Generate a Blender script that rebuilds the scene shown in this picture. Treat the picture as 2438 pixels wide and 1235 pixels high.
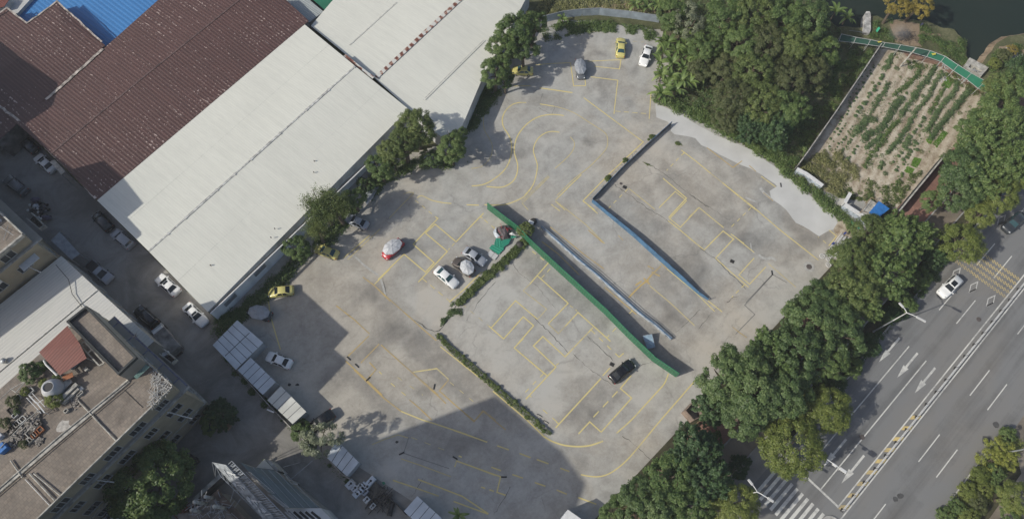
import bpy, math, random
import numpy as np
from mathutils import Vector
for _o in list(bpy.data.objects): bpy.data.objects.remove(_o)
sc = bpy.context.scene
COL = sc.collection
rad = math.radians
# ------------------------------------------------------------------ camera
FPX, CAMH = 1640.0, 108.0           # focal length in photo pixels, flying height in metres
CX, CY = 1219.0, 617.5
_d = np.array([1162-CX, -(1302-CY), -FPX]); _d /= np.linalg.norm(_d)
_up = -_d
_x = np.array([1.,0,0]); _x -= _up*_x.dot(_up); _x /= np.linalg.norm(_x)
_y = np.cross(_up, _x)
RM = np.array([_x, _y, _up])
cam_d = bpy.data.cameras.new('camera'); cam = bpy.data.objects.new('camera', cam_d); COL.objects.link(cam)
from mathutils import Matrix
mw = Matrix([list(RM[0])+[0], list(RM[1])+[0], list(RM[2])+[CAMH], [0,0,0,1]])
cam.matrix_world = mw
cam_d.sensor_width = 36; cam_d.lens = FPX/2438*36; cam_d.clip_end = 3000; cam_d.clip_start = 1
sc.camera = cam
def P(px, py, z=0.0):
    "surveyed position (x,y) at height z of a feature read off the photograph"
    r = RM @ np.array([px-CX, -(py-CY), -FPX]); t = (z-CAMH)/r[2]
    return (float(r[0]*t), float(r[1]*t))
def P3(px, py, z=0.0):
    a = P(px, py, z); return (a[0], a[1], z)
def crop(x0, y0, s, pts): return [(x0+a/s, y0+b/s) for a, b in pts]
# ------------------------------------------------------------------ world, sun
ELEV, AZ = 35.5, 20.7               # sun height; compass direction the shadows fall to (from +x)
w = bpy.data.worlds.new('World'); sc.world = w; w.use_nodes = True
nt = w.node_tree; bg = nt.nodes['Background']
sky = nt.nodes.new('ShaderNodeTexSky'); sky.sky_type = 'NISHITA'; sky.sun_disc = False
sky.sun_elevation = rad(ELEV); sky.sun_rotation = rad(270-AZ)
sky.air_density = 1.0; sky.dust_density = 2.5; sky.ozone_density = 1.0
nt.links.new(sky.outputs[0], bg.inputs[0]); bg.inputs[1].default_value = 0.108
sl = bpy.data.lights.new('sun', 'SUN'); sl.energy = 3.6; sl.angle = rad(0.53); sl.color = (1.0, 0.96, 0.86)
so = bpy.data.objects.new('sun', sl); COL.objects.link(so); so.location = (-60, -30, 90)
SD = Vector((math.cos(rad(AZ))*math.cos(rad(ELEV)), math.sin(rad(AZ))*math.cos(rad(ELEV)), -math.sin(rad(ELEV))))
so.rotation_euler = SD.to_track_quat('-Z', 'Y').to_euler()
SHX, SHY = math.cos(rad(AZ))/math.tan(rad(ELEV)), math.sin(rad(AZ))/math.tan(rad(ELEV))
sc.view_settings.view_transform = 'Standard'; sc.view_settings.look = 'None'
sc.view_settings.exposure = 0.0; sc.view_settings.gamma = 1.0
sc.cycles.max_bounces = 5; sc.cycles.diffuse_bounces = 3; sc.cycles.glossy_bounces = 2; sc.cycles.transmission_bounces = 2
sc.cycles.use_denoising = True
rng = random.Random(7); nr = np.random.default_rng(7)
# ------------------------------------------------------------------ mesh helpers
class MB:
    def __init__(s): s.v = []; s.f = []; s.m = []
    def add(s, vs, fs, m=0):
        b = len(s.v); s.v += [tuple(float(c) for c in q) for q in vs]
        for f in fs: s.f.append(tuple(i+b for i in f)); s.m.append(m)
        return s
    def quad(s, a, b, c, d, m=0): return s.add([a, b, c, d], [(0,1,2,3)], m)
    def poly(s, pts, m=0): return s.add(pts, [tuple(range(len(pts)))], m)
    def prism(s, xy, z0, z1, m=0, top=True, bottom=False, mtop=None):
        n = len(xy)
        A = sum(xy[i][0]*xy[(i+1)%n][1]-xy[(i+1)%n][0]*xy[i][1] for i in range(n))
        if A < 0: xy = xy[::-1]
        zt = z1 if isinstance(z1, (list, tuple)) else [z1]*n
        if A < 0 and isinstance(z1, (list, tuple)): zt = zt[::-1]
        vs = [(p[0], p[1], z0) for p in xy]+[(p[0], p[1], z) for p, z in zip(xy, zt)]
        s.add(vs, [(i, (i+1)%n, n+(i+1)%n, n+i) for i in range(n)], m)
        if top: s.poly([(p[0], p[1], z) for p, z in zip(xy, zt)], m if mtop is None else mtop)
        if bottom: s.poly([(p[0], p[1], z0) for p in xy][::-1], m)
        return s
    def box(s, c, size, rot=0, m=0, bev=0.0, tilt=0):
        hx, hy, hz = size[0]/2, size[1]/2, size[2]/2
        cr, sr = math.cos(rot), math.sin(rot)
        xy = [(-hx,-hy),(hx,-hy),(hx,hy),(-hx,hy)]
        t = math.tan(tilt)
        if bev > 0:
            b = bev
            lv = [[(x,y,-hz) for x,y in xy], [(x,y,hz-b) for x,y in xy],
                  [(x-math.copysign(b,x), y-math.copysign(b,y), hz) for x,y in xy]]
        else:
            lv = [[(x,y,-hz) for x,y in xy], [(x,y,hz) for x,y in xy]]
        vs = []
        for L in lv:
            for x,y,z in L: vs.append((c[0]+x*cr-y*sr, c[1]+x*sr+y*cr, c[2]+z+t*x))
        fs = [(3,2,1,0)]
        for k in range(len(lv)-1):
            o = 4*k
            for i in range(4): fs.append((o+i, o+(i+1)%4, o+4+(i+1)%4, o+4+i))
        o = 4*(len(lv)-1); fs.append((o,o+1,o+2,o+3))
        return s.add(vs, fs, m)
    def tube(s, p0, p1, r0, r1=None, n=8, m=0, cap=True):
        if r1 is None: r1 = r0
        p0 = Vector(p0); p1 = Vector(p1); d = (p1-p0)
        if d.length < 1e-6: return s
        d.normalize(); a = d.orthogonal().normalized(); b = d.cross(a)
        vs = []
        for p, r in ((p0, r0), (p1, r1)):
            for i in range(n):
                t = 2*math.pi*i/n; q = p+(a*math.cos(t)+b*math.sin(t))*r; vs.append(tuple(q))
        fs = [(i, (i+1)%n, n+(i+1)%n, n+i) for i in range(n)]
        if cap: fs += [tuple(range(n-1,-1,-1)), tuple(range(n, 2*n))]
        return s.add(vs, fs, m)
    def path(s, pts, r, n=6, m=0):
        for i in range(len(pts)-1): s.tube(pts[i], pts[i+1], r, r, n, m)
        return s
    def lathe(s, c, prof, n=20, m=0, axis='z'):
        vs = []
        for (r, h) in prof:
            for i in range(n):
                t = 2*math.pi*i/n
                if axis == 'z': vs.append((c[0]+r*math.cos(t), c[1]+r*math.sin(t), c[2]+h))
                else: vs.append((c[0]+r*math.cos(t), c[1]+h, c[2]+r*math.sin(t)))
        k = len(prof); fs = []
        for j in range(k-1):
            for i in range(n): fs.append((j*n+i, j*n+(i+1)%n, (j+1)*n+(i+1)%n, (j+1)*n+i))
        if prof[-1][0] > 1e-4: fs.append(tuple((k-1)*n+i for i in range(n)))
        return s.add(vs, fs, m)
    def build(s, name, mat, parent=None, smooth=False, origin=None):
        me = bpy.data.meshes.new(name)
        if parent is not None and origin is None: O = Vector((parent['_ox'], parent['_oy'], parent['_oz'])) if '_ox' in parent else Vector((0,0,0))
        elif origin is not None: O = Vector(origin)
        else:
            a = np.array(s.v); O = Vector((float((a[:,0].min()+a[:,0].max())/2), float((a[:,1].min()+a[:,1].max())/2), float(a[:,2].min())))
        me.from_pydata([(x-O.x, y-O.y, z-O.z) for x, y, z in s.v], [], s.f)
        mats = mat if isinstance(mat, (list, tuple)) else [mat]
        for q in mats: me.materials.append(q)
        if len(mats) > 1: me.polygons.foreach_set('material_index', s.m)
        if smooth: me.polygons.foreach_set('use_smooth', [True]*len(me.polygons))
        me.update()
        o = bpy.data.objects.new(name, me); COL.objects.link(o)
        if parent is not None:
            o.parent = parent; o['_ox'], o['_oy'], o['_oz'] = O.x, O.y, O.z
            if origin is not None or '_ox' not in parent: o.location = (0,0,0)
        else:
            o.location = O
            o['_ox'], o['_oy'], o['_oz'] = O.x, O.y, O.z
        return o
def tag(o, label=None, cat=None, group=None, kind=None):
    if label: o['label'] = label
    if cat: o['category'] = cat
    if group: o['group'] = group
    if kind: o['kind'] = kind
    return o
def thing(name, label, cat, loc=(0,0,0), rz=0, group=None, local=False):
    o = bpy.data.objects.new(name, None); COL.objects.link(o); o.empty_display_size = .5
    o.location = loc; o.rotation_euler = (0,0,rz); tag(o, label, cat, group)
    if not local: o['_ox'], o['_oy'], o['_oz'] = float(loc[0]), float(loc[1]), float(loc[2])
    return o
def copy_tree(o, parent=None):
    c = o.copy(); COL.objects.link(c)
    if parent is not None: c.parent = parent
    for ch in [k for k in bpy.data.objects if k.parent == o]: copy_tree(ch, c)
    return c
def struct(o): o['kind'] = 'structure'; return o
def polyw(px, z=0.0): return [P(a, b, z) for a, b in px]
def sheet(name, px, z, mat, hz=None):
    m = MB(); m.poly([(x, y, z) for x, y in polyw(px, z if hz is None else hz)])
    a = m.v; A = sum(a[i][0]*a[(i+1)%len(a)][1]-a[(i+1)%len(a)][0]*a[i][1] for i in range(len(a)))
    if A < 0: m.f = [tuple(reversed(m.f[0]))]
    return struct(m.build(name, mat))
def rough_edge(px, step=14, amp=3.0, seed=1, closed=True):
    "outline with worn, uneven edges"
    r = random.Random(seed); out = []; n = len(px)
    for i in range(n if closed else n-1):
        a = px[i]; b = px[(i+1)%n]; d = math.hypot(b[0]-a[0], b[1]-a[1]); k = max(1, int(d/step))
        for j in range(k):
            t = j/k; out.append((a[0]+(b[0]-a[0])*t+r.uniform(-amp, amp), a[1]+(b[1]-a[1])*t+r.uniform(-amp, amp)))
    return out
def strip(mb, pts, wid, z, m=0):
    "mitred flat strip along world points"
    n = len(pts)
    if n < 2: return
    L = []; Rr = []
    for i in range(n):
        p = np.array(pts[i][:2], float)
        d0 = None if i == 0 else p-np.array(pts[i-1][:2]); d1 = None if i == n-1 else np.array(pts[i+1][:2])-p
        if d0 is not None: d0 = d0/(np.linalg.norm(d0)+1e-9)
        if d1 is not None: d1 = d1/(np.linalg.norm(d1)+1e-9)
        if d0 is None: nn = np.array([-d1[1], d1[0]]); k = 1
        elif d1 is None: nn = np.array([-d0[1], d0[0]]); k = 1
        else:
            nn = np.array([-(d0+d1)[1], (d0+d1)[0]]); l = np.linalg.norm(nn)
            if l < 1e-3: nn = np.array([-d0[1], d0[0]]); k = 1
            else: nn /= l; k = 1/max(.35, float(nn @ np.array([-d0[1], d0[0]])))
        hw = (wid[i] if isinstance(wid, (list, tuple)) else wid)/2
        L.append(p+nn*hw*k); Rr.append(p-nn*hw*k)
    vs = [(a[0], a[1], z) for a in Rr]+[(a[0], a[1], z) for a in L]
    mb.add(vs, [(i, i+1, n+i+1, n+i) for i in range(n-1)], m)
def resample(pts, step):
    out = [pts[0]]
    for a, b in zip(pts[:-1], pts[1:]):
        d = math.hypot(b[0]-a[0], b[1]-a[1]); k = max(1, int(d/step))
        for j in range(1, k+1): out.append((a[0]+(b[0]-a[0])*j/k, a[1]+(b[1]-a[1])*j/k))
    return out
def smooth_curve(pts, k=6):
    "Catmull-Rom through the points"
    q = [pts[0]]+list(pts)+[pts[-1]]; out = []
    for i in range(1, len(q)-2):
        p0, p1, p2, p3 = [np.array(a, float) for a in q[i-1:i+3]]
        for j in range(k):
            t = j/k; out.append(tuple(.5*((2*p1)+(-p0+p2)*t+(2*p0-5*p1+4*p2-p3)*t*t+(-p0+3*p1-3*p2+p3)*t**3)))
    out.append(tuple(pts[-1])); return out
# ------------------------------------------------------------------ materials
def new_mat(name):
    m = bpy.data.materials.new(name); m.use_nodes = True; n = m.node_tree
    return m, n, n.nodes['Principled BSDF']
def N(n, t, **kw):
    a = n.nodes.new(t)
    for k, v in kw.items():
        if k.startswith('i_'): a.inputs[k[2:]].default_value = v
        else: setattr(a, k, v)
    return a
def rgb(c): return (c[0], c[1], c[2], 1)
def ramp(n, fac, stops):
    r = n.nodes.new('ShaderNodeValToRGB'); e = r.color_ramp.elements
    while len(e) < len(stops): e.new(.5)
    for q, (p, c) in zip(e, stops): q.position = p; q.color = rgb(c) if len(c) == 3 else c
    n.links.new(fac, r.inputs[0]); return r.outputs[0]
def mixc(n, fac, a, b, mode='MIX'):
    x = n.nodes.new('ShaderNodeMix'); x.data_type = 'RGBA'; x.blend_type = mode
    if isinstance(fac, (int, float)): x.inputs[0].default_value = fac
    else: n.links.new(fac, x.inputs[0])
    for i, q in ((6, a), (7, b)):
        if isinstance(q, tuple): x.inputs[i].default_value = rgb(q)
        else: n.links.new(q, x.inputs[i])
    return x.outputs[2]
def math_(n, op, a, b=None, clamp=False):
    x = n.nodes.new('ShaderNodeMath'); x.operation = op; x.use_clamp = clamp
    for i, q in ((0, a), (1, b)):
        if q is None: continue
        if isinstance(q, (int, float)): x.inputs[i].default_value = q
        else: n.links.new(q, x.inputs[i])
    return x.outputs[0]
def coords(n, world=True, rot=0.0, scale=(1,1,1)):
    if world: src = n.nodes.new('ShaderNodeNewGeometry').outputs['Position']
    else: src = n.nodes.new('ShaderNodeTexCoord').outputs['Object']
    mp = n.nodes.new('ShaderNodeMapping'); mp.vector_type = 'POINT'
    mp.inputs['Rotation'].default_value = (0,0,rot); mp.inputs['Scale'].default_value = scale
    if rot:   # rotate first, then stretch
        m2 = n.nodes.new('ShaderNodeMapping'); m2.inputs['Rotation'].default_value = (0,0,rot); n.links.new(src, m2.inputs[0])
        mp.inputs['Rotation'].default_value = (0,0,0); n.links.new(m2.outputs[0], mp.inputs[0])
    else: n.links.new(src, mp.inputs[0])
    return mp.outputs[0]
def noise(n, co, sc_, det=4, rough=.55, dist=0):
    t = n.nodes.new('ShaderNodeTexNoise'); t.inputs['Scale'].default_value = sc_; t.inputs['Detail'].default_value = det
    t.inputs['Roughness'].default_value = rough; t.inputs['Distortion'].default_value = dist
    n.links.new(co, t.inputs['Vector']); return t.outputs['Fac']
def maprange(n, v, a, b, c=0.0, d=1.0):
    x = n.nodes.new('ShaderNodeMapRange'); x.inputs[1].default_value = a; x.inputs[2].default_value = b
    x.inputs[3].default_value = c; x.inputs[4].default_value = d; n.links.new(v, x.inputs[0]); return x.outputs[0]
def bump(n, p, h, st, dist=.02):
    b = n.nodes.new('ShaderNodeBump'); b.inputs['Strength'].default_value = st; b.inputs['Distance'].default_value = dist
    n.links.new(h, b.inputs['Height']); n.links.new(b.outputs[0], p.inputs['Normal'])
def mat(name, c, rough=.7, var=.12, scale=1.2, metal=0.0, world=True, spec=None, fine=0.0):
    m, n, p = new_mat(name)
    p.inputs['Roughness'].default_value = rough; p.inputs['Metallic'].default_value = metal
    if spec is not None: p.inputs['Specular IOR Level'].default_value = spec
    if var > 0:
        co = coords(n, world); f = noise(n, co, scale, 5)
        lo = tuple(max(0, q*(1-var*1.6)) for q in c); hi = tuple(min(1, q*(1+var*1.3)) for q in c)
        col = ramp(n, f, [(.3, lo), (.7, hi)])
        n.links.new(col, p.inputs['Base Color'])
        if fine: bump(n, p, noise(n, co, scale*6, 3), fine)
    else: p.inputs['Base Color'].default_value = rgb(c)
    return m
def leafmat(name, c1, c2, c3, sheen=.35):
    "leaves: tone differs leaf by leaf and clump by clump, some light passes through"
    m, n, p = new_mat(name)
    g = n.nodes.new('ShaderNodeNewGeometry'); oi = n.nodes.new('ShaderNodeObjectInfo')
    co = coords(n, True); f = noise(n, co, .55, 4, .6)
    a = math_(n, 'ADD', math_(n, 'MULTIPLY', g.outputs['Random Per Island'], .5), math_(n, 'MULTIPLY', f, .75))
    a = math_(n, 'ADD', a, math_(n, 'MULTIPLY', oi.outputs['Random'], .2))
    col = ramp(n, a, [(.30, c1), (.66, c2), (1.0, c3)])
    n.links.new(col, p.inputs['Base Color']); p.inputs['Roughness'].default_value = .5
    p.inputs['Specular IOR Level'].default_value = sheen
    tr = n.nodes.new('ShaderNodeBsdfTranslucent'); n.links.new(mixc(n, .5, col, (c3[0]*1.2, c3[1]*1.3, c3[2]*.6)), tr.inputs[0])
    mx = n.nodes.new('ShaderNodeMixShader'); mx.inputs[0].default_value = .22
    out = n.nodes['Material Output']; n.links.new(p.outputs[0], mx.inputs[1]); n.links.new(tr.outputs[0], mx.inputs[2]); n.links.new(mx.outputs[0], out.inputs[0])
    return m
M = {}
def corr(name, base, dark, ang, pitch=.35, rough=.5, dirt=.25, speck=None, bstr=.6, metal=0, ribk=.80):
    "corrugated sheet roofing; ribs run along direction ang (degrees)"
    m, n, p = new_mat(name)
    r = rad(-ang)
    co = coords(n, True, rot=r)                      # x along the ribs, y across
    sp = n.nodes.new('ShaderNodeSeparateXYZ'); n.links.new(co, sp.inputs[0])
    rib = math_(n, 'SINE', math_(n, 'MULTIPLY', sp.outputs[1], 2*math.pi/pitch))
    stre = noise(n, coords(n, True, rot=r, scale=(.12, 1.6, 1)), 1.0, 5, .6)
    big = noise(n, coords(n, True), .09, 5, .6)
    fine = noise(n, coords(n, True, rot=r, scale=(.7, 3.2, 1)), 1.0, 3, .6)
    f = math_(n, 'ADD', math_(n, 'MULTIPLY', stre, .55), math_(n, 'MULTIPLY', big, .45))
    f = math_(n, 'ADD', f, math_(n, 'MULTIPLY', math_(n, 'SUBTRACT', fine, .5), .35))
    col = ramp(n, f, [(.5-dirt, dark), (.5+dirt*.35, base)])
    ribc = maprange(n, rib, -1, -.35, ribk, 1.0)
    g = n.nodes.new('ShaderNodeCombineColor'); [n.links.new(ribc, g.inputs[i]) for i in range(3)]
    col = mixc(n, .8, col, g.outputs[0], 'MULTIPLY')
    if speck:
        wv = noise(n, coords(n, True, rot=r, scale=(1.5, 1.6/pitch, 1)), 1.5, 2, .5)
        row = noise(n, coords(n, True, rot=r, scale=(.012, 1.0/pitch, 1)), .9, 1, .5)
        zone = noise(n, coords(n, True), .07, 3, .6)
        s_ = math_(n, 'ADD', math_(n, 'ADD', wv, math_(n, 'MULTIPLY', row, .35)), math_(n, 'MULTIPLY', zone, .35))
        mask = maprange(n, s_, speck[1], speck[1]+.02)
        ribm = maprange(n, rib, -.2, .25)
        mask = math_(n, 'MULTIPLY', mask, ribm, True)
        col = mixc(n, mask, col, speck[0])
    n.links.new(col, p.inputs['Base Color']); p.inputs['Roughness'].default_value = rough; p.inputs['Metallic'].default_value = metal
    bump(n, p, rib, bstr, .03)
    return m
M['white_roof'] = corr('white_sheet_roofing', (.67,.667,.60), (.555,.553,.50), -38.4, .42, .5, .3, None, .08, ribk=.95)
M['maroon_roof'] = corr('maroon_sheet_roofing', (.106,.053,.047), (.068,.037,.033), -38.4, .60, .6, .3, ((.40,.31,.28), 1.02))
M['blue_roof'] = corr('blue_sheet_roofing', (.060,.22,.50), (.045,.17,.41), -38.4, .8, .45, .3)
M['grey_roof'] = corr('grey_sheet_roofing', (.40,.43,.42), (.28,.30,.30), -38, .4, .5, .3)
M['pale_roof'] = corr('pale_sheet_roofing', (.62,.61,.57), (.46,.465,.45), -128.5, .5, .45, .35, None, .3, ribk=.86)
M['red_awning'] = corr('red_awning_sheet', (.19,.060,.045), (.13,.045,.035), -128, .38, .6, .3)
M['slate_roof'] = corr('slate_grey_roofing', (.13,.165,.175), (.09,.115,.125), -44, 1.1, .5, .3)
M['green_sheet'] = corr('green_sheet_metal', (.035,.30,.20), (.02,.20,.13), 0, .3, .5, .3)
M['green_wall'] = corr('green_hoarding_sheet', (.032,.155,.082), (.020,.095,.05), 50, .45, .5, .35)
M['wall_sheet'] = corr('white_wall_sheeting', (.80,.82,.84), (.66,.69,.71), 40, .8, .6, .35)
M['rust'] = mat('rusty_flashing', (.30,.10,.05), .8, .5, 3)
M['rust_white'] = None
def m_rustridge():
    m, n, p = new_mat('rust_streaked_flashing'); co = coords(n, True)
    a_ = coords(n, True, rot=rad(-42)); s_ = n.nodes.new('ShaderNodeSeparateXYZ'); n.links.new(a_, s_.inputs[0])
    f = math_(n, 'ADD', math_(n, 'MULTIPLY', noise(n, co, .9, 4, .7), .75), math_(n, 'MULTIPLY', math_(n, 'SINE', math_(n, 'MULTIPLY', s_.outputs[0], 4.6)), .10)); f = math_(n, 'ADD', f, .125)
    n.links.new(ramp(n, f, [(.40, (.13,.045,.032)), (.47, (.30,.15,.10)), (.52, (.56,.555,.52))]), p.inputs['Base Color']); p.inputs['Roughness'].default_value = .7
    return m
M['rust_white'] = m_rustridge()
M['ridge'] = mat('weathered_ridge_cap', (.46,.46,.44), .6, .35, 1.5)
M['gutter'] = mat('pale_gutter_mortar', (.42,.37,.33), .9, .45, 1.4)
M['dark_gap'] = mat('dark_gutter', (.03,.03,.03), .9, .2, 1)
def m_concrete():
    m, n, p = new_mat('stained_yard_concrete')
    g = coords(n, True)
    a1 = N(n, 'ShaderNodeAttribute', attribute_name='stain'); a2 = N(n, 'ShaderNodeAttribute', attribute_name='tone'); a3 = N(n, 'ShaderNodeAttribute', attribute_name='warm')
    big = noise(n, g, .035, 5, .6, .3); mid = noise(n, g, .30, 8, .72, .35); fin = noise(n, g, 2.2, 6, .78, .2); mic = noise(n, g, 9, 4, .7)
    streak = noise(n, coords(n, True, rot=rad(-43), scale=(.09,.42,1)), 1, 6, .7, .3)
    f = math_(n, 'ADD', math_(n, 'MULTIPLY', big, .30), math_(n, 'MULTIPLY', mid, .50))
    f = math_(n, 'ADD', f, math_(n, 'MULTIPLY', fin, .24)); f = math_(n, 'ADD', f, math_(n, 'MULTIPLY', streak, .20))
    f = math_(n, 'ADD', f, math_(n, 'MULTIPLY', mic, .10))
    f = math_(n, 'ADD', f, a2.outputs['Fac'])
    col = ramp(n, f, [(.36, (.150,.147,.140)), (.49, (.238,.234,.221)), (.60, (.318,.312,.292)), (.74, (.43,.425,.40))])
    wn = noise(n, g, .05, 4, .6, .8)
    wf = math_(n, 'ADD', maprange(n, wn, .42, .70), a3.outputs['Fac'], True)
    col = mixc(n, math_(n, 'MULTIPLY', wf, .85), col, mixc(n, 1.0, col, (1.08, .995, .90), 'MULTIPLY'))
    # small dark blotches and pale scuffs
    sp = maprange(n, noise(n, g, .9, 6, .78, .5), .63, .72); col = mixc(n, math_(n, 'MULTIPLY', sp, .5), col, (.11,.108,.105))
    sc2 = maprange(n, noise(n, g, 1.6, 7, .82, .6), .60, .72); col = mixc(n, math_(n, 'MULTIPLY', sc2, .45), col, (.46,.45,.43))
    # tyre and water stains laid down on the slab
    st = math_(n, 'MULTIPLY', a1.outputs['Fac'], maprange(n, noise(n, g, .9, 6, .72, .2), .34, .66, .6, 1.15), True)
    col = mixc(n, st, col, (.10,.097,.095))
    # hairline cracks
    vo = n.nodes.new('ShaderNodeTexVoronoi'); vo.feature = 'DISTANCE_TO_EDGE'; vo.inputs['Scale'].default_value = .085
    wob = n.nodes.new('ShaderNodeTexNoise'); wob.inputs['Scale'].default_value = .35; wob.inputs['Detail'].default_value = 5; n.links.new(g, wob.inputs['Vector'])
    vm = n.nodes.new('ShaderNodeVectorMath'); vm.operation = 'MULTIPLY_ADD'; n.links.new(wob.outputs['Color'], vm.inputs[0]); vm.inputs[1].default_value = (4,4,0); n.links.new(g, vm.inputs[2])
    n.links.new(vm.outputs[0], vo.inputs['Vector'])
    ck = maprange(n, vo.outputs['Distance'], .003, .011, 1, 0); ck = math_(n, 'MULTIPLY', ck, maprange(n, noise(n, g, .12, 3), .46, .6))
    col = mixc(n, math_(n, 'MULTIPLY', ck, .28), col, (.12,.115,.11))
    n.links.new(col, p.inputs['Base Color']); p.inputs['Roughness'].default_value = .9; p.inputs['Specular IOR Level'].default_value = .25
    bump(n, p, fin, .15, .02)
    return m
M['concrete'] = m_concrete()
def m_asphalt(name, c, ang, lane=True, k=1.0, warm=(1.1,1.0,.88)):
    m, n, p = new_mat(name)
    g = coords(n, True); along = noise(n, coords(n, True, rot=rad(-ang), scale=(.012,.42,1)), 1, 4, .6)
    mid = noise(n, g, .18, 6, .65, .8); fin = noise(n, g, 5, 4, .7)
    f = math_(n, 'ADD', math_(n, 'MULTIPLY', along, .72 if lane else .1), math_(n, 'MULTIPLY', mid, .3 if lane else .75)); f = math_(n, 'ADD', f, math_(n, 'MULTIPLY', fin, .15))
    lo = tuple(q*.74*k for q in c); hi = tuple(q*1.28*k for q in c)
    col = ramp(n, f, [(.39, lo), (.61, hi)])
    wf = maprange(n, noise(n, g, .045, 4, .6, .5), .45, .7); col = mixc(n, math_(n, 'MULTIPLY', wf, .7), col, mixc(n, 1.0, col, warm, 'MULTIPLY'))
    n.links.new(col, p.inputs['Base Color']); p.inputs['Roughness'].default_value = .85; p.inputs['Specular IOR Level'].default_value = .3
    bump(n, p, fin, .1, .01); return m
M['road'] = m_asphalt('worn_road_asphalt', (.155,.156,.156), 43.65)
M['street'] = m_asphalt('side_street_paving', (.235,.23,.22), -40, False)
M['cycle'] = m_asphalt('footpath_asphalt', (.20,.175,.145), 43.65, False)
M['newcon'] = mat('fresh_pale_concrete', (.52,.52,.505), .85, .07, .25)
def m_paint(name, c, under, wear):
    m, n, p = new_mat(name); g = coords(n, True)
    f = noise(n, g, 1.1, 6, .75, .5); f2 = noise(n, g, .1, 3, .5)
    s = math_(n, 'ADD', math_(n, 'MULTIPLY', f, .6), math_(n, 'MULTIPLY', f2, .5))
    k = maprange(n, s, wear-.07, wear+.1)
    n.links.new(mixc(n, k, c, under), p.inputs['Base Color']); p.inputs['Roughness'].default_value = .8; return m
M['yellow_paint'] = m_paint('worn_yellow_paint', (.62,.52,.225), (.36,.33,.25), .65)
M['yellow_faint'] = m_paint('faded_yellow_paint', (.52,.44,.23), (.33,.31,.25), .62)
M['ochre_paint'] = m_paint('ochre_paint', (.48,.35,.14), (.33,.28,.2), .58)
M['grey_scar'] = m_paint('ground_off_marking', (.20,.197,.188), (.24,.235,.22), .55)
M['white_paint'] = m_paint('worn_white_road_paint', (.62,.61,.57), (.34,.34,.33), .60)
M['road_yellow'] = m_paint('worn_road_yellow', (.62,.48,.20), (.25,.22,.17), .58)
M['soil'] = None
def m_soil(name, stops, sc1=.35, rowang=None, rowp=1.4):
    m, n, p = new_mat(name); g = coords(n, True)
    f = math_(n, 'ADD', math_(n, 'MULTIPLY', noise(n, g, sc1, 6, .7, 1.2), .6), math_(n, 'MULTIPLY', noise(n, g, 2.5, 5, .75), .4))
    h = f
    if rowang is not None:
        r = coords(n, True, rot=rad(-rowang)); sp = n.nodes.new('ShaderNodeSeparateXYZ'); n.links.new(r, sp.inputs[0])
        wv = math_(n, 'SINE', math_(n, 'ADD', math_(n, 'MULTIPLY', sp.outputs[1], 2*math.pi/rowp), math_(n, 'MULTIPLY', noise(n, g, .5, 3), 2.5)))
        f = math_(n, 'ADD', f, math_(n, 'MULTIPLY', wv, .05)); h = math_(n, 'ADD', math_(n, 'MULTIPLY', wv, .5), f)
    n.links.new(ramp(n, f, stops), p.inputs['Base Color']); p.inputs['Roughness'].default_value = .95; p.inputs['Specular IOR Level'].default_value = .15
    bump(n, p, h, .35, .08); return m
M['soil'] = m_soil('sandy_garden_soil', [(.36, (.24,.19,.135)), (.48, (.40,.34,.26)), (.62, (.54,.485,.39))], .3, 56, 1.5)
M['earth'] = m_soil('rough_green_earth', [(.33, (.045,.052,.027)), (.5, (.095,.102,.052)), (.62, (.17,.165,.095)), (.72, (.32,.28,.20))], .12)
M['bank'] = m_soil('trodden_bank_soil', [(.35, (.16,.115,.075)), (.55, (.28,.215,.15)), (.7, (.34,.27,.2))], .25)
M['verge_soil'] = m_soil('dark_verge_soil', [(.35, (.035,.032,.022)), (.55, (.07,.068,.04)), (.7, (.12,.10,.065))], .4)  # dark soil colour of the verges and the shrub bed
M['straw'] = m_soil('dry_reddish_litter', [(.35, (.15,.08,.055)), (.55, (.26,.165,.12)), (.7, (.36,.27,.21))], .9)
def m_pavers(name, c1, c2, mortar, ang, sx, sy, mort=.03):
    m, n, p = new_mat(name); b = n.nodes.new('ShaderNodeTexBrick'); n.links.new(coords(n, True, rot=rad(-ang)), b.inputs['Vector'])
    b.inputs['Scale'].default_value = 1; b.inputs['Brick Width'].default_value = sx; b.inputs['Row Height'].default_value = sy; b.inputs['Mortar Size'].default_value = mort
    b.inputs['Color1'].default_value = rgb(c1); b.inputs['Color2'].default_value = rgb(c2); b.inputs['Mortar'].default_value = rgb(mortar)
    g = coords(n, True); d = ramp(n, noise(n, g, .25, 6, .7, 1), [(.3, (.62,.60,.58)), (.65, (1.12,1.1,1.06))])
    n.links.new(mixc(n, 1.0, b.outputs['Color'], d, 'MULTIPLY'), p.inputs['Base Color']); p.inputs['Roughness'].default_value = .9
    bump(n, p, b.outputs['Fac'], -.3, .02); return m
M['terrace'] = m_pavers('terrace_tiles', (.265,.228,.198), (.215,.19,.168), (.19,.167,.148), 51, .5, .5, .035)
M['pink'] = m_pavers('pink_paving', (.32,.175,.14), (.28,.16,.13), (.20,.12,.10), 43.65, .4, .2, .015)
M['kerb'] = mat('kerb_stone', (.36,.355,.34), .85, .18, 1.5)
def m_water():
    m, n, p = new_mat('murky_river_water'); g = coords(n, True)
    n.links.new(ramp(n, noise(n, g, .03, 4, .6, 1), [(.35, (.016,.027,.022)), (.7, (.026,.036,.028))]), p.inputs['Base Color'])
    p.inputs['Roughness'].default_value = .3; p.inputs['IOR'].default_value = 1.33; p.inputs['Specular IOR Level'].default_value = .25; bump(n, p, noise(n, g, 1.2, 4, .6), .12, .05); return m
M['water'] = m_water()
M['plaster'] = mat('yellowed_render', (.335,.29,.215), .85, .14, .35)
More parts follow.
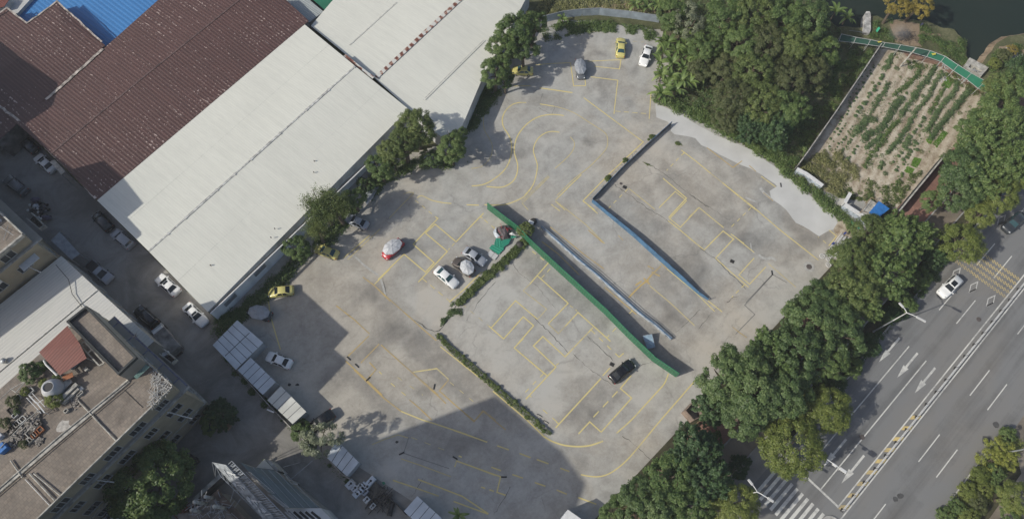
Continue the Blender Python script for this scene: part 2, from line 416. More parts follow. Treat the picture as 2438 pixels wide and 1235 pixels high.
M['plaster2'] = mat('grey_render', (.30,.285,.255), .85, .14, .3)
M['whitewall'] = mat('whitewashed_render', (.50,.50,.49), .85, .14, .4)
M['blockwall'] = mat('grey_block_wall', (.155,.15,.145), .9, .4, .8)
M['slab'] = mat('weathered_cement_rim', (.40,.385,.35), .9, .3, 1.5)
M['frame'] = mat('aluminium_frame', (.42,.42,.41), .5, .05, 2)
M['pane'] = mat('dark_window_glass', (.03,.036,.04), .12, .15, 3, spec=.6)
M['darkwall'] = mat('dark_wall_tone', (.035,.04,.042), .8, .3, .6)  # near-black wall colour; holds the shade of the tower parapet's inner sides
M['steel'] = mat('galvanised_steel', (.36,.38,.40), .45, .15, 1.5, metal=.35)
M['whitesteel'] = mat('white_painted_steel', (.66,.66,.65), .45, .08, 2)
M['cabin_roof'] = mat('pale_cabin_roof_panels', (.55,.585,.62), .5, .09, .45)
M['cabin_roof_cream'] = mat('cream_cabin_roof_panels', (.60,.59,.54), .5, .09, .45)
M['cabin_wall'] = mat('grey_cabin_wall', (.38,.40,.42), .6, .1, .8)
M['seam'] = mat('dark_panel_seam', (.10,.105,.11), .8, .1, 1)
M['tyre'] = mat('black_rubber', (.018,.018,.019), .85, .1, 3)
M['rim'] = mat('alloy_wheel', (.45,.46,.47), .35, .05, 3, metal=.7)
M['glass'] = mat('car_glass', (.014,.018,.021), .08, 0, 1, spec=.55)
M['glass_teal'] = mat('tinted_car_glass', (.03,.07,.08), .08, 0, 1, spec=.6)
M['headlamp'] = mat('clear_headlamp', (.55,.57,.58), .15, 0, 1)
M['taillamp'] = mat('red_tail_lamp', (.35,.015,.012), .25, 0, 1)
M['blackplastic'] = mat('black_plastic', (.03,.03,.032), .6, .1, 2)
for k, c, r_ in (('p_white', (.78,.78,.77), .28), ('p_yellow', (.58,.52,.18), .35), ('p_black', (.010,.010,.011), .25), ('p_dark', (.035,.04,.046), .25), ('p_silver', (.34,.36,.40), .28),
              ('p_red', (.42,.02,.03), .3), ('p_grey', (.12,.13,.145), .3), ('p_brown', (.085,.07,.06), .3), ('p_blue', (.03,.05,.14), .35)):
    mm = mat('car_paint_'+k[2:], c, r_, .04, 1.5, world=False); mm.node_tree.nodes['Principled BSDF'].inputs['Coat Weight'].default_value = .5
    mm.node_tree.nodes['Principled BSDF'].inputs['Coat Roughness'].default_value = .1; M[k] = mm
M['cover_silver'] = mat('silvered_cover_cloth', (.52,.53,.55), .55, .16, 1.8)
M['cover_grey'] = mat('grey_cover_cloth', (.30,.32,.35), .6, .16, 1.8)
M['cloth_purple'] = mat('dull_purple_cloth', (.13,.115,.17), .8, .2, 3)
M['wood'] = mat('raw_timber', (.26,.19,.12), .85, .25, 3)
M['bark'] = mat('grey_brown_bark', (.12,.095,.07), .9, .3, 3)
M['terracotta'] = mat('terracotta', (.33,.13,.06), .85, .2, 3)
M['bluepaint'] = mat('blue_plastic_sheet', (.03,.17,.48), .5, .15, 1.5)
M['bluefence'] = mat('blue_fence_panel', (.065,.15,.26), .5, .2, .8)
M['palefence'] = mat('pale_blue_fence_panel', (.36,.41,.47), .6, .4, 1.3)
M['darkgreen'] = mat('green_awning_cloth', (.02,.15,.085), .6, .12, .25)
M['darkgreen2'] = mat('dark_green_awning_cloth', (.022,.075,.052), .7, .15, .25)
M['orange'] = mat('orange_plastic', (.5,.14,.03), .5, .1, 2)
M['rubble'] = mat('mixed_rubble', (.25,.23,.21), .9, .6, 4)
M['debris'] = mat('dark_debris', (.08,.07,.062), .9, .6, 4)
M['iron'] = mat('dark_iron', (.04,.038,.036), .7, .3, 4)
M['iron2'] = mat('oily_patch', (.075,.074,.074), .8, .2, 2)
M['blackband'] = mat('black_rubber_hump', (.03,.03,.032), .8, .2, 4)
M['crack'] = mat('open_crack', (.115,.11,.10), .95, .3, 4)
M['mortar'] = mat('pale_mortar_fill', (.41,.405,.385), .9, .15, 2)
M['yellow_tag'] = mat('yellow_plastic', (.62,.55,.08), .5, .1, 2)
M['green_dark_gap'] = mat('green_gauze', (.015,.06,.04), .7, .2, 1)
M['skin'] = mat('skin', (.30,.18,.12), .6, .05, 3)
M['hair'] = mat('black_hair', (.012,.010,.009), .6, .05, 3)
M['navy'] = mat('navy_cloth', (.03,.035,.07), .85, .15, 4)
LF = {
 'dark':  leafmat('leaf_dark', (.034,.062,.025), (.076,.128,.044), (.150,.205,.075)),
 'mid':   leafmat('leaf_mid', (.038,.074,.024), (.092,.150,.045), (.175,.230,.075)),
 'olive': leafmat('leaf_olive', (.042,.070,.022), (.100,.142,.042), (.185,.220,.070)),
 'lime':  leafmat('leaf_lime', (.066,.098,.022), (.140,.180,.040), (.240,.268,.075)),
 'deep':  leafmat('leaf_deep', (.024,.052,.024), (.050,.096,.040), (.095,.155,.058)),
 'pale':  leafmat('leaf_pale', (.085,.105,.060), (.190,.215,.135), (.34,.36,.26)),
 'gold':  leafmat('leaf_gold', (.110,.100,.020), (.230,.190,.040), (.36,.28,.065)),
 'brown': leafmat('leaf_brown', (.042,.058,.022), (.084,.104,.040), (.150,.165,.070)),
 'banana':leafmat('leaf_banana', (.070,.115,.030), (.140,.205,.055), (.24,.31,.10), .5),
 'grass': leafmat('leaf_grass', (.09,.11,.035), (.18,.19,.07), (.32,.31,.15)),
 'lettuce':leafmat('leaf_lettuce', (.045,.125,.014), (.090,.21,.022), (.15,.29,.035)),
 'crop':  leafmat('leaf_crop', (.046,.086,.034), (.092,.150,.060), (.165,.225,.10)),
 'yflower':leafmat('leaf_yellow', (.11,.145,.028), (.22,.25,.045), (.36,.37,.09)),
}
# ================================================================== ground, water, roads
RA = rad(43.652); RO = (77.731, 34.413); RU = (math.cos(RA), math.sin(RA)); RV = (math.sin(RA), -math.cos(RA))
def R(u, v): return (RO[0]+RU[0]*u+RV[0]*v, RO[1]+RU[1]*u+RV[1]*v)
def rsheet(name, uv, z, mt):
    m = MB(); m.poly([(*R(u, v), z) for u, v in uv]); 
    a = m.v; A = sum(a[i][0]*a[(i+1)%len(a)][1]-a[(i+1)%len(a)][0]*a[i][1] for i in range(len(a)))
    if A < 0: m.f = [tuple(reversed(m.f[0]))]
    return struct(m.build(name, mt))
bank = [P(*q) for q in rough_edge([(1925,-90),(1948,15),(1990,62),(2035,66),(2070,66),(2076,36),(2100,42),(2122,50),(2160,46),(2200,50),(2235,62),(2272,72),(2292,92),(2302,106),(2296,128),(2312,146),(2338,150),(2352,132),(2374,102),(2400,88),(2440,80)], 10, 2.0, 3, False)]+[P(2500,70), P(2800,30)]
big = 420
g = MB(); out = [(-big,-big),(big,-big),(big, bank[-1][1])]+bank[::-1]+[(bank[0][0], big),(-big,big)]
g.poly([(x, y, -.03) for x, y in out]); struct(g.build('ground', M['earth']))
b2 = MB()
for (x0,y0),(x1,y1) in zip(bank[:-1], bank[1:]):
    dx, dy = x1-x0, y1-y0; l = math.hypot(dx,dy)+1e-6; nx, ny = -dy/l*1.3, dx/l*1.3
    b2.quad((x0,y0,-.03),(x1,y1,-.03),(x1+nx,y1+ny,-1.6),(x0+nx,y0+ny,-1.6))
struct(b2.build('river_bank', M['bank']))
wv = MB(); wv.poly([(20,60,-1.1),(big,60,-1.1),(big,big,-1.1),(20,big,-1.1)]); struct(wv.build('river_water', M['water']))
# --- the yard slab, a fine grid that carries its stains as mesh attributes
LOT = [(478,812),(590,650),(890,392),(1100,330),(1160,190),(1220,40),(1420,52),(1575,72),(1600,150),(1600,245),(1870,405),(2050,540),(2060,620),(2030,700),(1930,830),(1790,950),(1730,1030),(1650,1140),(1560,1260),(1520,1330),(1080,1330),(1035,1262),(818,1128),(662,1024)]
k_ = LOT.index((2050,540)); lotw = [P(*q) for q in LOT[:k_]]+[R(11,-20.4), R(-64,-20.4)]+[P(*q) for q in LOT[-5:]]
def inpoly(X, Y, poly):
    ins = np.zeros(X.shape, bool); n = len(poly); j = n-1
    for i in range(n):
        xi, yi = poly[i]; xj, yj = poly[j]
        c = ((yi > Y) != (yj > Y)) & (X < (xj-xi)*(Y-yi)/(yj-yi+1e-12)+xi); ins ^= c; j = i
    return ins
st = .45
xs = np.arange(-52, 72, st); ys = np.arange(-12, 102, st); GX, GY = np.meshgrid(xs, ys); nx_, ny_ = len(xs), len(ys)
stain = np.zeros_like(GX); tone = np.zeros_like(GX); warm = np.zeros_like(GX)
def dline(px, closed=False):
    pts = [P(*q) for q in px]; D = np.full(GX.shape, 1e9)
    for (ax, ay), (bx, by) in zip(pts[:-1], pts[1:]):
        dx, dy = bx-ax, by-ay; L2 = dx*dx+dy*dy+1e-9; t = np.clip(((GX-ax)*dx+(GY-ay)*dy)/L2, 0, 1)
        D = np.minimum(D, np.hypot(GX-ax-t*dx, GY-ay-t*dy))
    return D
def smear(px, wdt, amt, arr=None):
    a = stain if arr is None else arr; D = dline(smooth_curve(px, 5)); a += amt*1.6*np.exp(-(D/wdt)**2)
def patch(px, amt, arr=None):
    a = tone if arr is None else arr; a += amt*1.7*inpoly(GX, GY, [P(*q) for q in px])
# dark turning circle of the training cars and the tracks that leave it
smear([(845,722),(868,702),(895,712),(915,745),(925,775),(925,800),(905,820),(870,850),(845,855),(850,848)], .75, .30)
smear([(855,700),(880,692),(905,705),(918,735),(920,770),(918,795),(895,812)], 1.6, .26)
smear([(905,790),(935,785),(965,790),(1000,830),(1040,870),(1090,915),(1150,955),(1200,985)], 1.5, .36)
smear([(918,800),(950,805),(985,840),(1030,885),(1075,925),(1130,965)], .8, .22)
smear([(990,790),(1025,815),(1070,850),(1120,895),(1170,935),(1230,985)], 1.1, .28)
smear([(838,850),(858,832),(885,808),(905,796)], .45, .35); smear([(858,856),(880,836),(905,818)], .45, .35)
smear([(775,925),(800,905),(840,900),(870,920),(900,955),(935,980)], 1.5, .30)
smear([(820,890),(860,905),(890,935),(905,965),(920,990)], 1.0, .25)
smear([(770,900),(800,880),(825,870)], 1.2, .25)
smear([(985,1010),(1020,1030),(1060,1060),(1110,1055),(1160,1035),(1200,1060)], 1.3, .20)
smear([(980,1040),(1030,1070),(1080,1075),(1130,1060),(1160,1080),(1210,1110)], 1.2, .18)
smear([(1000,1085),(1050,1085),(1095,1060)], .9, .16); smear([(1020,1015),(1070,1045),(1130,1045),(1170,1045)], .9, .16)
for k in range(7): smear([(1165+k*14,965+k*12),(1190+k*14,962+k*13),(1225+k*12,950+k*14)], .8, .10)

smear([(1350,1050),(1385,1100),(1370,1130)], 1.2, .16)
for q in ([(1520,690),(1560,705),(1600,740)], [(1560,650),(1600,690),(1630,720)], [(1575,710),(1610,750),(1640,770)]): smear(q, 1.0, .17)
smear([(1365,1025-50),(1400,975),(1415,990)], .9, .2); patch([(1395,975),(1412,966),(1425,978),(1420,997),(1402,998)], -.09)
smear([(1545,350),(1545,420)], .1, .0)
for q in ([(1428,200),(1436,230)], [(1440,225),(1438,232)], [(1425,240),(1435,245)], [(1510,110),(1515,120)], [(1515,160),(1512,175)], [(1420,125),(1440,130)], [(1530,217),(1545,219)], [(1490,241),(1500,243)]): smear(q, .55, .34)
smear([(1700,480),(1790,560),(1860,640)], 3.0, -.08); smear([(1570,440),(1640,520),(1700,620)], 3.0, -.06)
smear([(1650,600),(1670,640),(1665,660)], 1.6, .22); smear([(1620,650),(1640,680)], 1.2, .15)
smear([(1860,520),(1905,550),(1930,570)], 1.3, .22); smear([(1900,610),(1950,560)], 1.4, .12)
smear([(1258,480),(1265,500),(1268,540)], .7, .22)
smear([(600,700),(690,760),(790,830)], 5, .05)
# slabs cast or patched at different times, then bands that deepen fence shade
patch([(1270,215),(1370,225),(1345,262),(1255,245)], -.05); patch([(1385,325),(1415,335),(1412,350),(1390,345)], -.08)
patch([(1405,475),(1445,445),(1600,540),(1560,560)], -.05); patch([(1595,300),(1900,400),(1990,560),(1870,640),(1700,560),(1560,440)], -.055)
patch([(1540,350),(1620,330),(1760,420),(1900,560),(1880,600),(1740,500)], .035)
patch([(1240,575),(1300,620),(1380,690),(1460,760),(1440,800),(1330,720),(1240,640)], -.06)
patch([(1180,655),(1210,665),(1235,715),(1330,800),(1380,850),(1440,900),(1320,1005),(1240,960),(1100,820),(1120,740)], .03)
patch([(1190,700),(1225,715),(1290,770),(1330,860),(1300,900),(1220,830),(1165,780)], -.045)
patch([(1330,900),(1430,890),(1480,940),(1420,1030),(1340,1010)], -.05); patch([(1280,900),(1330,880),(1350,960),(1300,980)], .03)
patch([(960,560),(1050,500),(1180,560),(1150,620),(1060,720),(980,650)], -.025); patch([(880,620),(905,660),(960,610),(930,540)], .02)
patch([(960,710),(1040,670),(1090,720),(1060,770),(1030,780)], .05)
patch([(1290,1040),(1400,1120),(1360,1160),(1230,1080)], .02)
patch([(1620,620),(1700,640),(1650,700),(1560,640)], -.03); patch([(1700,760),(1860,690),(1900,720),(1760,830),(1690,900),(1640,850)], .03)
patch([(1330,1050),(1440,1060),(1420,1130),(1350,1120)], -.03)
patch([(630,700),(720,640),(900,720),(880,1000),(760,960)], .35, warm); patch([(560,640),(900,560),(1000,760),(1180,930),(1180,1000),(870,1060),(700,950)], .4, warm)
patch([(1300,840),(1680,700),(1900,700),(1600,1000),(1400,1200),(1300,1100)], .25, warm)
patch([(1165,492),(1240,556),(1260,580),(1330,642),(1440,744),(1555,856),(1612,890),(1645,880),(1600,812),(1520,748),(1420,660),(1330,582),(1285,543),(1215,486)], -.075); patch([(1412,478),(1470,522),(1560,600),(1680,705),(1700,700),(1640,630),(1560,570),(1440,490)], -.03)  # dirty corridor concrete; both bands also darkened to deepen hoarding and fence shade
r_ = random.Random(99)
for k in range(150):    # repaired, damp and scuffed places of all sizes
    cx_, cy_ = r_.uniform(560,1960), r_.uniform(90,1225); s_ = r_.choice((6,9,14,22,34)); a0 = r_.uniform(0,6.28); asp_ = r_.uniform(.35,1)
    q = [(cx_+s_*r_.uniform(.6,1.2)*math.cos(i*.9+a0), cy_+s_*asp_*r_.uniform(.6,1.2)*math.sin(i*.9+a0)) for i in range(7)]
    patch(q, r_.choice((-.05,-.035,-.02,.02,.03)))
for k in range(70):     # short tyre scuffs following the lanes
    x0, y0 = r_.uniform(700,1850), r_.uniform(150,1200); a0 = r_.choice((-.72,-.72,.85,-.8,.75))+r_.gauss(0,.25); l_ = r_.uniform(15,70); b_ = r_.uniform(-.4,.4)
    smear([(x0+l_*t_*math.cos(a0+b_*t_), y0-l_*t_*math.sin(a0+b_*t_)) for t_ in (0,.35,.7,1)], r_.uniform(.25,.5), r_.uniform(.05,.14))
from numpy.fft import rfft2, irfft2
def blur(a, s_):
    fy = np.fft.fftfreq(a.shape[0])[:,None]; fx = np.fft.rfftfreq(a.shape[1])[None,:]
    return irfft2(rfft2(a)*np.exp(-2*(math.pi*s_)**2*(fx**2+fy**2)), s=a.shape)
stain = .58*(1-np.exp(-np.maximum(stain, 0)/.58))+np.minimum(stain, 0); tone = blur(tone, .7); warm = blur(warm, 8)
vid = np.arange(nx_*ny_).reshape(ny_, nx_)
cxm = (GX[:-1,:-1]+GX[1:,1:])/2; cym = (GY[:-1,:-1]+GY[1:,1:])/2
keep = inpoly(cxm, cym, lotw)
F = np.stack([vid[:-1,:-1], vid[:-1,1:], vid[1:,1:], vid[1:,:-1]], -1)[keep]
used = np.unique(F); remap = np.full(nx_*ny_, -1); remap[used] = np.arange(len(used)); F = remap[F]
V = np.stack([GX.ravel(), GY.ravel(), np.zeros(nx_*ny_)], -1)[used]
def fast_mesh(name, V, F, mt, k=4):
    me = bpy.data.meshes.new(name); me.vertices.add(len(V)); me.vertices.foreach_set('co', np.asarray(V, np.float32).ravel())
    me.loops.add(len(F)*k); me.loops.foreach_set('vertex_index', np.asarray(F, np.int32).ravel())
    me.polygons.add(len(F)); me.polygons.foreach_set('loop_start', np.arange(0, len(F)*k, k, dtype=np.int32))
    me.update(calc_edges=True); me.validate(); me.materials.append(mt); return me
me = fast_mesh('yard_slab', V, F, M['concrete'])
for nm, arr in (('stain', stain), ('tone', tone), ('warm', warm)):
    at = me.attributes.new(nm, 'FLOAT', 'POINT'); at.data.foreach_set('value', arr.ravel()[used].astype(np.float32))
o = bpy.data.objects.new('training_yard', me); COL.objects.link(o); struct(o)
# fresh concrete strip along the hedge
sheet('new_concrete_strip', rough_edge([(1560,246),(1600,262),(1700,320),(1780,352),(1850,400),(1900,440),(1985,512),(1996,530),(1985,545)], 12, .8, 5, False)+
      rough_edge([(1985,545),(1972,550),(1950,562),(1925,545),(1895,530),(1870,498),(1835,470),(1833,455),(1850,444),(1845,438),(1820,420),(1785,400),(1765,393),(1740,382),(1690,355),(1670,345),(1655,330),(1625,322),(1605,320),(1597,312),(1600,300),(1590,290),(1575,285),(1562,280),(1556,262)], 12, .8, 6, False), .012, M['newcon'])
for px_, rr_ in (((2131,1187),.5),((2143,1180),.6),((2351,1049),1.0),((2372,1010),.6),((1873,640),.0)):
    if rr_: c = P(*px_); m = MB(); m.poly([(c[0]+rr_*math.cos(k*.7)*rng.uniform(.7,1.2), c[1]+rr_*math.sin(k*.7)*rng.uniform(.6,1), .0335) for k in range(9)]); struct(m.build('asphalt_patch', M['iron2']))
m = MB()
for q, wd in (([(1806,606),(1812,612),(1825,616),(1838,614),(1848,620)], .45), ([(1787,578),(1790,596),(1800,604)], .2), ([(1810,447),(1822,462),(1845,478)], .55), ([(1775,470),(1798,480),(1800,478)], .35),
              ([(905,660),(918,700),(922,703)], .3), ([(830,600),(850,615),(868,632),(900,655)], .3)):
    strip(m, [P(*a) for a in smooth_curve(q, 4)], wd, .011)
struct(m.build('mortar_repairs', M['mortar']))
# --- painted markings of the yard (yellow), each run mitred
ym, yf, yo, gs = MB(), MB(), MB(), MB(); _k = [0]
def line(pts, wd=.16, mb=None, curve=0):
    wd *= 1.22
    mb = mb or ym; _k[0] += 1
    if curve: pts = smooth_curve(pts, curve)
    strip(mb, [P(*q) for q in pts], wd, .016+.0011*(_k[0] % 9))
def dash(a, b, on=.9, off=.8, wd=.16, mb=None, start=0.0):
    A, B = P(*a), P(*b); L = math.hypot(B[0]-A[0], B[1]-A[1]); ux, uy = (B[0]-A[0])/L, (B[1]-A[1])/L; t = start
    while t < L:
        e = min(L, t+on); strip(mb or ym, [(A[0]+ux*t, A[1]+uy*t), (A[0]+ux*e, A[1]+uy*e)], wd, .0285); t += on+off
C1 = lambda *p: crop(1220, 0, 3, p); C2 = lambda *p: crop(1100, 200, 4.1175, p); C3 = lambda *p: crop(1400, 280, 4.1175, p)
C4 = lambda *p: crop(1640, 420, 4.1175, p); C5 = lambda *p: crop(900, 420, 4.1175, p); C6 = lambda *p: crop(1440, 560, 4.1175, p)
C7 = lambda *p: crop(1100, 580, 4.1175, p); C8 = lambda *p: crop(740, 640, 4.1175, p); C9 = lambda *p: crop(780, 880, 4.1175, p)
CA = lambda *p: crop(1080, 935, 4.1175, p); CB = lambda *p: crop(1230, 800, 3.664, p); CC = lambda *p: crop(610, 412, 3, p)
line(C1((165,465),(290,455),(415,450),(437,615),(523,613),(518,560)), .14); line(C1((535,440),(775,428),(765,495),(585,475)), .14)
line(C1((560,550),(753,575),(745,640),(725,815)), .14); dash(*C1((735,795),(980,815)), 1.0, .6, .12); line(C1((990,660),(977,850)), .12)
line(C1((195,628),(430,662)), .13); line(C1((0,615),(130,613)), .12, yf); line(C1((500,230),(600,225)), .12, yf); dash(*C1((860,298),(940,303)), .8, .8, .1, yf)
line(C1((510,700),(935,1015))+[(1453,412),(1388,478)]+C2((1300,1235)), .15); line(C2((765,42),(1080,88)), .13)
line(C2((630,184),(560,184),(490,205),(430,260),(400,320),(395,370),(410,430),(450,490),(480,560),(487,640),(475,720),(450,790),(400,860),(330,920),(250,970),(180,992),(95,1000)), .17, None, 4)
line(C2((1000,312),(930,302),(850,302),(760,320),(680,360),(610,420),(550,500),(520,580),(512,660),(525,720),(545,790),(540,870),(510,940),(450,990),(370,1014),(240,1005)), .17, None, 4)
line(C2((955,475),(890,466),(820,480),(750,530),(710,600),(700,660),(720,730),(738,800),(725,900),(690,1000),(615,1090)), .15, None, 4)
line(C2((220,1184),(350,1186),(430,1180),(520,1150),(600,1110),(640,1070),(680,1020)), .16, None, 4); line(C2((45,1184),(165,1188)), .16)
line(C2((765,198),(900,220),(1000,245),(1110,290),(1220,360),(1330,430),(1410,490),(1428,560),(1415,630),(1360,700),(1240,820),(1100,930),(930,1095)), .12, yf, 4)
line(C2((765,198),(900,220)), .15); line(C2((1170,890),(1080,975),(915,1140)), .14); line(C2((875,1180),(960,1245)), .14); line(C2((915,1150),(1010,1235)), .14)
line(C2((1060,520),(1100,570),(1095,630),(1060,690),(1000,750),(910,830)), .12, yf, 4); line(C2((845,900),(580,1155)), .13, yf); line(C2((855,910),(590,1170),(650,1235)), .13, yf)
line(C2((440,110),(330,130),(270,180),(225,260),(210,350),(220,450),(270,540),(295,600),(290,690),(250,760),(190,810),(90,830)), .12, yf, 4); line(C2((500,25),(665,22)), .12, yf)
line(C2((1180,1145),(1300,1235)), .13, yf); line([(1220,205),(1263,205)], .12, yf)
# third panel
line(C3((915,320),(1060,430),(1200,545)), .15); line(C3((1320,640),(1560,840),(1647,905)), .16); line(C3((1200,545),(1320,640)), .1, yf); dash(*C3((940,345),(770,520)), .8, .8, .13)
line(C3((925,365),(950,340)), .12); dash(*C3((390,700),(200,890)), .8, .8, .13)
line(C3((735,595),(965,790),(790,980)), .16); line(C3((695,885),(855,725),(965,815),(800,990),(905,1075),(1090,880)), .13)
line(C3((400,695),(655,900)), .13, yf); line(C3((785,1010),(900,1100),(1060,1235)), .15); line(C3((1110,900),(1330,1080)), .15)
line(C3((1195,1235),(1325,1110),(1430,1190),(1380,1235)), .13); line(C3((1400,1140),(1530,1235)), .13); line(C3((1165,295),(1420,490),(1510,425)), .13, yo); line(C3((1580,470),(1647,530)), .13, yo)
dash(*C3((1600,880),(1390,1085)), .8, .8, .13); line(C3((0,860),(95,940)), .14); line(C3((0,1100),(150,1230)), .13, yo)
# fourth
line(C4((330,65),(620,290),(900,530),(1130,710),(1270,820)), .16); line(C4((710,0),(850,105)), .14); line(C4((730,160),(825,240)), .12, yo)
line(C4((430,575),(640,745)), .13); line(C4((780,855),(1050,1085)), .12, yf); line(C4((0,600),(150,720),(335,535),(437,615),(262,800),(420,945),(585,1085)), .14)
line(C4((640,800),(490,965),(595,1055),(755,885)), .13); dash(*C4((545,1060),(420,1185)), .8, .7, .13); line(C4((1375,525),(1447,585),(1370,680)), .14); line(C4((1265,590),(1275,600)), .1); line(C4((1315,628),(1345,655)), .13)
line(C4((560,1235),(780,1000),(820,960),(960,1040)), .12, gs)
line(C4((0,400),(90,310)), .12, yf); line(C4((100,305),(340,500)), .12)
# sixth (between the long fences)
line(C6((610,330),(900,570),(1075,745)), .13); line(C6((440,495),(640,660),(880,885)), .14, yf); line(C6((1010,640),(1150,750)), .14); line(C6((0,510),(310,775)), .14, yo); line(C6((240,765),(270,740),(265,730)), .12)
for q in (((235,610),(300,540)),((300,540),(400,450)),((400,455),(470,375)),((470,375),(550,300)),((550,265),(610,330)),((350,490),(430,440)),((380,420),(440,480)),((300,490),(360,450)),((420,300),(480,330)),((460,360),(540,400))): line(C6(*q), .22, yo)
line(C6((1280,970),(1470,775),(1370,685),(1640,390)), .12, gs); line(C6((1250,895),(1310,945),(1390,1000)), .11, yo)
line([(1290,575),(1330,605),(1380,655)], .16, yo); line([(1310,540),(1390,605),(1438,640)], .14, yo)
line([(1323,478),(1395,535),(1440,580)], .12, yf); line(C6((130,0),(180,50)), .1, yo)
# fifth: upper left bays
line(C5((385,210),(430,190),(530,235),(640,258),(720,265)), .14, None, 4)
dash(*C5((365,235),(550,385)), .8, .8, .12); line(C5((560,395),(587,412),(345,665),(550,845),(465,937),(255,762),(0,1010)), .16)
line(C5((465,555),(560,468),(765,640),(1035,360)), .16); line(C5((465,555),(680,735),(395,1035)), .16); dash(*C5((750,655),(690,720)), .7, .5, .13); line(C5((1000,395),(1025,410)), .13)
dash(*C5((1040,425),(1150,515)), .9, .8, .14); dash(*C5((435,1000),(700,1220)), 1.0, .8, .13); line(C5((1015,935),(840,1110),(700,1230)), .16); line(C5((0,1105),(120,1225)), .13, yo)
line(C5((350,165),(230,285),(110,410)), .12, yf); line(C5((250,175),(300,155),(350,160)), .12, yf); line([(828,618),(905,545)], .12, yf); line([(880,560),(818,614)], .14)

# seventh: middle enclosure
line(C7((850,183),(665,395)), .16); line(C7((740,315),(1040,583),(845,785)), .16); line(C7((845,785),(945,880),(1010,810)), .13, yf); line(C7((1010,810),(1138,673),(1455,955)), .16)
line(C7((1285,820),(1010,1107),(793,908),(700,1000),(920,1207),(895,1235)), .16); line(C7((265,808),(285,825),(525,558),(740,740)), .15); line(C7((285,825),(408,932),(600,715),(702,802),(512,1020),(770,1240)), .16)
line(C7((740,740),(830,640),(600,460),(665,395)), .1, yf); dash(*C7((690,75),(840,190)), .8, .9, .16); dash(*C7((865,245),(775,340)), .8, .7, .13); dash(*C7((1060,605),(1130,660)), .6, .5, .12)
dash(*C7((1265,845),(1540,1110)), .9, .9, .16); line(C7((1540,1110),(1585,1072)), .14); dash(*C7((1510,825),(1415,925)), .9, .8, .13); dash(*C7((0,590),(265,808)), .9, .9, .09, yf); dash(*C7((920,1190),(970,1155)), .6, .5, .12)
# tenth: front of the enclosure
line(CB((0,120),(265,343)), .16); line(CB((342,270),(80,548)), .16); line(CB((0,80),(60,20)), .12); dash(*CB((235,325),(40,525)), .8, .9, .14); line(CB((110,515),(130,530)), .12)
line(CB((735,368),(340,797)), .17); dash(*CB((880,480),(650,725)), 1.3, .9, .17); line(CB((540,850),(638,745),(737,835),(1003,538),(905,455),(1000,340)), .16)
line(CB((815,275),(750,345)), .14); line(CB((1325,325),(1290,410),(1230,480),(1120,600),(1000,730),(870,845)), .16, None, 4); dash(*CB((230,640),(350,745)), .9, 1.0, .14); line(CB((345,745),(370,765)), .14)
line(CB((1560,380),(1440,520),(1240,750),(1050,980),(960,1080),(880,1150),(800,1200),(720,1222),(640,1220),(560,1205)), .15, None, 4)
line(CA((885,425),(960,470),(1060,505),(1150,520),(1250,523),(1350,510),(1465,470)), .19, None, 4); line(CA((385,-20),(560,130),(720,265),(885,425)), .16)
line([(1040,795),(1130,870),(1175,910)], .16)
# lower-left course
line(C8((250,360),(430,500),(575,635)), .15, yo); line(C8((570,655),(365,855)), .15, yo); line(C8((510,80),(620,160),(700,235),(830,350),(1000,500),(1100,590),(1230,700)), .16, yo)
line(C8((775,0),(625,150)), .14); line(C8((340,900),(550,1090),(700,1235)), .15, yo); line(C8((670,735),(490,920)), .13, yo); line(C8((690,745),(920,950),(1250,1235)), .15, yo)
line(C8((575,915),(640,985),(545,1090)), .14, yo); line(C8((670,1005),(695,1030)), .13); line(C8((1005,1010),(1235,975),(1350,1080)), .16, yf); line(C8((1005,1010),(1235,975)), .15); line(C8((1350,1085),(1255,1200)), .13, yo)
line([(639,716),(645,755),(658,800),(668,832)], .15); line(C8((1270,760),(1647,1060)), .14)
dash(*C8((850,1060),(1100,1235)), .9, 1.5, .12, yf)

line(C9((260,0),(550,275),(720,405)), .15, yo); line(C9((720,405),(930,490),(1060,530),(1330,620),(1565,708)), .15); line(C9((800,290),(900,375),(1020,490)), .15, yo); dash(*C9((620,130),(790,270)), .9, 1.3, .13)
line(C9((800,0),(950,140),(1100,270),(1160,330)), .15, yo); line(C9((1185,100),(1095,205),(1280,370),(1440,500),(1530,400),(1647,490)), .14, yo); dash(*C9((1200,120),(1430,310)), .8, 1.2, .1, yf)
line(C9((435,730),(560,680),(690,635),(790,665)), .12, yf); line(C9((795,660),(745,815)), .1, gs); line(C9((720,870),(900,930),(1210,1045)), .13, yf); line(C9((745,815),(1190,965)), .1, gs)
line(C9((1245,950),(1265,890),(1640,1030)), .15); line(C9((640,1080),(850,1150),(1090,1235)), .16); dash(*C9((820,660),(1200,805)), 1.0, 1.2, .1, yf)
line([(995,1140),(1100,1180),(1163,1222)], .16)
line(CA((0,1060),(340,1185)), .16); line(CA((30,665),(460,818),(425,970),(510,1000)), .16); 
for q in (((425,515),(540,555)),((645,590),(755,632)),((815,650),(930,692)),((1045,735),(1135,768)),((370,725),(465,760)),((575,797),(680,832)),((795,875),(900,912)),((1010,948),(1110,990)),((270,920),(310,932)),((350,945),(395,962)),((50,615),(80,628)),((1220,1022),(1400,1088))): line(CA(*q), .17)
line(CA((0,365),(330,480)), .14); line(CA((105,200),(200,280),(285,175),(510,360)), .14, yo)
line([(700,645),(735,610)], .12, yf)
for mb_, nm in ((ym,'yellow_paint'),(yf,'yellow_faint'),(yo,'ochre_paint'),(gs,'grey_scar')): struct(mb_.build('yard_markings', M[nm]))
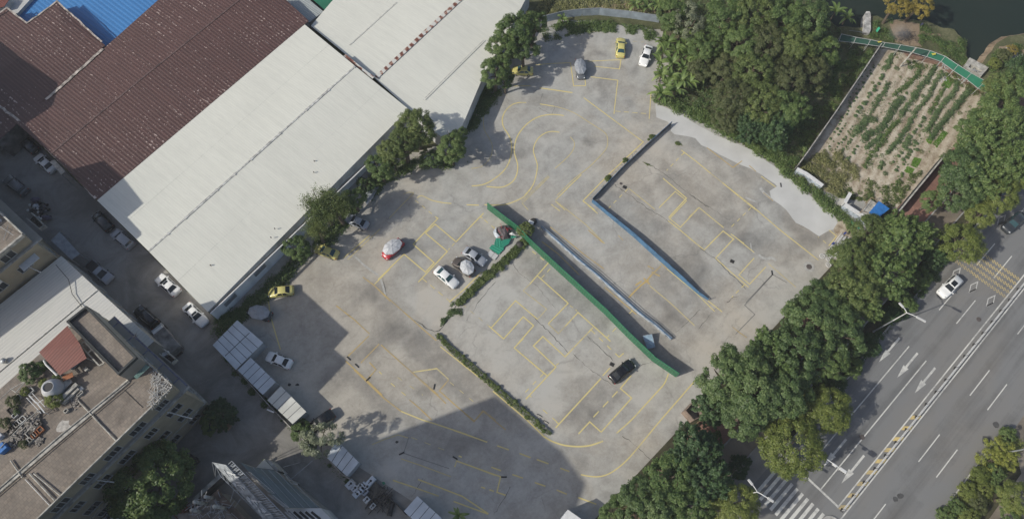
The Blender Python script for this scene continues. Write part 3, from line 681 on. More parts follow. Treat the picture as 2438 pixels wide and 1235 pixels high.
# cracks
cm = MB()
def crack(pts, wd=.1, seed=1):
    r = random.Random(seed); q = resample([P(*a) for a in pts], .5); q = [(x+r.uniform(-.12,.12), y+r.uniform(-.12,.12)) for x, y in q]
    strip(cm, q, [wd*r.uniform(.15,1.0) for _ in q], .014)
for i, (q, wd) in enumerate((([(1085,728),(1075,745),(1060,770),(1045,788),(1035,790),(1010,778),(985,760)], .22), (C3((540,440),(640,480),(800,590),(920,690),(1100,830),(1180,880)), .12), (C3((260,660),(420,770),(600,900),(760,1000),(900,1100)), .13),
    (C4((110,700),(260,810),(360,910),(560,1100)), .13), (C4((0,170),(180,290),(400,430)), .08), (C7((330,375),(215,500),(130,620),(40,760)), .1), (C7((490,180),(560,290),(740,420),(900,620)), .08), (C7((670,680),(860,870),(1040,1060)), .14),
    (C7((1230,910),(1400,1060),(1480,1140)), .08), (CB((490,150),(620,270),(740,360),(880,450)), .1), (CB((920,870),(1000,920),(1100,1010),(1200,1110)), .1), (CB((620,0),(740,110),(830,200)), .08), (C6((1195,660),(1260,610),(1310,600)), .16),
    (C9((940,1060),(850,1200),(820,1240)), .09), (CA((560,920),(480,1060),(400,1180)), .12), (C8((700,80),(720,180),(745,260)), .1), (C2((765,185),(780,130),(800,90)), .08), (C2((910,220),(880,290)), .07), (C6((700,950),(830,830),(930,730)), .1),
    ([(500,805),(560,880),(640,960),(700,1010)], .1), (C6((915,920),(1000,820),(1100,700)), .1), (CB((1050,280),(1100,250),(1190,215)), .12), (C2((745,230),(860,290)), .06), ([(735,610),(690,655),(630,700)], .08), ([(660,575),(700,640)], .06))):
    crack(q, wd, i)
struct(cm.build('slab_cracks', M['crack']))
# --- side street
sheet('side_street', [(-260,60),(-60,205),(20,275),(235,482),(490,738),(520,765),(512,790),(590,880),(690,985),(850,1108),(1068,1248),(1120,1400),(600,1700),(-900,1900),(-1500,300)], .02, M['street'])
# --- main road and its edges
rsheet('main_road', [(-95,-7.6),(70,-7.6),(70,30),(-95,30)], .02, M['road'])
rsheet('crossing_mouth', [(-60,-20.5),(-39.5,-20.5),(-39.5,-7.5),(-60,-7.5)], .03, M['street'])
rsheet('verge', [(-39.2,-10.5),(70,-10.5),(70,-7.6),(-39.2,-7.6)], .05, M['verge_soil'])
rsheet('cycle_path', [(-90,-14.2),(70,-14.2),(70,-10.6),(-90,-10.6)], .04, M['cycle'])
rsheet('footpath', [(-90,-19.2),(70,-19.2),(70,-14.3),(-90,-14.3)], .045, M['pink'])
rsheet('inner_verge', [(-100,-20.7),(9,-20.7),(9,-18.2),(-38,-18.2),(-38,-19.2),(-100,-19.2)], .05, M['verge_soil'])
k_ = MB()
def kerb(u0, u1, v, wdt=.22, h=.14):
    u = u0
    while u < u1:
        e = min(u1, u+1.0)-.02; a, b, c, d = R(u, v-wdt/2), R(e, v-wdt/2), R(e, v+wdt/2), R(u, v+wdt/2)
        k_.prism([a,b,c,d], 0, h); u += 1.0
kerb(-39, 70, -7.55); kerb(-39, 70, -10.55); kerb(-60, 70, -14.25); kerb(-80, -11.6, 15.3); kerb(-60, -40, -10.6)
struct(k_.build('kerb', M['kerb']))
rsheet('service_road', [(-95,19.8),(-14,19.8),(-11,16),(6,15.6),(70,15.6),(70,40),(-95,40)], .032, M['cycle'])
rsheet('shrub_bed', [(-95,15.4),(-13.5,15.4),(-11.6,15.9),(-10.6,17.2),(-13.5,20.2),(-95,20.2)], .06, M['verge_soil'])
wm, rym = MB(), MB()
def rl(u0, v0, u1, v1, wd=.16, mb=None, z=.034): strip(mb or wm, [R(u0, v0), R(u1, v1)], wd, z)
rl(-38, -7.15, -13, -7.15, .13); rl(-38.2, -3.3, -9.1, -3.3, .18); rl(-38.2, .03, -9.1, .03, .18)
for u in range(0, 60, 6): 
    if (u//6) % 2 == 0: rl(u, -3.34, u+6, -3.34); rl(u+.1, 0, u+6.1, 0)
rl(12.1, -3.34, 18, -3.34, .16, None, .0345)
rl(-38.4, 3.36, 70, 3.36, .2); rl(-90, 4.66, 70, 4.66, .2); rl(-38.3, -7.4, -38.2, 3.4, .32, None, .037); rl(-80, 14.72, -12.5, 14.72, .17)
for k in range(-7, 6):
    u = -2.8+15.0*k if False else -8.8+14.9*k
    rl(u, 8.12, u+6, 8.12); rl(u+.05, 11.33, u+6.05, 11.33); 
for v in (-5.22, -1.68, 1.71):
    for u0, vis in ((-15.05, True), (-35.1, v > -5)):
        if not vis: continue
        a = [(0,0),(2.6,-.48),(2.6,-.16),(6.0,-.17),(6.0,.17),(2.6,.16),(2.6,.48)]
        wm.poly([(*R(u0+x, v+y), .036) for x, y in a][::-1])
for u in (8.0, 23.0):
    for v in (-5.0, -1.55, 1.85):
        if u == 23.0 and v != -5.0: continue
        q = [(u-1.35, v), (u, v+.5), (u+1.35, v), (u, v-.5), (u-1.35, v), (u, v+.5)]; strip(wm, [R(*a) for a in q], .14, .038)
for i in range(13):   # zebra crossing
    v = -6.4+i*.98
    if v > 5: break
    wm.poly([(*R(-46.0, v-.24), .036), (*R(-40.6, v-.24), .036), (*R(-40.6, v+.24), .036), (*R(-46.0, v+.24), .036)])
u = -19.2
while u > -39:
    rym.poly([(*R(u, 3.48), .035), (*R(u+1.1, 4.54), .035), (*R(u+1.95, 4.54), .035), (*R(u+.85, 3.48), .035)]); u -= 2.42
for k in range(5):    # yellow speed-reducing bars made of small blocks
    u0 = 9.6+k*1.15
    for r_ in range(3):
        for c_ in range(36):
            if (c_+r_) % 2: continue
            v = -6.9+c_*.285; uu = u0+r_*.2+(v+6.9)*.06; rym.poly([(*R(uu, v), .036), (*R(uu, v+.26), .036), (*R(uu+.19, v+.26), .036), (*R(uu+.19, v), .036)])
wm.v and struct(wm.build('road_markings', M['white_paint'])); struct(rym.build('road_markings', M['road_yellow']))
# --- garden ground
sheet('garden_soil', rough_edge([(1893,402),(2093,118),(2120,118),(2160,128),(2235,145),(2290,180),(2340,215),(2368,232),(2300,330),(2235,388),(2132,502),(2060,480),(2010,465),(1960,455)], 12, 2, 9), .012, M['soil'])
sheet('river_bank_path', rough_edge([(2118,58),(2128,48),(2165,52),(2192,56),(2190,75),(2240,82),(2240,90),(2190,82),(2185,100),(2195,112),(2160,108),(2132,100),(2128,80)], 8, 2, 12), .015, M['bank'])
sheet('river_bank_litter', rough_edge([(2380,110),(2440,108),(2440,150),(2395,155),(2370,145)], 8, 2, 13), .015, M['bank'])
sheet('litter_strip', rough_edge([(2150,122),(2245,142),(2300,180),(2350,222),(2340,230),(2290,195),(2240,160),(2160,136)], 9, 2, 14), .02, M['straw'])
sheet('footworn_soil', rough_edge([(1560,20),(1500,8),(1400,14),(1405,24),(1500,20),(1520,28),(1560,32)], 9, 1.5, 15), .01, M['bank'])
sheet('yard_apron_soil', rough_edge([(1985,545),(2000,520),(2035,540),(2060,560),(2030,600),(1990,590)], 9, 2, 16), .013, M['soil'])
# ================================================================== buildings
def uvec(a, b): d = math.hypot(b[0]-a[0], b[1]-a[1]); return ((b[0]-a[0])/d, (b[1]-a[1])/d), d
def window(parent, c, t, nrm, z0, wdt, h, bars=2, name='window'):
    "frame standing 4 cm proud of the wall with one dark pane behind"
    f = MB(); off = .05
    def pt(s_, z, o_): return (c[0]+t[0]*s_+nrm[0]*o_, c[1]+t[1]*s_+nrm[1]*o_, z)
    def bar(s0, s1, za, zb, o0=.003, o1=.07):
        a = [pt(s0,za,o0), pt(s1,za,o0), pt(s1,za,o1), pt(s0,za,o1), pt(s0,zb,o0), pt(s1,zb,o0), pt(s1,zb,o1), pt(s0,zb,o1)]
        f.add(a, [(0,1,2,3),(7,6,5,4),(0,4,5,1),(1,5,6,2),(2,6,7,3),(3,7,4,0)])
    W = wdt/2; bar(-W-.06, W+.06, z0-.08, z0, .003, .14); bar(-W, W, z0+h, z0+h+.07)
    for i in range(bars+1):
        s_ = -W+wdt*i/bars; bar(s_-.035, s_+.035, z0, z0+h)
    fr = f.build(name, M['frame'], parent)
    g_ = MB(); g_.quad(pt(-W,z0,.02), pt(W,z0,.02), pt(W,z0+h,.02), pt(-W,z0+h,.02)); g_.build('pane', M['pane'], fr)
def parapet(mb, xy, z, h, t=.24, closed=True, m=0):
    n = len(xy)
    for i in range(n if closed else n-1):
        a, b = xy[i], xy[(i+1)%n]; u, d = uvec(a, b); nx, ny = u[1]*t, -u[0]*t
        e = t*.98; mb.prism([(a[0]+u[0]*(e if closed else 0), a[1]+u[1]*(e if closed else 0)), b, (b[0]-nx, b[1]-ny), (a[0]-nx+u[0]*(e if closed else 0), a[1]-ny+u[1]*(e if closed else 0))], z, z+h, m)
# --- long white warehouse and maroon warehouses (eaves 5 m)
def gable(name, label, cat, eaveA, ridge, eaveB, mt, wall, group=None, th=.06, ov=.0):
    "eave line A, ridge line, eave line B: two points each as (px,py,z)"
    L = [[P3(*q) for q in l] for l in (eaveA, ridge, eaveB)]
    c = L[1][0]; t = thing(name, label, cat, (c[0], c[1], 0), group=group)
    r_ = MB()
    for (a, b) in ((L[0], L[1]), (L[1], L[2])):
        q = [a[0], a[1], b[1], b[0]]; A = sum(q[i][0]*q[(i+1)%4][1]-q[(i+1)%4][0]*q[i][1] for i in range(4))
        if A < 0: q = q[::-1]
        r_.poly(q); r_.poly([(x, y, z-th) for x, y, z in q][::-1])
        for i in range(4): a_, b_ = q[i], q[(i+1)%4]; r_.quad((a_[0],a_[1],a_[2]-th), (b_[0],b_[1],b_[2]-th), b_, a_)
    r_.build('roof', mt, t)
    wl = MB(); ring = [L[0][0], L[0][1], L[1][1], L[2][1], L[2][0], L[1][0]]
    cx = sum(q[0] for q in ring)/6; cy = sum(q[1] for q in ring)/6
    ring = [(x-(x-cx)*.004-.0, y-(y-cy)*.004, z-.1) for x, y, z in ring]
    xy = [(q[0], q[1]) for q in ring]; wl.prism(xy, 0, [q[2] for q in ring], top=False); wo = wl.build('wall', wall, t)
    return t, L, r_, wo
wh, L, _, _ = gable('warehouse', 'long white corrugated-roof warehouse beside the yard, trees along its wall', 'warehouse',
    [(231,477,5), (723,57,5)], [(354,598,5.9), (846,158,5.9)], [(494,742,5), (973,260,5)], M['white_roof'], M['wall_sheet'])
rc = MB(); a, b = L[1]; u, d = uvec(a, b); nn = (-u[1], u[0])
s_ = 0; rr = random.Random(4)
while s_ < d-1:
    e = min(d, s_+rr.uniform(3, 7)); w_ = rr.uniform(.12, .2)
    rc.prism([(a[0]+u[0]*s_-nn[0]*w_, a[1]+u[1]*s_-nn[1]*w_), (a[0]+u[0]*e-nn[0]*w_, a[1]+u[1]*e-nn[1]*w_), (a[0]+u[0]*e+nn[0]*w_, a[1]+u[1]*e+nn[1]*w_), (a[0]+u[0]*s_+nn[0]*w_, a[1]+u[1]*s_+nn[1]*w_)], 5.85, 5.94+rr.uniform(0,.05)); s_ = e
    rc.box((a[0]+u[0]*e, a[1]+u[1]*e, 5.96), (.25,.5,.12), math.atan2(u[1],u[0]))
rc.build('ridge_cap', M['ridge'], wh)
fx = MB()
for q in ((748,383),(747,410),(654,544),(645,565),(501,631)): p = P3(*q, 5.55); fx.box(p, (.12,.16,.3), .4)
fx.build('roof_fixing', M['iron'], wh)
for q in ((828,442),(617,641),(545,711)):     # louvred openings in the yard-side wall
    lv = MB(); A_, B_ = P3(494,742,5), P3(973,260,5); uu, dd = uvec(A_, B_); n_ = (uu[1], -uu[0])
    c = P(q[0], q[1], 2.4); s0 = (c[0]-A_[0])*uu[0]+(c[1]-A_[1])*uu[1]
    for k in range(8):
        z = 1.9+k*.13; a_ = (A_[0]+uu[0]*(s0-1.2), A_[1]+uu[1]*(s0-1.2)); b_ = (A_[0]+uu[0]*(s0+1.2), A_[1]+uu[1]*(s0+1.2))
        lv.prism([a_, b_, (b_[0]+n_[0]*.1, b_[1]+n_[1]*.1), (a_[0]+n_[0]*.1, a_[1]+n_[1]*.1)], z, z+.06)
    lv.quad((*a_, 1.9), (*b_, 1.9), (*b_, 2.95), (*a_, 2.95)); lv.v = [(x+n_[0]*.01, y+n_[1]*.01, z) for x, y, z in lv.v]; lv.build('vent', M['steel'], wh)
gt = MB(); a, b = P(497,743,4.95), P(885,374,4.95); u, d = uvec(a, b); n_ = (u[1], -u[0])
gt.prism([a, b, (b[0]+n_[0]*.22, b[1]+n_[1]*.22), (a[0]+n_[0]*.22, a[1]+n_[1]*.22)], 4.82, 4.93); gt.build('gutter', M['dark_gap'], wh)
gt = MB(); c0 = [(p[0]+n_[0]*.24, p[1]+n_[1]*.24) for p in (a, b)]; gt.prism([c0[0], c0[1], (c0[1][0]+n_[0]*.16, c0[1][1]+n_[1]*.16), (c0[0][0]+n_[0]*.16, c0[0][1]+n_[1]*.16)], 4.72, 4.96); gt.build('fascia', M['whitesteel'], wh)
e_ = MB(); strip(e_, [P(*q, 5.15) for q in ((821,135),(840,150),(862,168),(890,189))], .55, 5.55); e_.build('rusty_flashing', M['rust_white'], wh)
for t0_ in (.48,):
    for (E0, E1, Rr0, Rr1) in (((231,477),(723,57),(354,598),(846,158)), ((494,742),(973,260),(354,598),(846,158))):
        lp = MB(); A_, B_, C_r, D_r = P3(*E0, 5), P3(*E1, 5), P3(*Rr0, 5.9), P3(*Rr1, 5.9); t1_ = t0_+.02
        q0 = [A_[i]+(C_r[i]-A_[i])*t1_ for i in range(3)]; q1 = [B_[i]+(D_r[i]-B_[i])*t1_ for i in range(3)]; lp.tube((q0[0], q0[1], q0[2]+.01), (q1[0], q1[1], q1[2]+.005), .012, n=4); lp.build('lap_joint', M['ridge'], wh)
# second white warehouse, split by a rust-streaked ridge
w2 = thing('warehouse', 'white corrugated warehouse with a rust-streaked ridge line at the top edge', 'warehouse', (*P(893,187,4.8), 0))
def on_plane(px, py, p0, p1, p2):
    "point of the roof plane p0 p1 p2 seen at that place"
    p0, p1, p2 = map(np.array, (p0, p1, p2)); n_ = np.cross(p1-p0, p2-p0); r_ = RM @ np.array([px-CX, -(py-CY), -FPX]); o_ = np.array([0,0,CAMH]); t_ = n_ @ (p0-o_)/(n_ @ r_); return tuple(o_+r_*t_)
def upw(q):
    A = sum(q[i][0]*q[(i+1)%len(q)][1]-q[(i+1)%len(q)][0]*q[i][1] for i in range(len(q))); return q if A > 0 else q[::-1]
r0, r1 = P3(893,187,4.8), P3(1108,-12,4.8); f0 = P3(1147,190,4.1); w0 = P3(740,62,3.9)
seq = [r0, on_plane(975,262,r0,r1,f0), on_plane(1050,326,r0,r1,f0), on_plane(1098,306,r0,r1,f0), f0, on_plane(1262,-20,r0,r1,f0), r1]
rf = MB(); rf.poly(upw(seq)); rf.poly(upw([w0, on_plane(812,-22,r0,r1,w0), r1, r0])); rf.build('roof', M['white_roof'], w2)
wl = MB(); wl.prism([q[:2] for q in seq[1:6]], 0, [q[2]-.06 for q in seq[1:6]], top=False); wl.build('wall', M['whitewall'], w2)
rd = MB(); strip(rd, [P(*q, 4.6) for q in ((1008,238),(1152,96))], .16, 4.62); rd.build('lap_joint', M['ridge'], w2); rd = MB(); strip(rd, [P(*q, 4.45) for q in ((832,108),(944,6))], .12, 4.47); rd.build('lap_joint', M['ridge'], w2)
rs = MB(); strip(rs, [P(*q, 4.85) for q in ((896,185),(960,126),(1020,70),(1105,-9))], .75, 4.92); rs.build('ridge_flashing', M['rust_white'], w2)
# maroon warehouses
mr, L, _, _ = gable('warehouse', 'maroon corrugated-roof warehouse between the blue roof and the white one', 'warehouse',
    [(112,236,4.6), (386,-8,4.6)], [(122,366,5.7), (580,-8,5.7)], [(231,476,5.05), (735,50,5.05)], M['maroon_roof'], M['blockwall'])
mf = MB(); mf.poly(upw([P3(*q) for q in ((112,236,4.6),(-10,250,4.8),(122,366,5.7))])); mf.build('roof_hip', M['maroon_roof'], mr); mf = MB(); mf.poly(upw([P3(*q) for q in ((735,50,5.05),(672,-8,5.2),(580,-8,5.7))]))
mf.build('roof_hip', M['maroon_roof'], mr)
gm = MB(); strip(gm, [P(*q, 5.1) for q in rough_edge([(-4,250),(60,300),(122,366),(150,390),(200,440),(233,480)], 8, 1.2, 3, False)], .42, 5.1); gm.build('eave_mortar', M['gutter'], mr)
gm = MB(); strip(gm, [P(*q, 4.9) for q in rough_edge([(108,236),(118,228),(250,110)], 8, .8, 3, False)], .5, 4.78); gm.build('valley_gutter', M['gutter'], mr)
gm = MB(); strip(gm, [P(*q, 5.7) for q in ((122,366),(350,177),(580,-8))], .3, 5.76); gm.build('ridge_cap', mat('maroon_ridge_cap', (.12,.075,.07), .6, .3, 1), mr)
mr2, L, _, _ = gable('warehouse', 'maroon corrugated-roof shed with pale crust specks, left of the blue roof', 'warehouse',
    [(-150,110,4.4), (-40,75,4.4)], [(-90,250,5.2), (148,50,5.2)], [(-10,340,4.7), (250,108,4.7)], M['maroon_roof'], M['blockwall'])
mf = MB(); mf.poly(upw([P3(*q) for q in ((136,4,4.9),(250,108,4.7),(148,50,5.2))])); mf.build('roof_slope', M['maroon_roof'], mr2); mf = MB(); mf.poly([P3(*q) for q in ((-90,250,5.2),(-120,100,4.5),(17,20,4.5),(64,57,4.9))][::-1]); mf.poly([P3(*q) for q in ((64,57,4.9),(136,4,4.9),(148,50,5.2),(-90,250,5.2))][::-1])
mf.build('roof_slope', M['maroon_roof'], mr2)
mw_ = MB(); mw_.prism([P(*q, 4.4) for q in ((-110,120),(17,22),(64,58),(136,6),(246,106),(110,225),(-40,330))], 0, 4.35, top=False); mw_.build('wall', M['blockwall'], mr2)
gm = MB()
for q in (((-30,50),(17,20),(64,57),(136,4),(250,107)),): strip(gm, [P(*a, 4.9) for a in rough_edge(q, 9, .8, 5, False)], .3, 5.0)
gm.build('eave_mortar', M['gutter'], mr2)
bs = thing('blue_shed', 'bright blue corrugated roof beside the maroon warehouses', 'warehouse', (*P(200,40), 0))
bm_ = MB(); q = [P3(*a) for a in ((36,32,2.3),(80,-10,2.3),(400,-16,3.0),(250,112,2.6),(120,120,2.5))]
bm_.poly(q if sum(q[i][0]*q[(i+1)%5][1]-q[(i+1)%5][0]*q[i][1] for i in range(5)) > 0 else q[::-1]); bm_.build('roof', M['blue_roof'], bs)
bw = MB(); bw.prism([P(*a, 2.3) for a in ((38,32),(80,-8),(395,-14),(250,110),(122,118))], 0, 2.2, top=False); bw.build('wall', M['blockwall'], bs)
# odd roofs along the top edge
def simple_roof(name, label, px, z, mt, wall=None, cat='building', zs=None):
    t = thing(name, label, cat, (*P(*px[0], z), 0)); m = MB(); q = [P3(a, b, (zs[i] if zs else z)) for i, (a, b) in enumerate(px)]
    if sum(q[i][0]*q[(i+1)%len(q)][1]-q[(i+1)%len(q)][0]*q[i][1] for i in range(len(q))) < 0: q = q[::-1]
    m.poly(q); m.poly([(x, y, c-.08) for x, y, c in q][::-1])
    for i in range(len(q)): a, b = q[i], q[(i+1)%len(q)]; m.quad((a[0],a[1],a[2]-.08),(b[0],b[1],b[2]-.08), b, a)
    m.build('roof', mt, t); wl = MB(); cx = sum(a[0] for a in q)/len(q); cy = sum(a[1] for a in q)/len(q)
    wl.prism([(x-(x-cx)*.02, y-(y-cy)*.02) for x, y, _ in q], 0, [c-.1 for _, _, c in q], top=False); wl.build('wall', wall or M['whitewall'], t); return t
simple_roof('shed', 'pale grey ribbed lean-to roof squeezed between maroon and white warehouses', [(664,-10),(736,54),(770,28),(722,-12)], 3.2, M['grey_roof'])
simple_roof('shed', 'dark green netted shed roof at the very top between the white roofs', [(735,-10),(772,25),(792,8),(806,-12)], 2.6, M['darkgreen'], M['green_dark_gap'])
simple_roof('building', 'pale flat-roofed building in the top left corner', [(-40,45),(-2,40),(16,20),(40,34),(84,-14),(-60,-14)], 3.0, M['whitewall'])
simple_roof('awning', 'small terracotta coloured roof corner at the top left edge', [(-20,25),(10,16),(24,-4),(-20,-10)], 4.2, M['red_awning'])
# --- five-storey-high block with the roof terrace (15 m) and its stair tower
BE = (-42.62, 19.86); BA = (-.777, .629); BB = (-.629, -.777); NE_ = (.629, .777); SE_ = (.777, -.629)
def bp(a, b): return (BE[0]+BA[0]*a+BB[0]*b, BE[1]+BA[1]*a+BB[1]*b)
def inv(px, py, z): x, y = P(px, py, z); dx, dy = x-BE[0], y-BE[1]; return (dx*BA[0]+dy*BA[1], dx*BB[0]+dy*BB[1])
TH = 14.7
blk = thing('apartment_block', 'tan rendered block with tiled roof terrace, pipes and a stair tower', 'building', (*BE, 0))
foot = [bp(0,0), bp(0,44), bp(17.2,44), bp(17.2,0)]
bw = MB(); bw.prism(foot, 0, TH, top=False); bw.build('wall', M['plaster'], blk)
rf = MB(); rf.poly([(x, y, TH) for x, y in [foot[0], foot[3], foot[2], foot[1]]]); 
if rf.v and (lambda a: sum(a[i][0]*a[(i+1)%4][1]-a[(i+1)%4][0]*a[i][1] for i in range(4)))(rf.v) < 0: rf.f = [tuple(reversed(rf.f[0]))]
rf.build('roof_terrace', M['terrace'], blk)
pm = MB(); parapet(pm, [bp(0,0), bp(0,44)], TH, .32, .16, False); parapet(pm, [bp(14.5,0), bp(0,0)], TH, .32, .16, False); pm.build('parapet', M['slab'], blk)
lg = MB()
def ledge(mb, z, se, ne, th=.14, L=44, N_=15.5, inner=.002):
    mb.prism([bp(-se+0,-ne) if False else (BE[0]+SE_[0]*se+NE_[0]*0, BE[1]+SE_[1]*se+NE_[1]*0), (bp(0,L)[0]+SE_[0]*se, bp(0,L)[1]+SE_[1]*se), (bp(0,L)[0]+SE_[0]*inner, bp(0,L)[1]+SE_[1]*inner), (BE[0]+SE_[0]*inner, BE[1]+SE_[1]*inner)], z-th, z)
    c = (BE[0]+SE_[0]*se, BE[1]+SE_[1]*se); e = bp(N_, 0)
    mb.prism([(c[0]+NE_[0]*.003, c[1]+NE_[1]*.003), (c[0]+NE_[0]*ne, c[1]+NE_[1]*ne), (e[0]+NE_[0]*ne, e[1]+NE_[1]*ne), (e[0]+NE_[0]*.003, e[1]+NE_[1]*.003)], z-th, z)
ledge(lg, 12.05, .62, 1.2); lg.build('ledge', M['plaster2'], blk)
lg = MB(); a = (BE[0]+SE_[0]*.62, BE[1]+SE_[1]*.62); b = (bp(0,44)[0]+SE_[0]*.62, bp(0,44)[1]+SE_[1]*.62)
strip(lg, [tuple(q) for q in rough_edge([(a[0]+NE_[0]*1.2-SE_[0]*.12, a[1]+NE_[1]*1.2-SE_[1]*.12), (b[0]-SE_[0]*.12, b[1]-SE_[1]*.12)], .8, .03, 3, False)], .3, 12.08); lg.build('ledge_rim', M['slab'], blk)
lg = MB(); ledge(lg, 3.3, .12, .35, .12); lg.build('lower_band', M['slab'], blk)
bl = MB()
for k in range(5): 
    c = bp(1.5+k*3.2, -.62); bl.box((c[0], c[1], 12.08), (.16, 1.15, .05), math.atan2(BA[1], BA[0]))
strip(bl, [bp(-.2,-1.05), bp(15.2,-1.05)], .2, 12.11); bl.build('ledge_bars', mat('bluish_ledge_bars', (.17,.17,.24), .7, .3, 2), blk)  # bluish cross bars and one long strip on the ledge
for fl, z0 in enumerate((1.0, 4.6, 8.3, 12.25)):
    hh = 1.55 if fl < 3 else 1.45
    for k in range(10):
        s_ = 2.7+k*4.1; c = bp(0, s_); window(blk, c, BB, SE_, z0, 2.3 if (k+fl)%3 else 1.8, hh, 3)
        if s_ > 26 and fl == 0: continue
    for s_ in (2.6, 6.4, 10.2): window(blk, bp(s_, 0), BA, NE_, z0, 1.5, hh, 2)
# pipes, drains and lines of pipework on the terrace
def tpipe(px, z, r_, mt, name='pipe', par=blk):
    m = MB(); m.path([P3(*q, z) for q in px], r_, 6); return m.build(name, mt, par)
cb = MB(); a, b = P(307,906,TH), P(-30,1192,TH); strip(cb, [a, b], .55, TH+.16); u, d = uvec(a, b); 
strip(cb, [(a[0]+.1, a[1]), (b[0]+.1, b[1])], .5, TH+.10); cb.build('raised_duct', M['slab'], blk)
tpipe([(303,907),(150,1030),(-30,1186)], TH+.26, .09, M['slab']); tpipe([(312,911),(160,1037),(-30,1200)], TH+.26, .06, M['debris'])
tpipe([(186,953),(276,1048)], TH+.18, .09, M['slab']); tpipe([(70,1126),(130,1190)], TH+.2, .1, M['slab']); tpipe([(80,1126),(143,1178)], TH+.2, .08, M['slab']); tpipe([(25,1095),(53,1136)], TH+.2, .09, M['slab'])
tpipe([(60,1140),(118,1202)], TH+.15, .05, M['whitesteel']); tpipe([(296,928),(340,970)], TH+.05, .03, M['iron']); tpipe([(215,985),(262,1030)], TH+.05, .03, M['iron'])
for (x0,y0,x1,y1,zz) in ((398,980,458,996,10.5),(228,1142,272,1147,10.6),(400,981,400,984,12)):
    m = MB(); m.tube(P3(x0,y0,zz), P3(x1,y1,zz-.4), .07, n=6); m.build('drain_pipe', M['whitesteel'], blk)
# stair tower
tw = [P(*q, 18.0) for q in ((205,727),(325,850),(281,892),(157,765))]
m = MB(); m.prism(tw, TH, 17.45, mtop=1); 
t_ = MB(); t_.prism(tw, TH-.2, 17.4, top=False); t_.build('tower_wall', M['plaster2'], blk)
m2_ = MB(); m2_.poly([(x, y, 17.4) for x, y in tw][::-1] if sum(tw[i][0]*tw[(i+1)%4][1]-tw[(i+1)%4][0]*tw[i][1] for i in range(4)) < 0 else [(x, y, 17.4) for x, y in tw]); m2_.build('tower_roof', M['terrace'], blk)
pp = MB(); n4 = tw if sum(tw[i][0]*tw[(i+1)%4][1]-tw[(i+1)%4][0]*tw[i][1] for i in range(4)) > 0 else tw[::-1]
for i in range(4):
    a, b = n4[i], n4[(i+1)%4]; u, d = uvec(a, b); t = .28; pp.prism([a, b, (b[0]-u[1]*t, b[1]+u[0]*t), (a[0]-u[1]*t, a[1]+u[0]*t)], 17.405, 18.0 if i in (1,2,3) else 18.0)
pp.v = [(x, y, z+(i//8)*.004) for i, (x, y, z) in enumerate(pp.v)]; pp.build('tower_parapet', M['darkwall'], blk)
m = MB(); m.tube(P3(325,803,17.45), P3(322,795,19.2), .03); m.tube(P3(313,800,17.9), P3(328,798,18.3), .025); m.tube(P3(318,806,18.2), P3(326,792,18.5), .025); m.build('aerial', M['iron'], blk)
cf = MB()
for q in ((156,826,180,868),(160,822,184,865)): pass
fr_ = [P(*q, TH+1) for q in ((194,822),(240,872),(252,866),(205,815))]
for i in range(4): cf.tube((*fr_[i], TH+1.4), (*fr_[(i+1)%4], TH+1.4), .12, n=4)
cf.tube((*P(213,842,TH+1), TH+1.4), (*P(222,834,TH+1), TH+1.4), .12, n=4); cf.build('concrete_frame', M['slab'], blk)
cg = MB(); cg.prism([P(*q, 15.4) for q in ((157,832),(163,858),(158,858),(150,835))], TH, 15.4)
can = MB(); q = [P3(*a, 16.2) for a in ((318,896),(326,902),(357,872),(347,867))]; can.poly(q); can.v = [(x, y, z) for x, y, z in can.v]; can.build('glazed_canopy', mat('sea_green_glazing', (.12,.2,.18), .3, .2, 2), blk)
# long white-roofed building along the street and the first block
sr = thing('row_building', 'long pale ribbed-roof building along the side street, half in shade', 'building', (*P(147,609,6.5), 0))
rf = MB(); e0, e1 = P(146,609,6.5), P(345,792,6.5); u, d = uvec(e0, e1); nb = (-u[1]*-1, u[0]*-1); nb = (u[1], -u[0])
nb = (-abs(nb[0]), -abs(nb[1])) if True else nb
def ws(s_, t_, z): return (e0[0]+u[0]*s_+nb[0]*t_, e0[1]+u[1]*s_+nb[1]*t_, z)
rf.poly([ws(0,0,6.5), ws(0,26,8.1), ws(9.2,26,8.5), ws(9.2,0,6.9)][::1]); rf.poly([ws(9.2,0,6.9), ws(9.2,26,8.5), ws(d+2,26,8.0), ws(d+2,0,6.4)])
rf.f = [tuple(reversed(f)) if False else f for f in rf.f]; rf.build('roof', M['pale_roof'], sr)
wl = MB(); wl.prism([ws(0.02,.03,0)[:2], ws(d+2,.03,0)[:2], ws(d+2,25.9,0)[:2], ws(.02,25.9,0)[:2]], 0, 6.3, top=False); wl.build('wall', M['plaster2'], sr)
for s_ in (2.0, 5.6, 9.4, 13.2, 16.6):
    for z0 in (1.0, 3.9): window(sr, ws(s_, 0, 0)[:2], u, (-nb[0], -nb[1]), z0, 1.5, 1.5, 2)
m = MB(); m.path([P3(*q, 7.3) for q in ((133,630),(163,665),(172,700),(195,730))], .05, 5); m.build('cable', M['iron'], sr)
m = MB(); m.path([ws(9.2, t_, 6.95+t_/26*1.6) for t_ in (0, 26)], .1, 5); m.build('ridge_cap', M['ridge'], sr)
vt = MB(); p = P3(14,861,7.6); vt.lathe(p, [(.3,0),(.3,.4),(.45,.5),(.4,.75),(.1,.9),(0,.9)], 12); vt.build('roof_ventilator', M['steel'], sr, smooth=True)
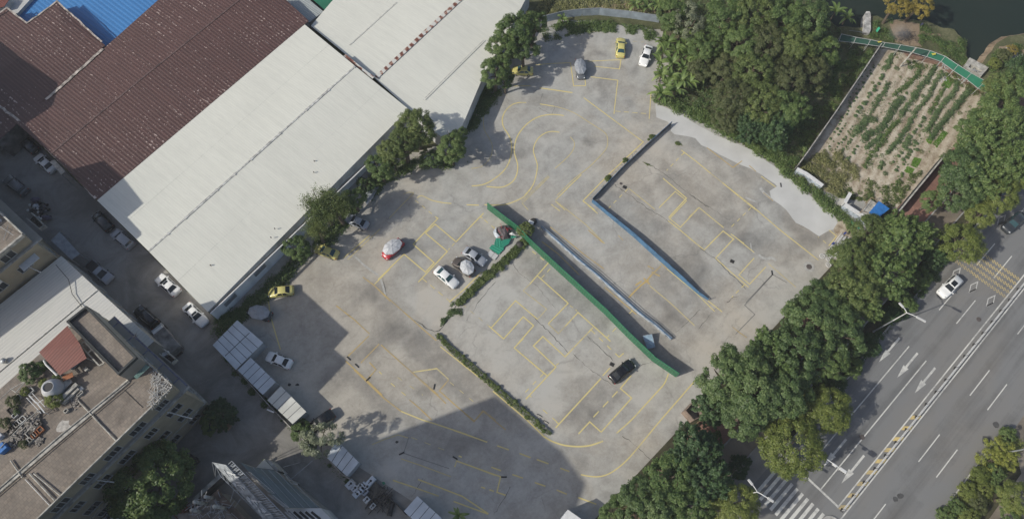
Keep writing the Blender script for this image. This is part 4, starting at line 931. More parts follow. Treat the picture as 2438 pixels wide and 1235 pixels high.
# first block (14.7 m) at the left edge
AE = P(52,558,14.7)
def ap(a, b): return (AE[0]+BA[0]*a+BB[0]*b, AE[1]+BA[1]*a+BB[1]*b)
ab = thing('apartment_block', 'tan block at the left edge with white-rimmed roof above a ribbed metal roof', 'building', (*AE, 0))
m = MB(); m.prism([ap(0,0), ap(0,24), ap(40,24), ap(40,0)], 0, TH, top=False); m.build('wall', M['plaster'], ab)
m = MB(); q = [ap(0,0), ap(40,0), ap(40,24), ap(0,24)]; m.poly([(x, y, TH-.5) for x, y in q]); m.v = m.v
if sum(q[i][0]*q[(i+1)%4][1]-q[(i+1)%4][0]*q[i][1] for i in range(4)) < 0: m.f = [tuple(reversed(m.f[0]))]
m.build('roof_terrace', M['terrace'], ab)
m = MB(); parapet(m, [ap(0,0), ap(0,24)], TH-.5, .62, .3, False); parapet(m, [ap(40,0), ap(0,0)], TH-.5, .6, .22, False)
m.build('parapet', M['slab'], ab)
m = MB()
def aledge(mb, z, se, ne, th=.14):
    c = (AE[0]+SE_[0]*se, AE[1]+SE_[1]*se); f = (ap(0,24)[0]+SE_[0]*se, ap(0,24)[1]+SE_[1]*se); e = ap(40,0)
    mb.prism([c, f, (ap(0,24)[0]+SE_[0]*.003, ap(0,24)[1]+SE_[1]*.003), (AE[0]+SE_[0]*.003, AE[1]+SE_[1]*.003)], z-th, z)
    mb.prism([(c[0]+NE_[0]*.003, c[1]+NE_[1]*.003), (c[0]+NE_[0]*ne, c[1]+NE_[1]*ne), (e[0]+NE_[0]*ne, e[1]+NE_[1]*ne), (e[0]+NE_[0]*.003, e[1]+NE_[1]*.003)], z-th, z)
aledge(m, 12.05, .6, 1.2); m.build('ledge', M['plaster2'], ab)
m = MB(); c = (AE[0]+SE_[0]*.48, AE[1]+SE_[1]*.48); strip(m, [(c[0]+NE_[0]*1.2, c[1]+NE_[1]*1.2), (c[0]+BB[0]*24, c[1]+BB[1]*24)], .3, 12.08); m.build('ledge_rim', M['slab'], ab)
for fl, z0 in enumerate((4.6, 8.3, 12.3)):
    for k in range(5): window(ab, ap(0, 3.6+k*4.4), BB, SE_, z0, 2.0, 1.4, 2)
    for k in range(6): window(ab, ap(2.5+k*4.2, 0), BA, NE_, z0, 1.6, 1.4, 2)
m = MB(); c = ap(0, 2.6); m.prism([(c[0]+SE_[0]*.05-BB[0]*1.4, c[1]+SE_[1]*.05-BB[1]*1.4), (c[0]+SE_[0]*.05+BB[0]*1.4, c[1]+SE_[1]*.05+BB[1]*1.4), (c[0]+SE_[0]*1.3+BB[0]*1.4, c[1]+SE_[1]*1.3+BB[1]*1.4), (c[0]+SE_[0]*1.3-BB[0]*1.4, c[1]+SE_[1]*1.3-BB[1]*1.4)], 10.0, 10.08); m.build('window_awning', M['cabin_roof'], ab)
m = MB(); c = ap(0, 7.3); m.box((c[0]+SE_[0]*.35, c[1]+SE_[1]*.35, 10.6), (.8,.45,.6), math.atan2(BB[1], BB[0]), bev=.05); m.build('air_conditioner', M['whitesteel'], ab)
m = MB(); m.box((*P(0,525,14.4), 14.3), (.5,.4,.3), .3); m.tube(P3(-6,535,14.4), P3(32,560,14.9), .03); m.tube(P3(8,572,14.4), P3(20,535,14.6), .03); m.build('roof_pipe', M['steel'], ab)
tpipe([(41,617),(70,636),(97,648)], 9.0, .07, M['whitesteel'], 'drain_pipe', ab)
# its rooftop stair house (outside the frame, it throws the upper notch of shade on the white roof)
def sback(px, py, zr, h): x, y = P(px, py, zr); return (x-SHX*(h-zr), y-SHY*(h-zr))
hq = [sback(348,484,5.2,19.5), sback(250,383,5.2,19.5)]; dv = (hq[1][0]-hq[0][0], hq[1][1]-hq[0][1])
hq += [(hq[1][0]+BB[0]*9, hq[1][1]+BB[1]*9), (hq[0][0]+BB[0]*9, hq[0][1]+BB[1]*9)]
m = MB(); m.prism(hq, 14.3, 19.5); m.build('stair_house', M['plaster2'], ab)
# a neighbour beyond the left edge whose roofline shades the maroon roofs
t = thing('apartment_block', 'tan block beyond the left edge that shades the maroon roofs', 'building', (*sback(113,250,4.9,18), 0))
q = [sback(58,298,5.1,18), sback(118,250,5.1,18), sback(133,196,4.9,18), sback(37,123,4.9,18), sback(-60,60,4.9,18), sback(-160,200,4.9,18), sback(-100,330,5,18)]
m = MB(); m.prism(q, 0, 18); m.build('wall', M['plaster2'], t)
# tall tower beyond the lower left corner whose long shade crosses the yard
TZ = 45
g1 = P(875,1050); tip = P(1185,940); g2 = P(1440,1140); q = []
def gb(px, py): x, y = P(px, py); return (x-SHX*TZ, y-SHY*TZ)
a = gb(1180,942); b = gb(1340,1075); b2_ = gb(1395,1150); c = gb(1330,1330)
t = thing('tower_block', 'tall slab block beyond the lower left corner that shades the yard', 'building', (*a, 0))
m = MB(); m.prism([a, b, b2_, c, (c[0]-SHX*14, c[1]-SHY*14), (a[0]-SHX*14, a[1]-SHY*14)], 0, TZ); m.build('wall', M['plaster2'], t)
# red awning on the terrace
t = thing('awning', 'dark red ribbed awning roof on the block terrace beside the stair tower', 'awning', (*P(150,840,16.5), TH))
m = MB(); q = [P3(*a) for a in ((160,775,17.0),(93,838,16.6),(143,893,16.3),(206,852,16.8),(190,818,17.0))]
if sum(q[i][0]*q[(i+1)%5][1]-q[(i+1)%5][0]*q[i][1] for i in range(5)) < 0: q = q[::-1]
m.poly(q); m.poly([(x, y, z-.05) for x, y, z in q][::-1]); m.build('roof_sheet', M['red_awning'], t)
m = MB()
for x, y, z in q: m.tube((x*1.0, y, TH), (x, y, z-.05), .05, n=5)
m.build('post', M['steel'], t)
tpipe([(104,857),(110,868),(136,893)], 16.2, .12, M['whitesteel'], 'gutter', t)
# canopies and boxes along the street side of the blocks
t = thing('canopy', 'grey-blue flat canopy sheet over the side street below the first block', 'canopy', (*P(140,590,3.2), 0))
m = MB(); q = [P3(*a, 3.2) for a in ((121,572),(142,552),(190,604),(170,618))]; q = q if sum(q[i][0]*q[(i+1)%4][1]-q[(i+1)%4][0]*q[i][1] for i in range(4)) > 0 else q[::-1]
m.poly(q); m.poly([(x, y, z-.1) for x, y, z in q][::-1]); 
for i in range(4): a_, b_ = q[i], q[(i+1)%4]; m.quad((a_[0],a_[1],3.1),(b_[0],b_[1],3.1), b_, a_)
m.build('canopy_sheet', M['cover_grey'], t); m = MB()
for q_ in q: m.tube((q_[0], q_[1], 0), (q_[0], q_[1], 3.1), .05, n=5)
m.build('post', M['steel'], t)
def railing_box(name, label, px, z, cat='balcony'):
    t = thing(name, label, cat, (*P(*px[0], z), z)); m = MB(); q = [P(*a, z) for a in px]
    for i in range(len(q)-1): u_, d_ = uvec(q[i], q[i+1]); m.prism([q[i], q[i+1], (q[i+1][0]+u_[1]*.15, q[i+1][1]-u_[0]*.15), (q[i][0]+u_[1]*.15, q[i][1]-u_[0]*.15)], z-.9, z)
    m.build('parapet', M['slab'], t); f = MB(); f.poly([(x, y, z-.85) for x, y in q]); f.build('floor', M['debris'], t)
railing_box('balcony', 'small open balcony with cement rim above the parked scooters', [(75,505),(106,536),(92,545),(62,520)], 4.2)
railing_box('balcony', 'small cluttered balcony behind the grey truck', [(388,828),(420,855),(408,866),(378,842)], 7.0)
m = MB(); m.box(P3(395,842,6.4), (.9,.6,.5), .4, bev=.05); tag(m.build('laundry_bundle', M['cover_silver']), 'pale cloth bundle on the balcony behind the truck', 'laundry')
m = MB(); c = P(300,1235,0)
# --- sheds lower centre: billboard building
C_ = lambda *p: crop(400, 1050, 6.095, p)
sb = thing('shop_building', 'dark slate ribbed-roof building with a rooftop sign frame at the lower edge', 'building', (*P(640,1160,7), 0))
rfz = [(1040,300,8.2),(1200,370,7.6),(1535,415,5.6),(2215,962,5.6),(1690,962,8.2)]
q = [P3(*C_((a, b))[0], z) for a, b, z in rfz]; q = q if sum(q[i][0]*q[(i+1)%5][1]-q[(i+1)%5][0]*q[i][1] for i in range(5)) > 0 else q[::-1]
m = MB(); m.poly(q); m.build('roof', M['slate_roof'], sb); m = MB(); m.prism([(x, y) for x, y, z in q], 0, [z-.05 for x, y, z in q], top=False); m.build('wall', M['plaster2'], sb)
m = MB()
for k in range(5):
    a_ = P3(*C_((1240+k*110, 380+k*14))[0], 7.4-k*.4); b_ = P3(*C_((1760+k*105, 958))[0], 7.9-k*.5); m.tube((a_[0],a_[1],a_[2]+.12), (b_[0],b_[1],b_[2]+.12), .03, n=4)
m.build('roof_batten', M['steel'], sb)
q = [P3(*C_(a)[0], 6.4) for a in ((1690,966),(2215,966),(2420,1180),(1850,1180))]; q = q if sum(q[i][0]*q[(i+1)%4][1]-q[(i+1)%4][0]*q[i][1] for i in range(4)) > 0 else q[::-1]
ws_ = thing('white_annex', 'white annex roof with four dark slots at the bottom edge', 'building', (*P(735,1220,6.4), 0))
m = MB(); m.prism([(x, y) for x, y, z in q], 0, 6.4); m.build('wall', M['whitewall'], ws_)
for k in range(5):
    m = MB(); a_ = P(*C_((1740+k*85, 1020))[0], 6.4); b_ = P(*C_((1860+k*88, 1128))[0], 6.4); strip(m, [a_, b_], .32, 6.43); m.build('roof_slot', M['dark_gap'], ws_)
t = thing('gate_pier', 'white triangular roofed gate pier with a palm behind it', 'building', (*P(628,1105,4.2), 0))
q = [P(*a, 4.2) for a in ((610,1112),(629,1092),(652,1117))]; m = MB(); m.prism(q, 0, 4.2); m.build('wall', mat('pale_cream_render', (.62,.58,.50), .85, .08, .6), t)  # pier walls in pale cream
m = MB(); m.prism([P(*a, 4.0) for a in ((632,1092),(643,1095),(668,1121),(655,1119))], 0, 4.0); m.build('side_wall', M['slab'], t)
# rooftop sign frame of that building
bb = thing('rooftop_sign', 'long rusty grey rooftop sign frame with panels and catwalk at the lower edge', 'sign frame', (*P(560,1150,9), 7))
def cz(a, b, z): x, y = C_((a, b))[0]; return P3(x, y, z)
sf = MB()
for k in range(9):
    t0, t1 = k/9, (k+.97)/9
    A0 = cz(640+t0*800, 300+t0*880, 8.4); A1 = cz(640+t1*800, 300+t1*880, 8.4); B0 = cz(840+t0*740, 340+t0*810, 9.5); B1 = cz(840+t1*740, 340+t1*810, 9.5); sf.quad(A0, A1, B1, B0)
sf.build('sign_panel', mat('weathered_sign_sheet', (.29,.31,.33), .5, .35, 1.6), bb)
lt = MB(); rr = random.Random(11)
for k in range(4):
    for j in range(7):
        t0 = .1+k*.22+rr.uniform(0,.12); a0 = rr.uniform(.15,.85); A = np.array(cz(640+t0*800, 300+t0*880, 8.55)); B = np.array(cz(840+t0*740, 340+t0*810, 9.65)); p_ = A+(B-A)*a0
        D_ = np.array(cz(640+(t0+.09)*800, 300+(t0+.09)*880, 8.55))-A; D_ = D_*(rr.uniform(.4,1)) if j % 3 else (B-A)*.35
        lt.tube(p_, p_+D_, .07, n=4)
lt.build('letter_stroke', M['whitesteel'], bb)
tr = MB()
for k in range(30):
    t0, t1 = k/30, (k+1)/30
    T0, T1 = cz(860+t0*760, 345+t0*840, 9.2), cz(860+t1*760, 345+t1*840, 9.2); U0, U1 = cz(925+t0*860, 285+t0*890, 9.4), cz(925+t1*860, 285+t1*890, 9.4)
    tr.tube(T0, T1, .05, n=4); tr.tube(U0, U1, .06, n=4); tr.tube(T0, U0, .035, n=4); 
    if k % 2: tr.tube(T0, U1, .03, n=4)
    l0, l1 = cz(760+t0*660, 500+t0*660, 7.2), cz(760+t1*660, 500+t1*660, 7.2); tr.tube(l0, l1, .05, n=4)
    if k % 3 == 0: tr.tube(l0, cz(700+t0*740, 370+t0*830, 8.2), .04, n=4); tr.tube((l0[0], l0[1], 5), l0, .05, n=4)
for a_ in ((640,300),(690,350)): tr.tube(cz(*a_, 8.4), cz(690,540,3), .05, n=4)
tr.build('truss', M['steel'], bb)
cw = MB()
for k in range(16):
    t0, t1 = k/16+.008, (k+1)/16-.008; cw.quad(cz(895+t0*800, 335+t0*860, 8.9), cz(895+t1*800, 335+t1*860, 8.9), cz(945+t1*800, 320+t1*860, 8.9), cz(945+t0*800, 320+t0*860, 8.9))
cw.build('catwalk_board', M['slab'], bb)
gr = MB()
for s0 in ((1130,445,1470,740),(1450,770,1680,950),(1690,1020,1800,1128)):
    for k in range(14):
        t0 = k/13; a_ = cz(s0[0]+(s0[2]-s0[0])*t0, s0[1]+(s0[3]-s0[1])*t0, 8.4); b_ = cz(s0[0]+75+(s0[2]-s0[0])*t0, s0[1]+10+(s0[3]-s0[1])*t0, 8.5); gr.tube(a_, b_, .025, n=4)
    gr.tube(cz(s0[0], s0[1], 8.4), cz(s0[2], s0[3], 8.4), .04, n=4); gr.tube(cz(s0[0]+75, s0[1]+10, 8.5), cz(s0[2]+75, s0[3]+10, 8.5), .04, n=4)
gr.build('grating', M['frame'], bb)
# low concrete roof with vent pipes
lr = thing('low_roof_building', 'low concrete-roofed building with pale vent pipes at the bottom edge', 'building', (*P(520,1200,6), 0))
q = [P(*C_(a)[0], 6) for a in ((690,735),(1060,1128),(1200,1300),(300,1400),(130,1060),(440,1000))]
m = MB(); m.prism(q, 0, 6, mtop=1); m.build('wall', [M['plaster2'], mat('dusty_roof_screed', (.20,.175,.15), .9, .25, .8)], lr)
m = MB(); strip(m, [P(*C_(a)[0], 6.2) for a in ((690,735),(1060,1128),(1130,1200))], .9, 6.25); m.build('parapet', mat('brown_roof_edge', (.12,.09,.07), .9, .3, 1), lr)
for (tx, ty, bx, by) in ((540,817,650,822),(388,900,560,903),(662,966,840,968),(345,1012,480,1015)):
    m = MB(); a_ = cz(bx, by, 6.0); m.tube(a_, (a_[0], a_[1], 6.0+math.hypot(tx-bx, ty-by)/6.095/6.6), .22, .22, 12)
    top = 6.0+math.hypot(tx-bx, ty-by)/6.095/6.6; m.lathe((a_[0], a_[1], top), [(.26,0),(.24,.1),(.12,.2),(0,.24)], 12); m.build('vent_pipe', M['slab'], lr, smooth=True)
m = MB(); rr = random.Random(3)
for k in range(60):
    x, y = C_((rr.uniform(350,980), rr.uniform(850,1120)))[0]; a_ = P3(x, y, 6.05+rr.random()*.3); an = rr.uniform(0, 6.28); l = rr.uniform(.4, 1.8)
    m.tube(a_, (a_[0]+math.cos(an)*l, a_[1]+math.sin(an)*l, 6.1+rr.random()*.5), .04, n=4)
tag(m.build('scrap_pipe_heap', M['steel']), 'tangled heap of scrap pipe on the low roof by the vent pipes', 'scrap heap', None, 'stuff')
t = thing('boundary_wall', 'long pale-capped wall running down to the bottom edge beside the dark tree', 'wall', (*P(480,1170,3), 0))
a_, b_ = P(*C_((790,470))[0], 3), P(*C_((190,1020))[0], 3); m = MB(); strip(m, [a_, b_], .5, 3.0); 
m.v = m.v; k2 = [(p[0], p[1]) for p in m.v]; m = MB(); m.prism([k2[0], k2[1], k2[3], k2[2]], 0, 3.0); m.build('wall', M['blockwall'], t); m = MB(); strip(m, [a_, b_], .6, 3.06); m.build('coping', M['slab'], t)
t = thing('rusty_scaffold', 'rusty red steel frame pieces beside the pale-capped wall at the bottom', 'scrap', (*P(430,1230,3), 0)); m = MB(); rr = random.Random(8)
for k in range(24):
    x, y = C_((rr.uniform(90,330), rr.uniform(1020,1128)))[0]; a_ = P3(x, y, 3); an = rr.choice((.8, 2.4, .7, 2.3)); m.tube(a_, (a_[0]+math.cos(an)*2, a_[1]+math.sin(an)*2, 3.2), .05, n=4)
m.build('bar', M['rust'], t)
# --- site cabins in the yard
RC = lambda *p: crop(500, 740, 3.0875, p)
def cabin(label, quad_, seams, h=2.6, mt='cabin_roof', doors=True, group='site cabins along the yard edge'):
    q = [P(*RC(a)[0], h) for a in quad_] if quad_[0][0] < 1000000 else quad_
    return cabin_w(label, q, seams, h, mt, group)
def cabin_w(label, q, seams, h=2.6, mt='cabin_roof', group='site cabins along the yard edge'):
    c = (sum(a[0] for a in q)/4, sum(a[1] for a in q)/4); t = thing('site_cabin', label, 'cabin', (*c, 0), group=group)
    m = MB(); m.prism(q, 0, h-.12, top=False); m.build('wall', M['cabin_wall'], t)
    # roof: panels with raised seams, q0->q1 is the long side
    n = seams; ro = MB(); A, B, C, D = [np.array(a) for a in q]
    cc = (A+B+C+D)/4; A, B, C, D = [a+(a-cc)*.03 for a in (A, B, C, D)]
    ro.prism([tuple(A), tuple(B), tuple(C), tuple(D)], h-.12, h); ro.build('roof', M[mt], t)
    sm = MB()
    for k in range(1, n): a, b = A+(B-A)*k/n, D+(C-D)*k/n; strip(sm, [tuple(a), tuple(b)], .09, h+.006)
    sm.build('roof_seam', M['seam'], t)
    # windows and door on the yard side (side B-C..., long side facing the yard)
    cw_ = np.array([0.63, 0.78]); sides = [(A, B), (C, D)]
    s_ = max(sides, key=lambda s: float(((s[0]+s[1])/2-cc) @ cw_)); u_, d_ = uvec(s_[0], s_[1]); nn_ = np.array([u_[1], -u_[0]]); 
    if nn_ @ ((s_[0]+s_[1])/2-cc) < 0: nn_ = -nn_
    base = s_[0]-nn_*.1
    for f_ in (.28, .72): window(t, tuple(base+np.array(u_)*d_*f_-nn_*-.02), u_, tuple(nn_), 1.0, 1.0, .9, 2)
    dm = MB(); p0 = base+np.array(u_)*d_*.5; dm.prism([tuple(p0-np.array(u_)*.4+nn_*.02), tuple(p0+np.array(u_)*.4+nn_*.02), tuple(p0+np.array(u_)*.4+nn_*.07), tuple(p0-np.array(u_)*.4+nn_*.07)], .05, 2.05); dm.build('door', M['frame'], t)
    ft = MB()
    for a in (A, B, C, D): a = a+(cc-a)*.06; ft.box((a[0], a[1], .06), (.3,.3,.12))
    ft.build('footing', M['slab'], t); return t
cabin('broad pale double cabin with a dark seam grid, topmost of the cabin row', [(25,250),(200,72),(385,232),(190,425)][::1], 5)
t = None
cabin('pale blue cabin with a vent grille, second from the top of the cabin row', [(300,345),(478,520),(385,610),(208,435)], 5)
cabin('cabin whose lower half catches the sun, third from the top of the row', [(522,555),(703,738),(605,825),(425,655)], 5, mt='cabin_roof_cream')
cabin('pale blue cabin beside the grey-leaved tree', [(930,950),(1090,1110),(1005,1210),(860,1075)], 4)
cabin_w('pale cabin with three seams at the bottom edge', [P(*a, 2.6) for a in ((994,1181),(1050,1232),(1020,1270),(963,1216))], 4)
t = simple_roof('shed', 'white-roofed shed with a dark open side at the bottom edge of the yard', [(1330,1240),(1352,1212),(1385,1235),(1375,1290),(1320,1290)], 3.6, M['whitesteel'], M['cabin_wall'])
sm = MB(); strip(sm, [P(*RC((110,330))[0], 2.64), P(*RC((290,160))[0], 2.64)], .12, 2.62); tag(sm.build('roof_cable', M['seam']), 'cable strapped across the double cabin roof', 'cable')
# guard booth by the gate
t = thing('guard_booth', 'small open-topped booth with reddish rim beside the yard gate', 'booth', (*P(1652,970,2.0), 0))
q = [P(*a, 2.4) for a in ((1631,976),(1650,955),(1672,962),(1672,990),(1652,1000))]; m = MB()
for i in range(5): a_, b_ = q[i], q[(i+1)%5]; u_, d_ = uvec(a_, b_); m.prism([a_, b_, (b_[0]+u_[1]*.12, b_[1]-u_[0]*.12), (a_[0]+u_[1]*.12, a_[1]-u_[0]*.12)], 0, 2.4+i*.003)
m.build('wall', mat('booth_brick_rim', (.24,.185,.15), .85, .2, 2), t); m = MB(); m.poly([(x, y, .4) for x, y in q][::-1]); m.build('floor', M['slab'], t)
m = MB(); m.lathe((*P(1660,972,1.2), .42), [(.5,0),(.55,.5),(.1,.6),(0,.6)], 14); m.build('basin', M['whitesteel'], t)
t = thing('sliding_gate', 'low timber-toned sliding gate lying below the guard booth', 'gate', (*P(1640,1020,1.4), 0)); m = MB()
for k in range(10): 
    f = k/9; a_ = P3(1662-44*f, 1004+40*f, 0); m.tube(a_, (a_[0], a_[1], 1.4), .05, n=5)
for z in (.2, .8, 1.4): m.tube(P3(1662,1004,z), P3(1618,1044,z), .05, n=5)
for k in range(2): m.prism([P(1660-10*k,1007+12*k), P(1622-10*k,1042+6*k), P(1626-10*k,1046+6*k), P(1664-10*k,1011+12*k)], .0, .5+.1*k)
m.build('gate_bars', M['wood'], t)
# ================================================================== walls and fences
def wall_line(name, label, cat, px, h, t, mt, base=0.0, cap=None, capw=.1, posts=None, hs=None, group=None, capmat=None):
    q = [P(*a) for a in px]; th_ = thing(name, label, cat, (*q[0], 0), group=group); m = MB(); n = len(q)
    L, Rr = MB(), MB(); strip(L, q, t, 0); vs = [(v[0], v[1]) for v in L.v]
    H = hs or [h]*n
    for i in range(n-1):
        a, b, c, d = vs[i], vs[i+1], vs[n+i+1], vs[n+i]
        m.add([(*a,base),(*b,base),(*c,base),(*d,base),(*a,H[i]),(*b,H[i+1]),(*c,H[i+1]),(*d,H[i])], [(0,1,5,4),(2,3,7,6),(4,5,6,7)]+([(3,0,4,7)] if i == 0 else [])+([(1,2,6,5)] if i == n-2 else []))
    m.build('panel', mt, th_)
    if cap:
        k = MB(); strip(k, q, t+capw, 0); k2 = MB(); vs = [(v[0], v[1]) for v in k.v]
        for i in range(n-1):
            a, b, c, d = vs[i], vs[i+1], vs[n+i+1], vs[n+i]; z0, z1 = H[i]+.003, H[i+1]+.003
            k2.add([(*a,z0),(*b,z1),(*c,z1),(*d,z0),(*a,z0+.06),(*b,z1+.06),(*c,z1+.06),(*d,z0+.06)], [(0,1,5,4),(2,3,7,6),(4,5,6,7),(3,0,4,7),(1,2,6,5)])
        k2.build('capping', cap, th_)
    if posts:
        pts = resample(q, posts)
        for i, a in enumerate(pts):
            p_ = MB(); hh = H[0] if not hs else h; p_.tube((a[0], a[1], 0), (a[0], a[1], hh+.05), .05, n=6); p_.build('post', M['steel'], th_)
    return th_
gw = wall_line('green_hoarding', 'long green corrugated hoarding running diagonally through the yard', 'hoarding', [(1160.3,497.5),(1185,517),(1232,552.6),(1255,578),(1322,640),(1380,693),(1440,748),(1491,800),(1554,860),(1609,897)], 2.3, .08, M['green_wall'], cap=mat('green_steel_rail', (.04,.20,.10), .5, .1, 2), capw=.04)
pts = resample([P(*a) for a in ((1160.3,497.5),(1232,552.6),(1255,578),(1322,640),(1440,748),(1554,860),(1609,897))], 5.0)
for i, a in enumerate(pts[:-1]):
    b = pts[i+1]; u_, d_ = uvec(a, b); n_ = (-u_[1], u_[0]) if -u_[1] > 0 else (u_[1], -u_[0]); m = MB()
    m.tube((a[0]+n_[0]*.08, a[1]+n_[1]*.08, 0), (a[0]+n_[0]*.08, a[1]+n_[1]*.08, 1.95), .05, n=5); m.tube((a[0]+n_[0]*.1, a[1]+n_[1]*.1, 1.5), (a[0]+n_[0]*1.1, a[1]+n_[1]*1.1, .02), .035, n=5)
    m.build('brace', M['iron'], gw)
bf = wall_line('blue_fence', 'thin blue panel fence bent at a right angle above the centre of the yard', 'fence', [(1597,297),(1540,348),(1480,404),(1409,479)], 1.05, .1, M['blockwall'], cap=M['bluefence'], capw=-.03)
b2 = wall_line('blue_fence', 'blue corrugated panel fence slanting down from the fence corner', 'fence', [(1409,481),(1455,519),(1510,565),(1560,611),(1610,655),(1660,698),(1686,714)], 1.0, .14, M['bluefence'], cap=mat('lighter_blue_capping', (.085,.18,.30), .5, .3, 1.2), capw=-.04, hs=[.9,1.0,1.2,1.35,1.2,.8,.4], posts=4)  # capping in a lighter blue than the panels
b2['label'] = 'blue corrugated panel fence slanting towards the lower right of the yard'
b3 = wall_line('barrier_stack', 'low row of white and blue barrier panels beside the green hoarding', 'barrier', [(1288,541),(1330,578),(1375,618),(1420,655),(1470,700),(1520,745),(1560,775),(1597,808)],   .55, .3, M['palefence'], cap=M['bluefence'], capw=-.18, posts=3.2)
m = MB(); strip(m, [P(*a) for a in ((1286,539),(1330,574),(1378,616),(1424,653),(1474,698),(1524,743),(1564,775),(1598,806))], .12, .66); m.build('rail', M['steel'], b3)
def hedge_planter(label, px, wid, h):
    t = wall_line('planter', label, 'planter', px, .35, wid*.7, M['blockwall'], cap=None); return t
hedge_planter('cement planter kerb under the hedge left of the green hoarding', [(1243,578),(1205,615),(1165,650),(1125,685),(1087,727)], 1.0, .4)
hedge_planter('cement planter kerb under the long lower hedge', [(1040,797),(1085,842),(1140,888),(1200,940),(1260,990),(1309,1031)], .9, .4)
wall_line('garden_wall', 'low grey garden wall with a sunlit capping between grass and vegetable rows', 'wall', [(1890,405),(1910,378),(1980,278),(2035,197),(2085,122)], 2.2, .15, M['blockwall'], cap=M['slab'], capw=.02)
wall_line('boundary_wall', 'dark boundary wall between the vegetable garden and the pink footpath', 'wall', [(2124,516),(2152,482),(2190,436),(2231,386)], 2.3, .18, M['darkwall'], cap=M['slab'], capw=.06)
wall_line('hoarding', 'crumpled white metal hoarding half buried in the hedge vines', 'hoarding', [(1889,412),(1912,424),(1930,437),(1950,452)], 1.5, .12, M['palefence'], cap=M['whitesteel'], capw=.6)
wall_line('hoarding', 'white and blue metal hoarding by the blue-roofed hut', 'hoarding', [(2000,496),(2020,509),(2040,522),(2060,536)], 1.6, .12, M['palefence'], cap=M['whitesteel'], capw=.7)
wall_line('hoarding', 'short bent piece of white hoarding standing on end', 'hoarding', [(2001,492),(2008,480),(2014,470)], 1.7, .1, M['whitesteel'], cap=M['whitesteel'], capw=.5)
wall_line('hoarding', 'long dull blue hoarding with steel posts at the top of the yard', 'hoarding', [(1288,56),(1340,43),(1385,38),(1425,36),(1500,44),(1568,54)], 1.9, .08, mat('faded_blue_hoarding', (.31,.36,.41), .6, .15, .8), cap=M['steel'], capw=.02, posts=5.0)
wall_line('yard_fence', 'low rusty fence between the cabins and the side street', 'fence', [(560,872),(640,962),(700,1024),(740,1062)], .9, .1, M['debris'], cap=M['slab'], capw=.02, posts=4)
wall_line('yard_fence', 'low pale wall between the scrap corner and the side street', 'fence', [(790,1100),(815,1128),(850,1150)], .7, .14, M['slab'])
wall_line('yard_fence', 'dark broken fence line running to the bottom edge cabin', 'fence', [(925,1182),(950,1205),(968,1225)], .8, .1, M['debris'])
wall_line('kerb_wall', 'low cement edging along the foot of the warehouse hedge', 'kerb', [(690,645),(735,608)], .25, .2, M['slab'])
# median guard rail of the road
t = thing('guard_rail', 'white steel guard rail on the painted median of the main road', 'guard rail', (*R(0,4.0), 0))
for z in (.35, .62, .95): 
    m = MB()
    q0, q1 = R(-38.4, 4.0), R(66, 4.0); m.tube((*q0, z), (*q1, z), .04 if z < .9 else .05, n=5); m.build('rail', M['whitesteel'], t)
for k in range(37):
    q0 = R(-38.2+k*2.86, 4.0); m = MB(); m.tube((*q0, 0), (*q0, 1.0), .05, n=6); m.box((q0[0]+.03, q0[1]-.02, .06), (.5,.42,.12), RA+.3); m.build('post', [M['iron']], t)
m = MB(); c = R(-41.2, 4.2); m.lathe((*c, .0), [(1.4,.0),(1.45,.18),(1.3,.2),(1.25,.06),(0,.05)], 24); tag(m.build('median_roundel', M['kerb'], smooth=False), 'round kerbed end of the road median at the bottom edge', 'kerb')
# street lamps
def lamp(base, top, label, arms, h=10.0):
    t = thing('street_lamp', label, 'street lamp', (*base, 0), group='double-armed white street lamps')
    m = MB(); m.tube((*base, 0), (*base, .4), .2, .16); m.tube((*base, .3), (*base, h*.62), .13, .1, 8); m.build('lower_pole', M['steel'], t)
    m = MB(); m.tube((*base, h*.62), (*base, h), .085, .06, 8); m.build('pole', M['whitesteel'], t)
    for (dx, dy, L, hd) in arms:
        m = MB(); p0 = (base[0], base[1], h); p1 = (base[0]+dx*L*.45, base[1]+dy*L*.45, h+.25); p2 = (base[0]+dx*L, base[1]+dy*L, h+.35); m.path([p0, p1, p2], .06, 6); a = m.build('arm', M['whitesteel'], t)
        m = MB(); m.box((base[0]+dx*(L+hd*.45), base[1]+dy*(L+hd*.45), h+.36), (hd,.34,.14), math.atan2(dy, dx), bev=.04); m.build('lamp_head', mat('lamp_housing', (.50,.50,.49), .5, .05, 2), a)
def dirv(a, b, z): x0, y0 = P(*a, z); x1, y1 = P(*b, z); d = math.hypot(x1-x0, y1-y0); return (x1-x0)/d, (y1-y0)/d, d
b_ = P(2079,789); d1 = dirv((2161,745),(2196,764),10); d2 = dirv((2161,745),(2145,728),10)
lamp(b_, None, 'white two-armed street lamp leaning over the road beside the dark tree row', [(d1[0], d1[1], d1[2]*.6, 1.5), (d2[0], d2[1], d2[2]*.7, .9)], 9.9)
j = P(1803,1170,9.5); d1 = dirv((1803,1170),(1832,1189),9.5); d2 = dirv((1803,1170),(1786,1149),9.5)
lamp(j, None, 'white two-armed street lamp above the zebra crossing', [(d1[0], d1[1], d1[2]*.8, .9), (d2[0], d2[1], d2[2]*.8, .9)], 9.5)
j = P(2393,1077); d1 = dirv((2413,1074),(2428,1056),2)
lamp(j, None, 'white street lamp among the yellow shrubs at the right edge', [(d1[0], d1[1], 2.2, .6), (-d1[0], -d1[1], 2.2, .9)], 10)
j = P(2396,441)
lamp(j, None, 'white street lamp half hidden in the trees at the upper right edge', [(.72, -.69, 2.6, 1.0)], 10)
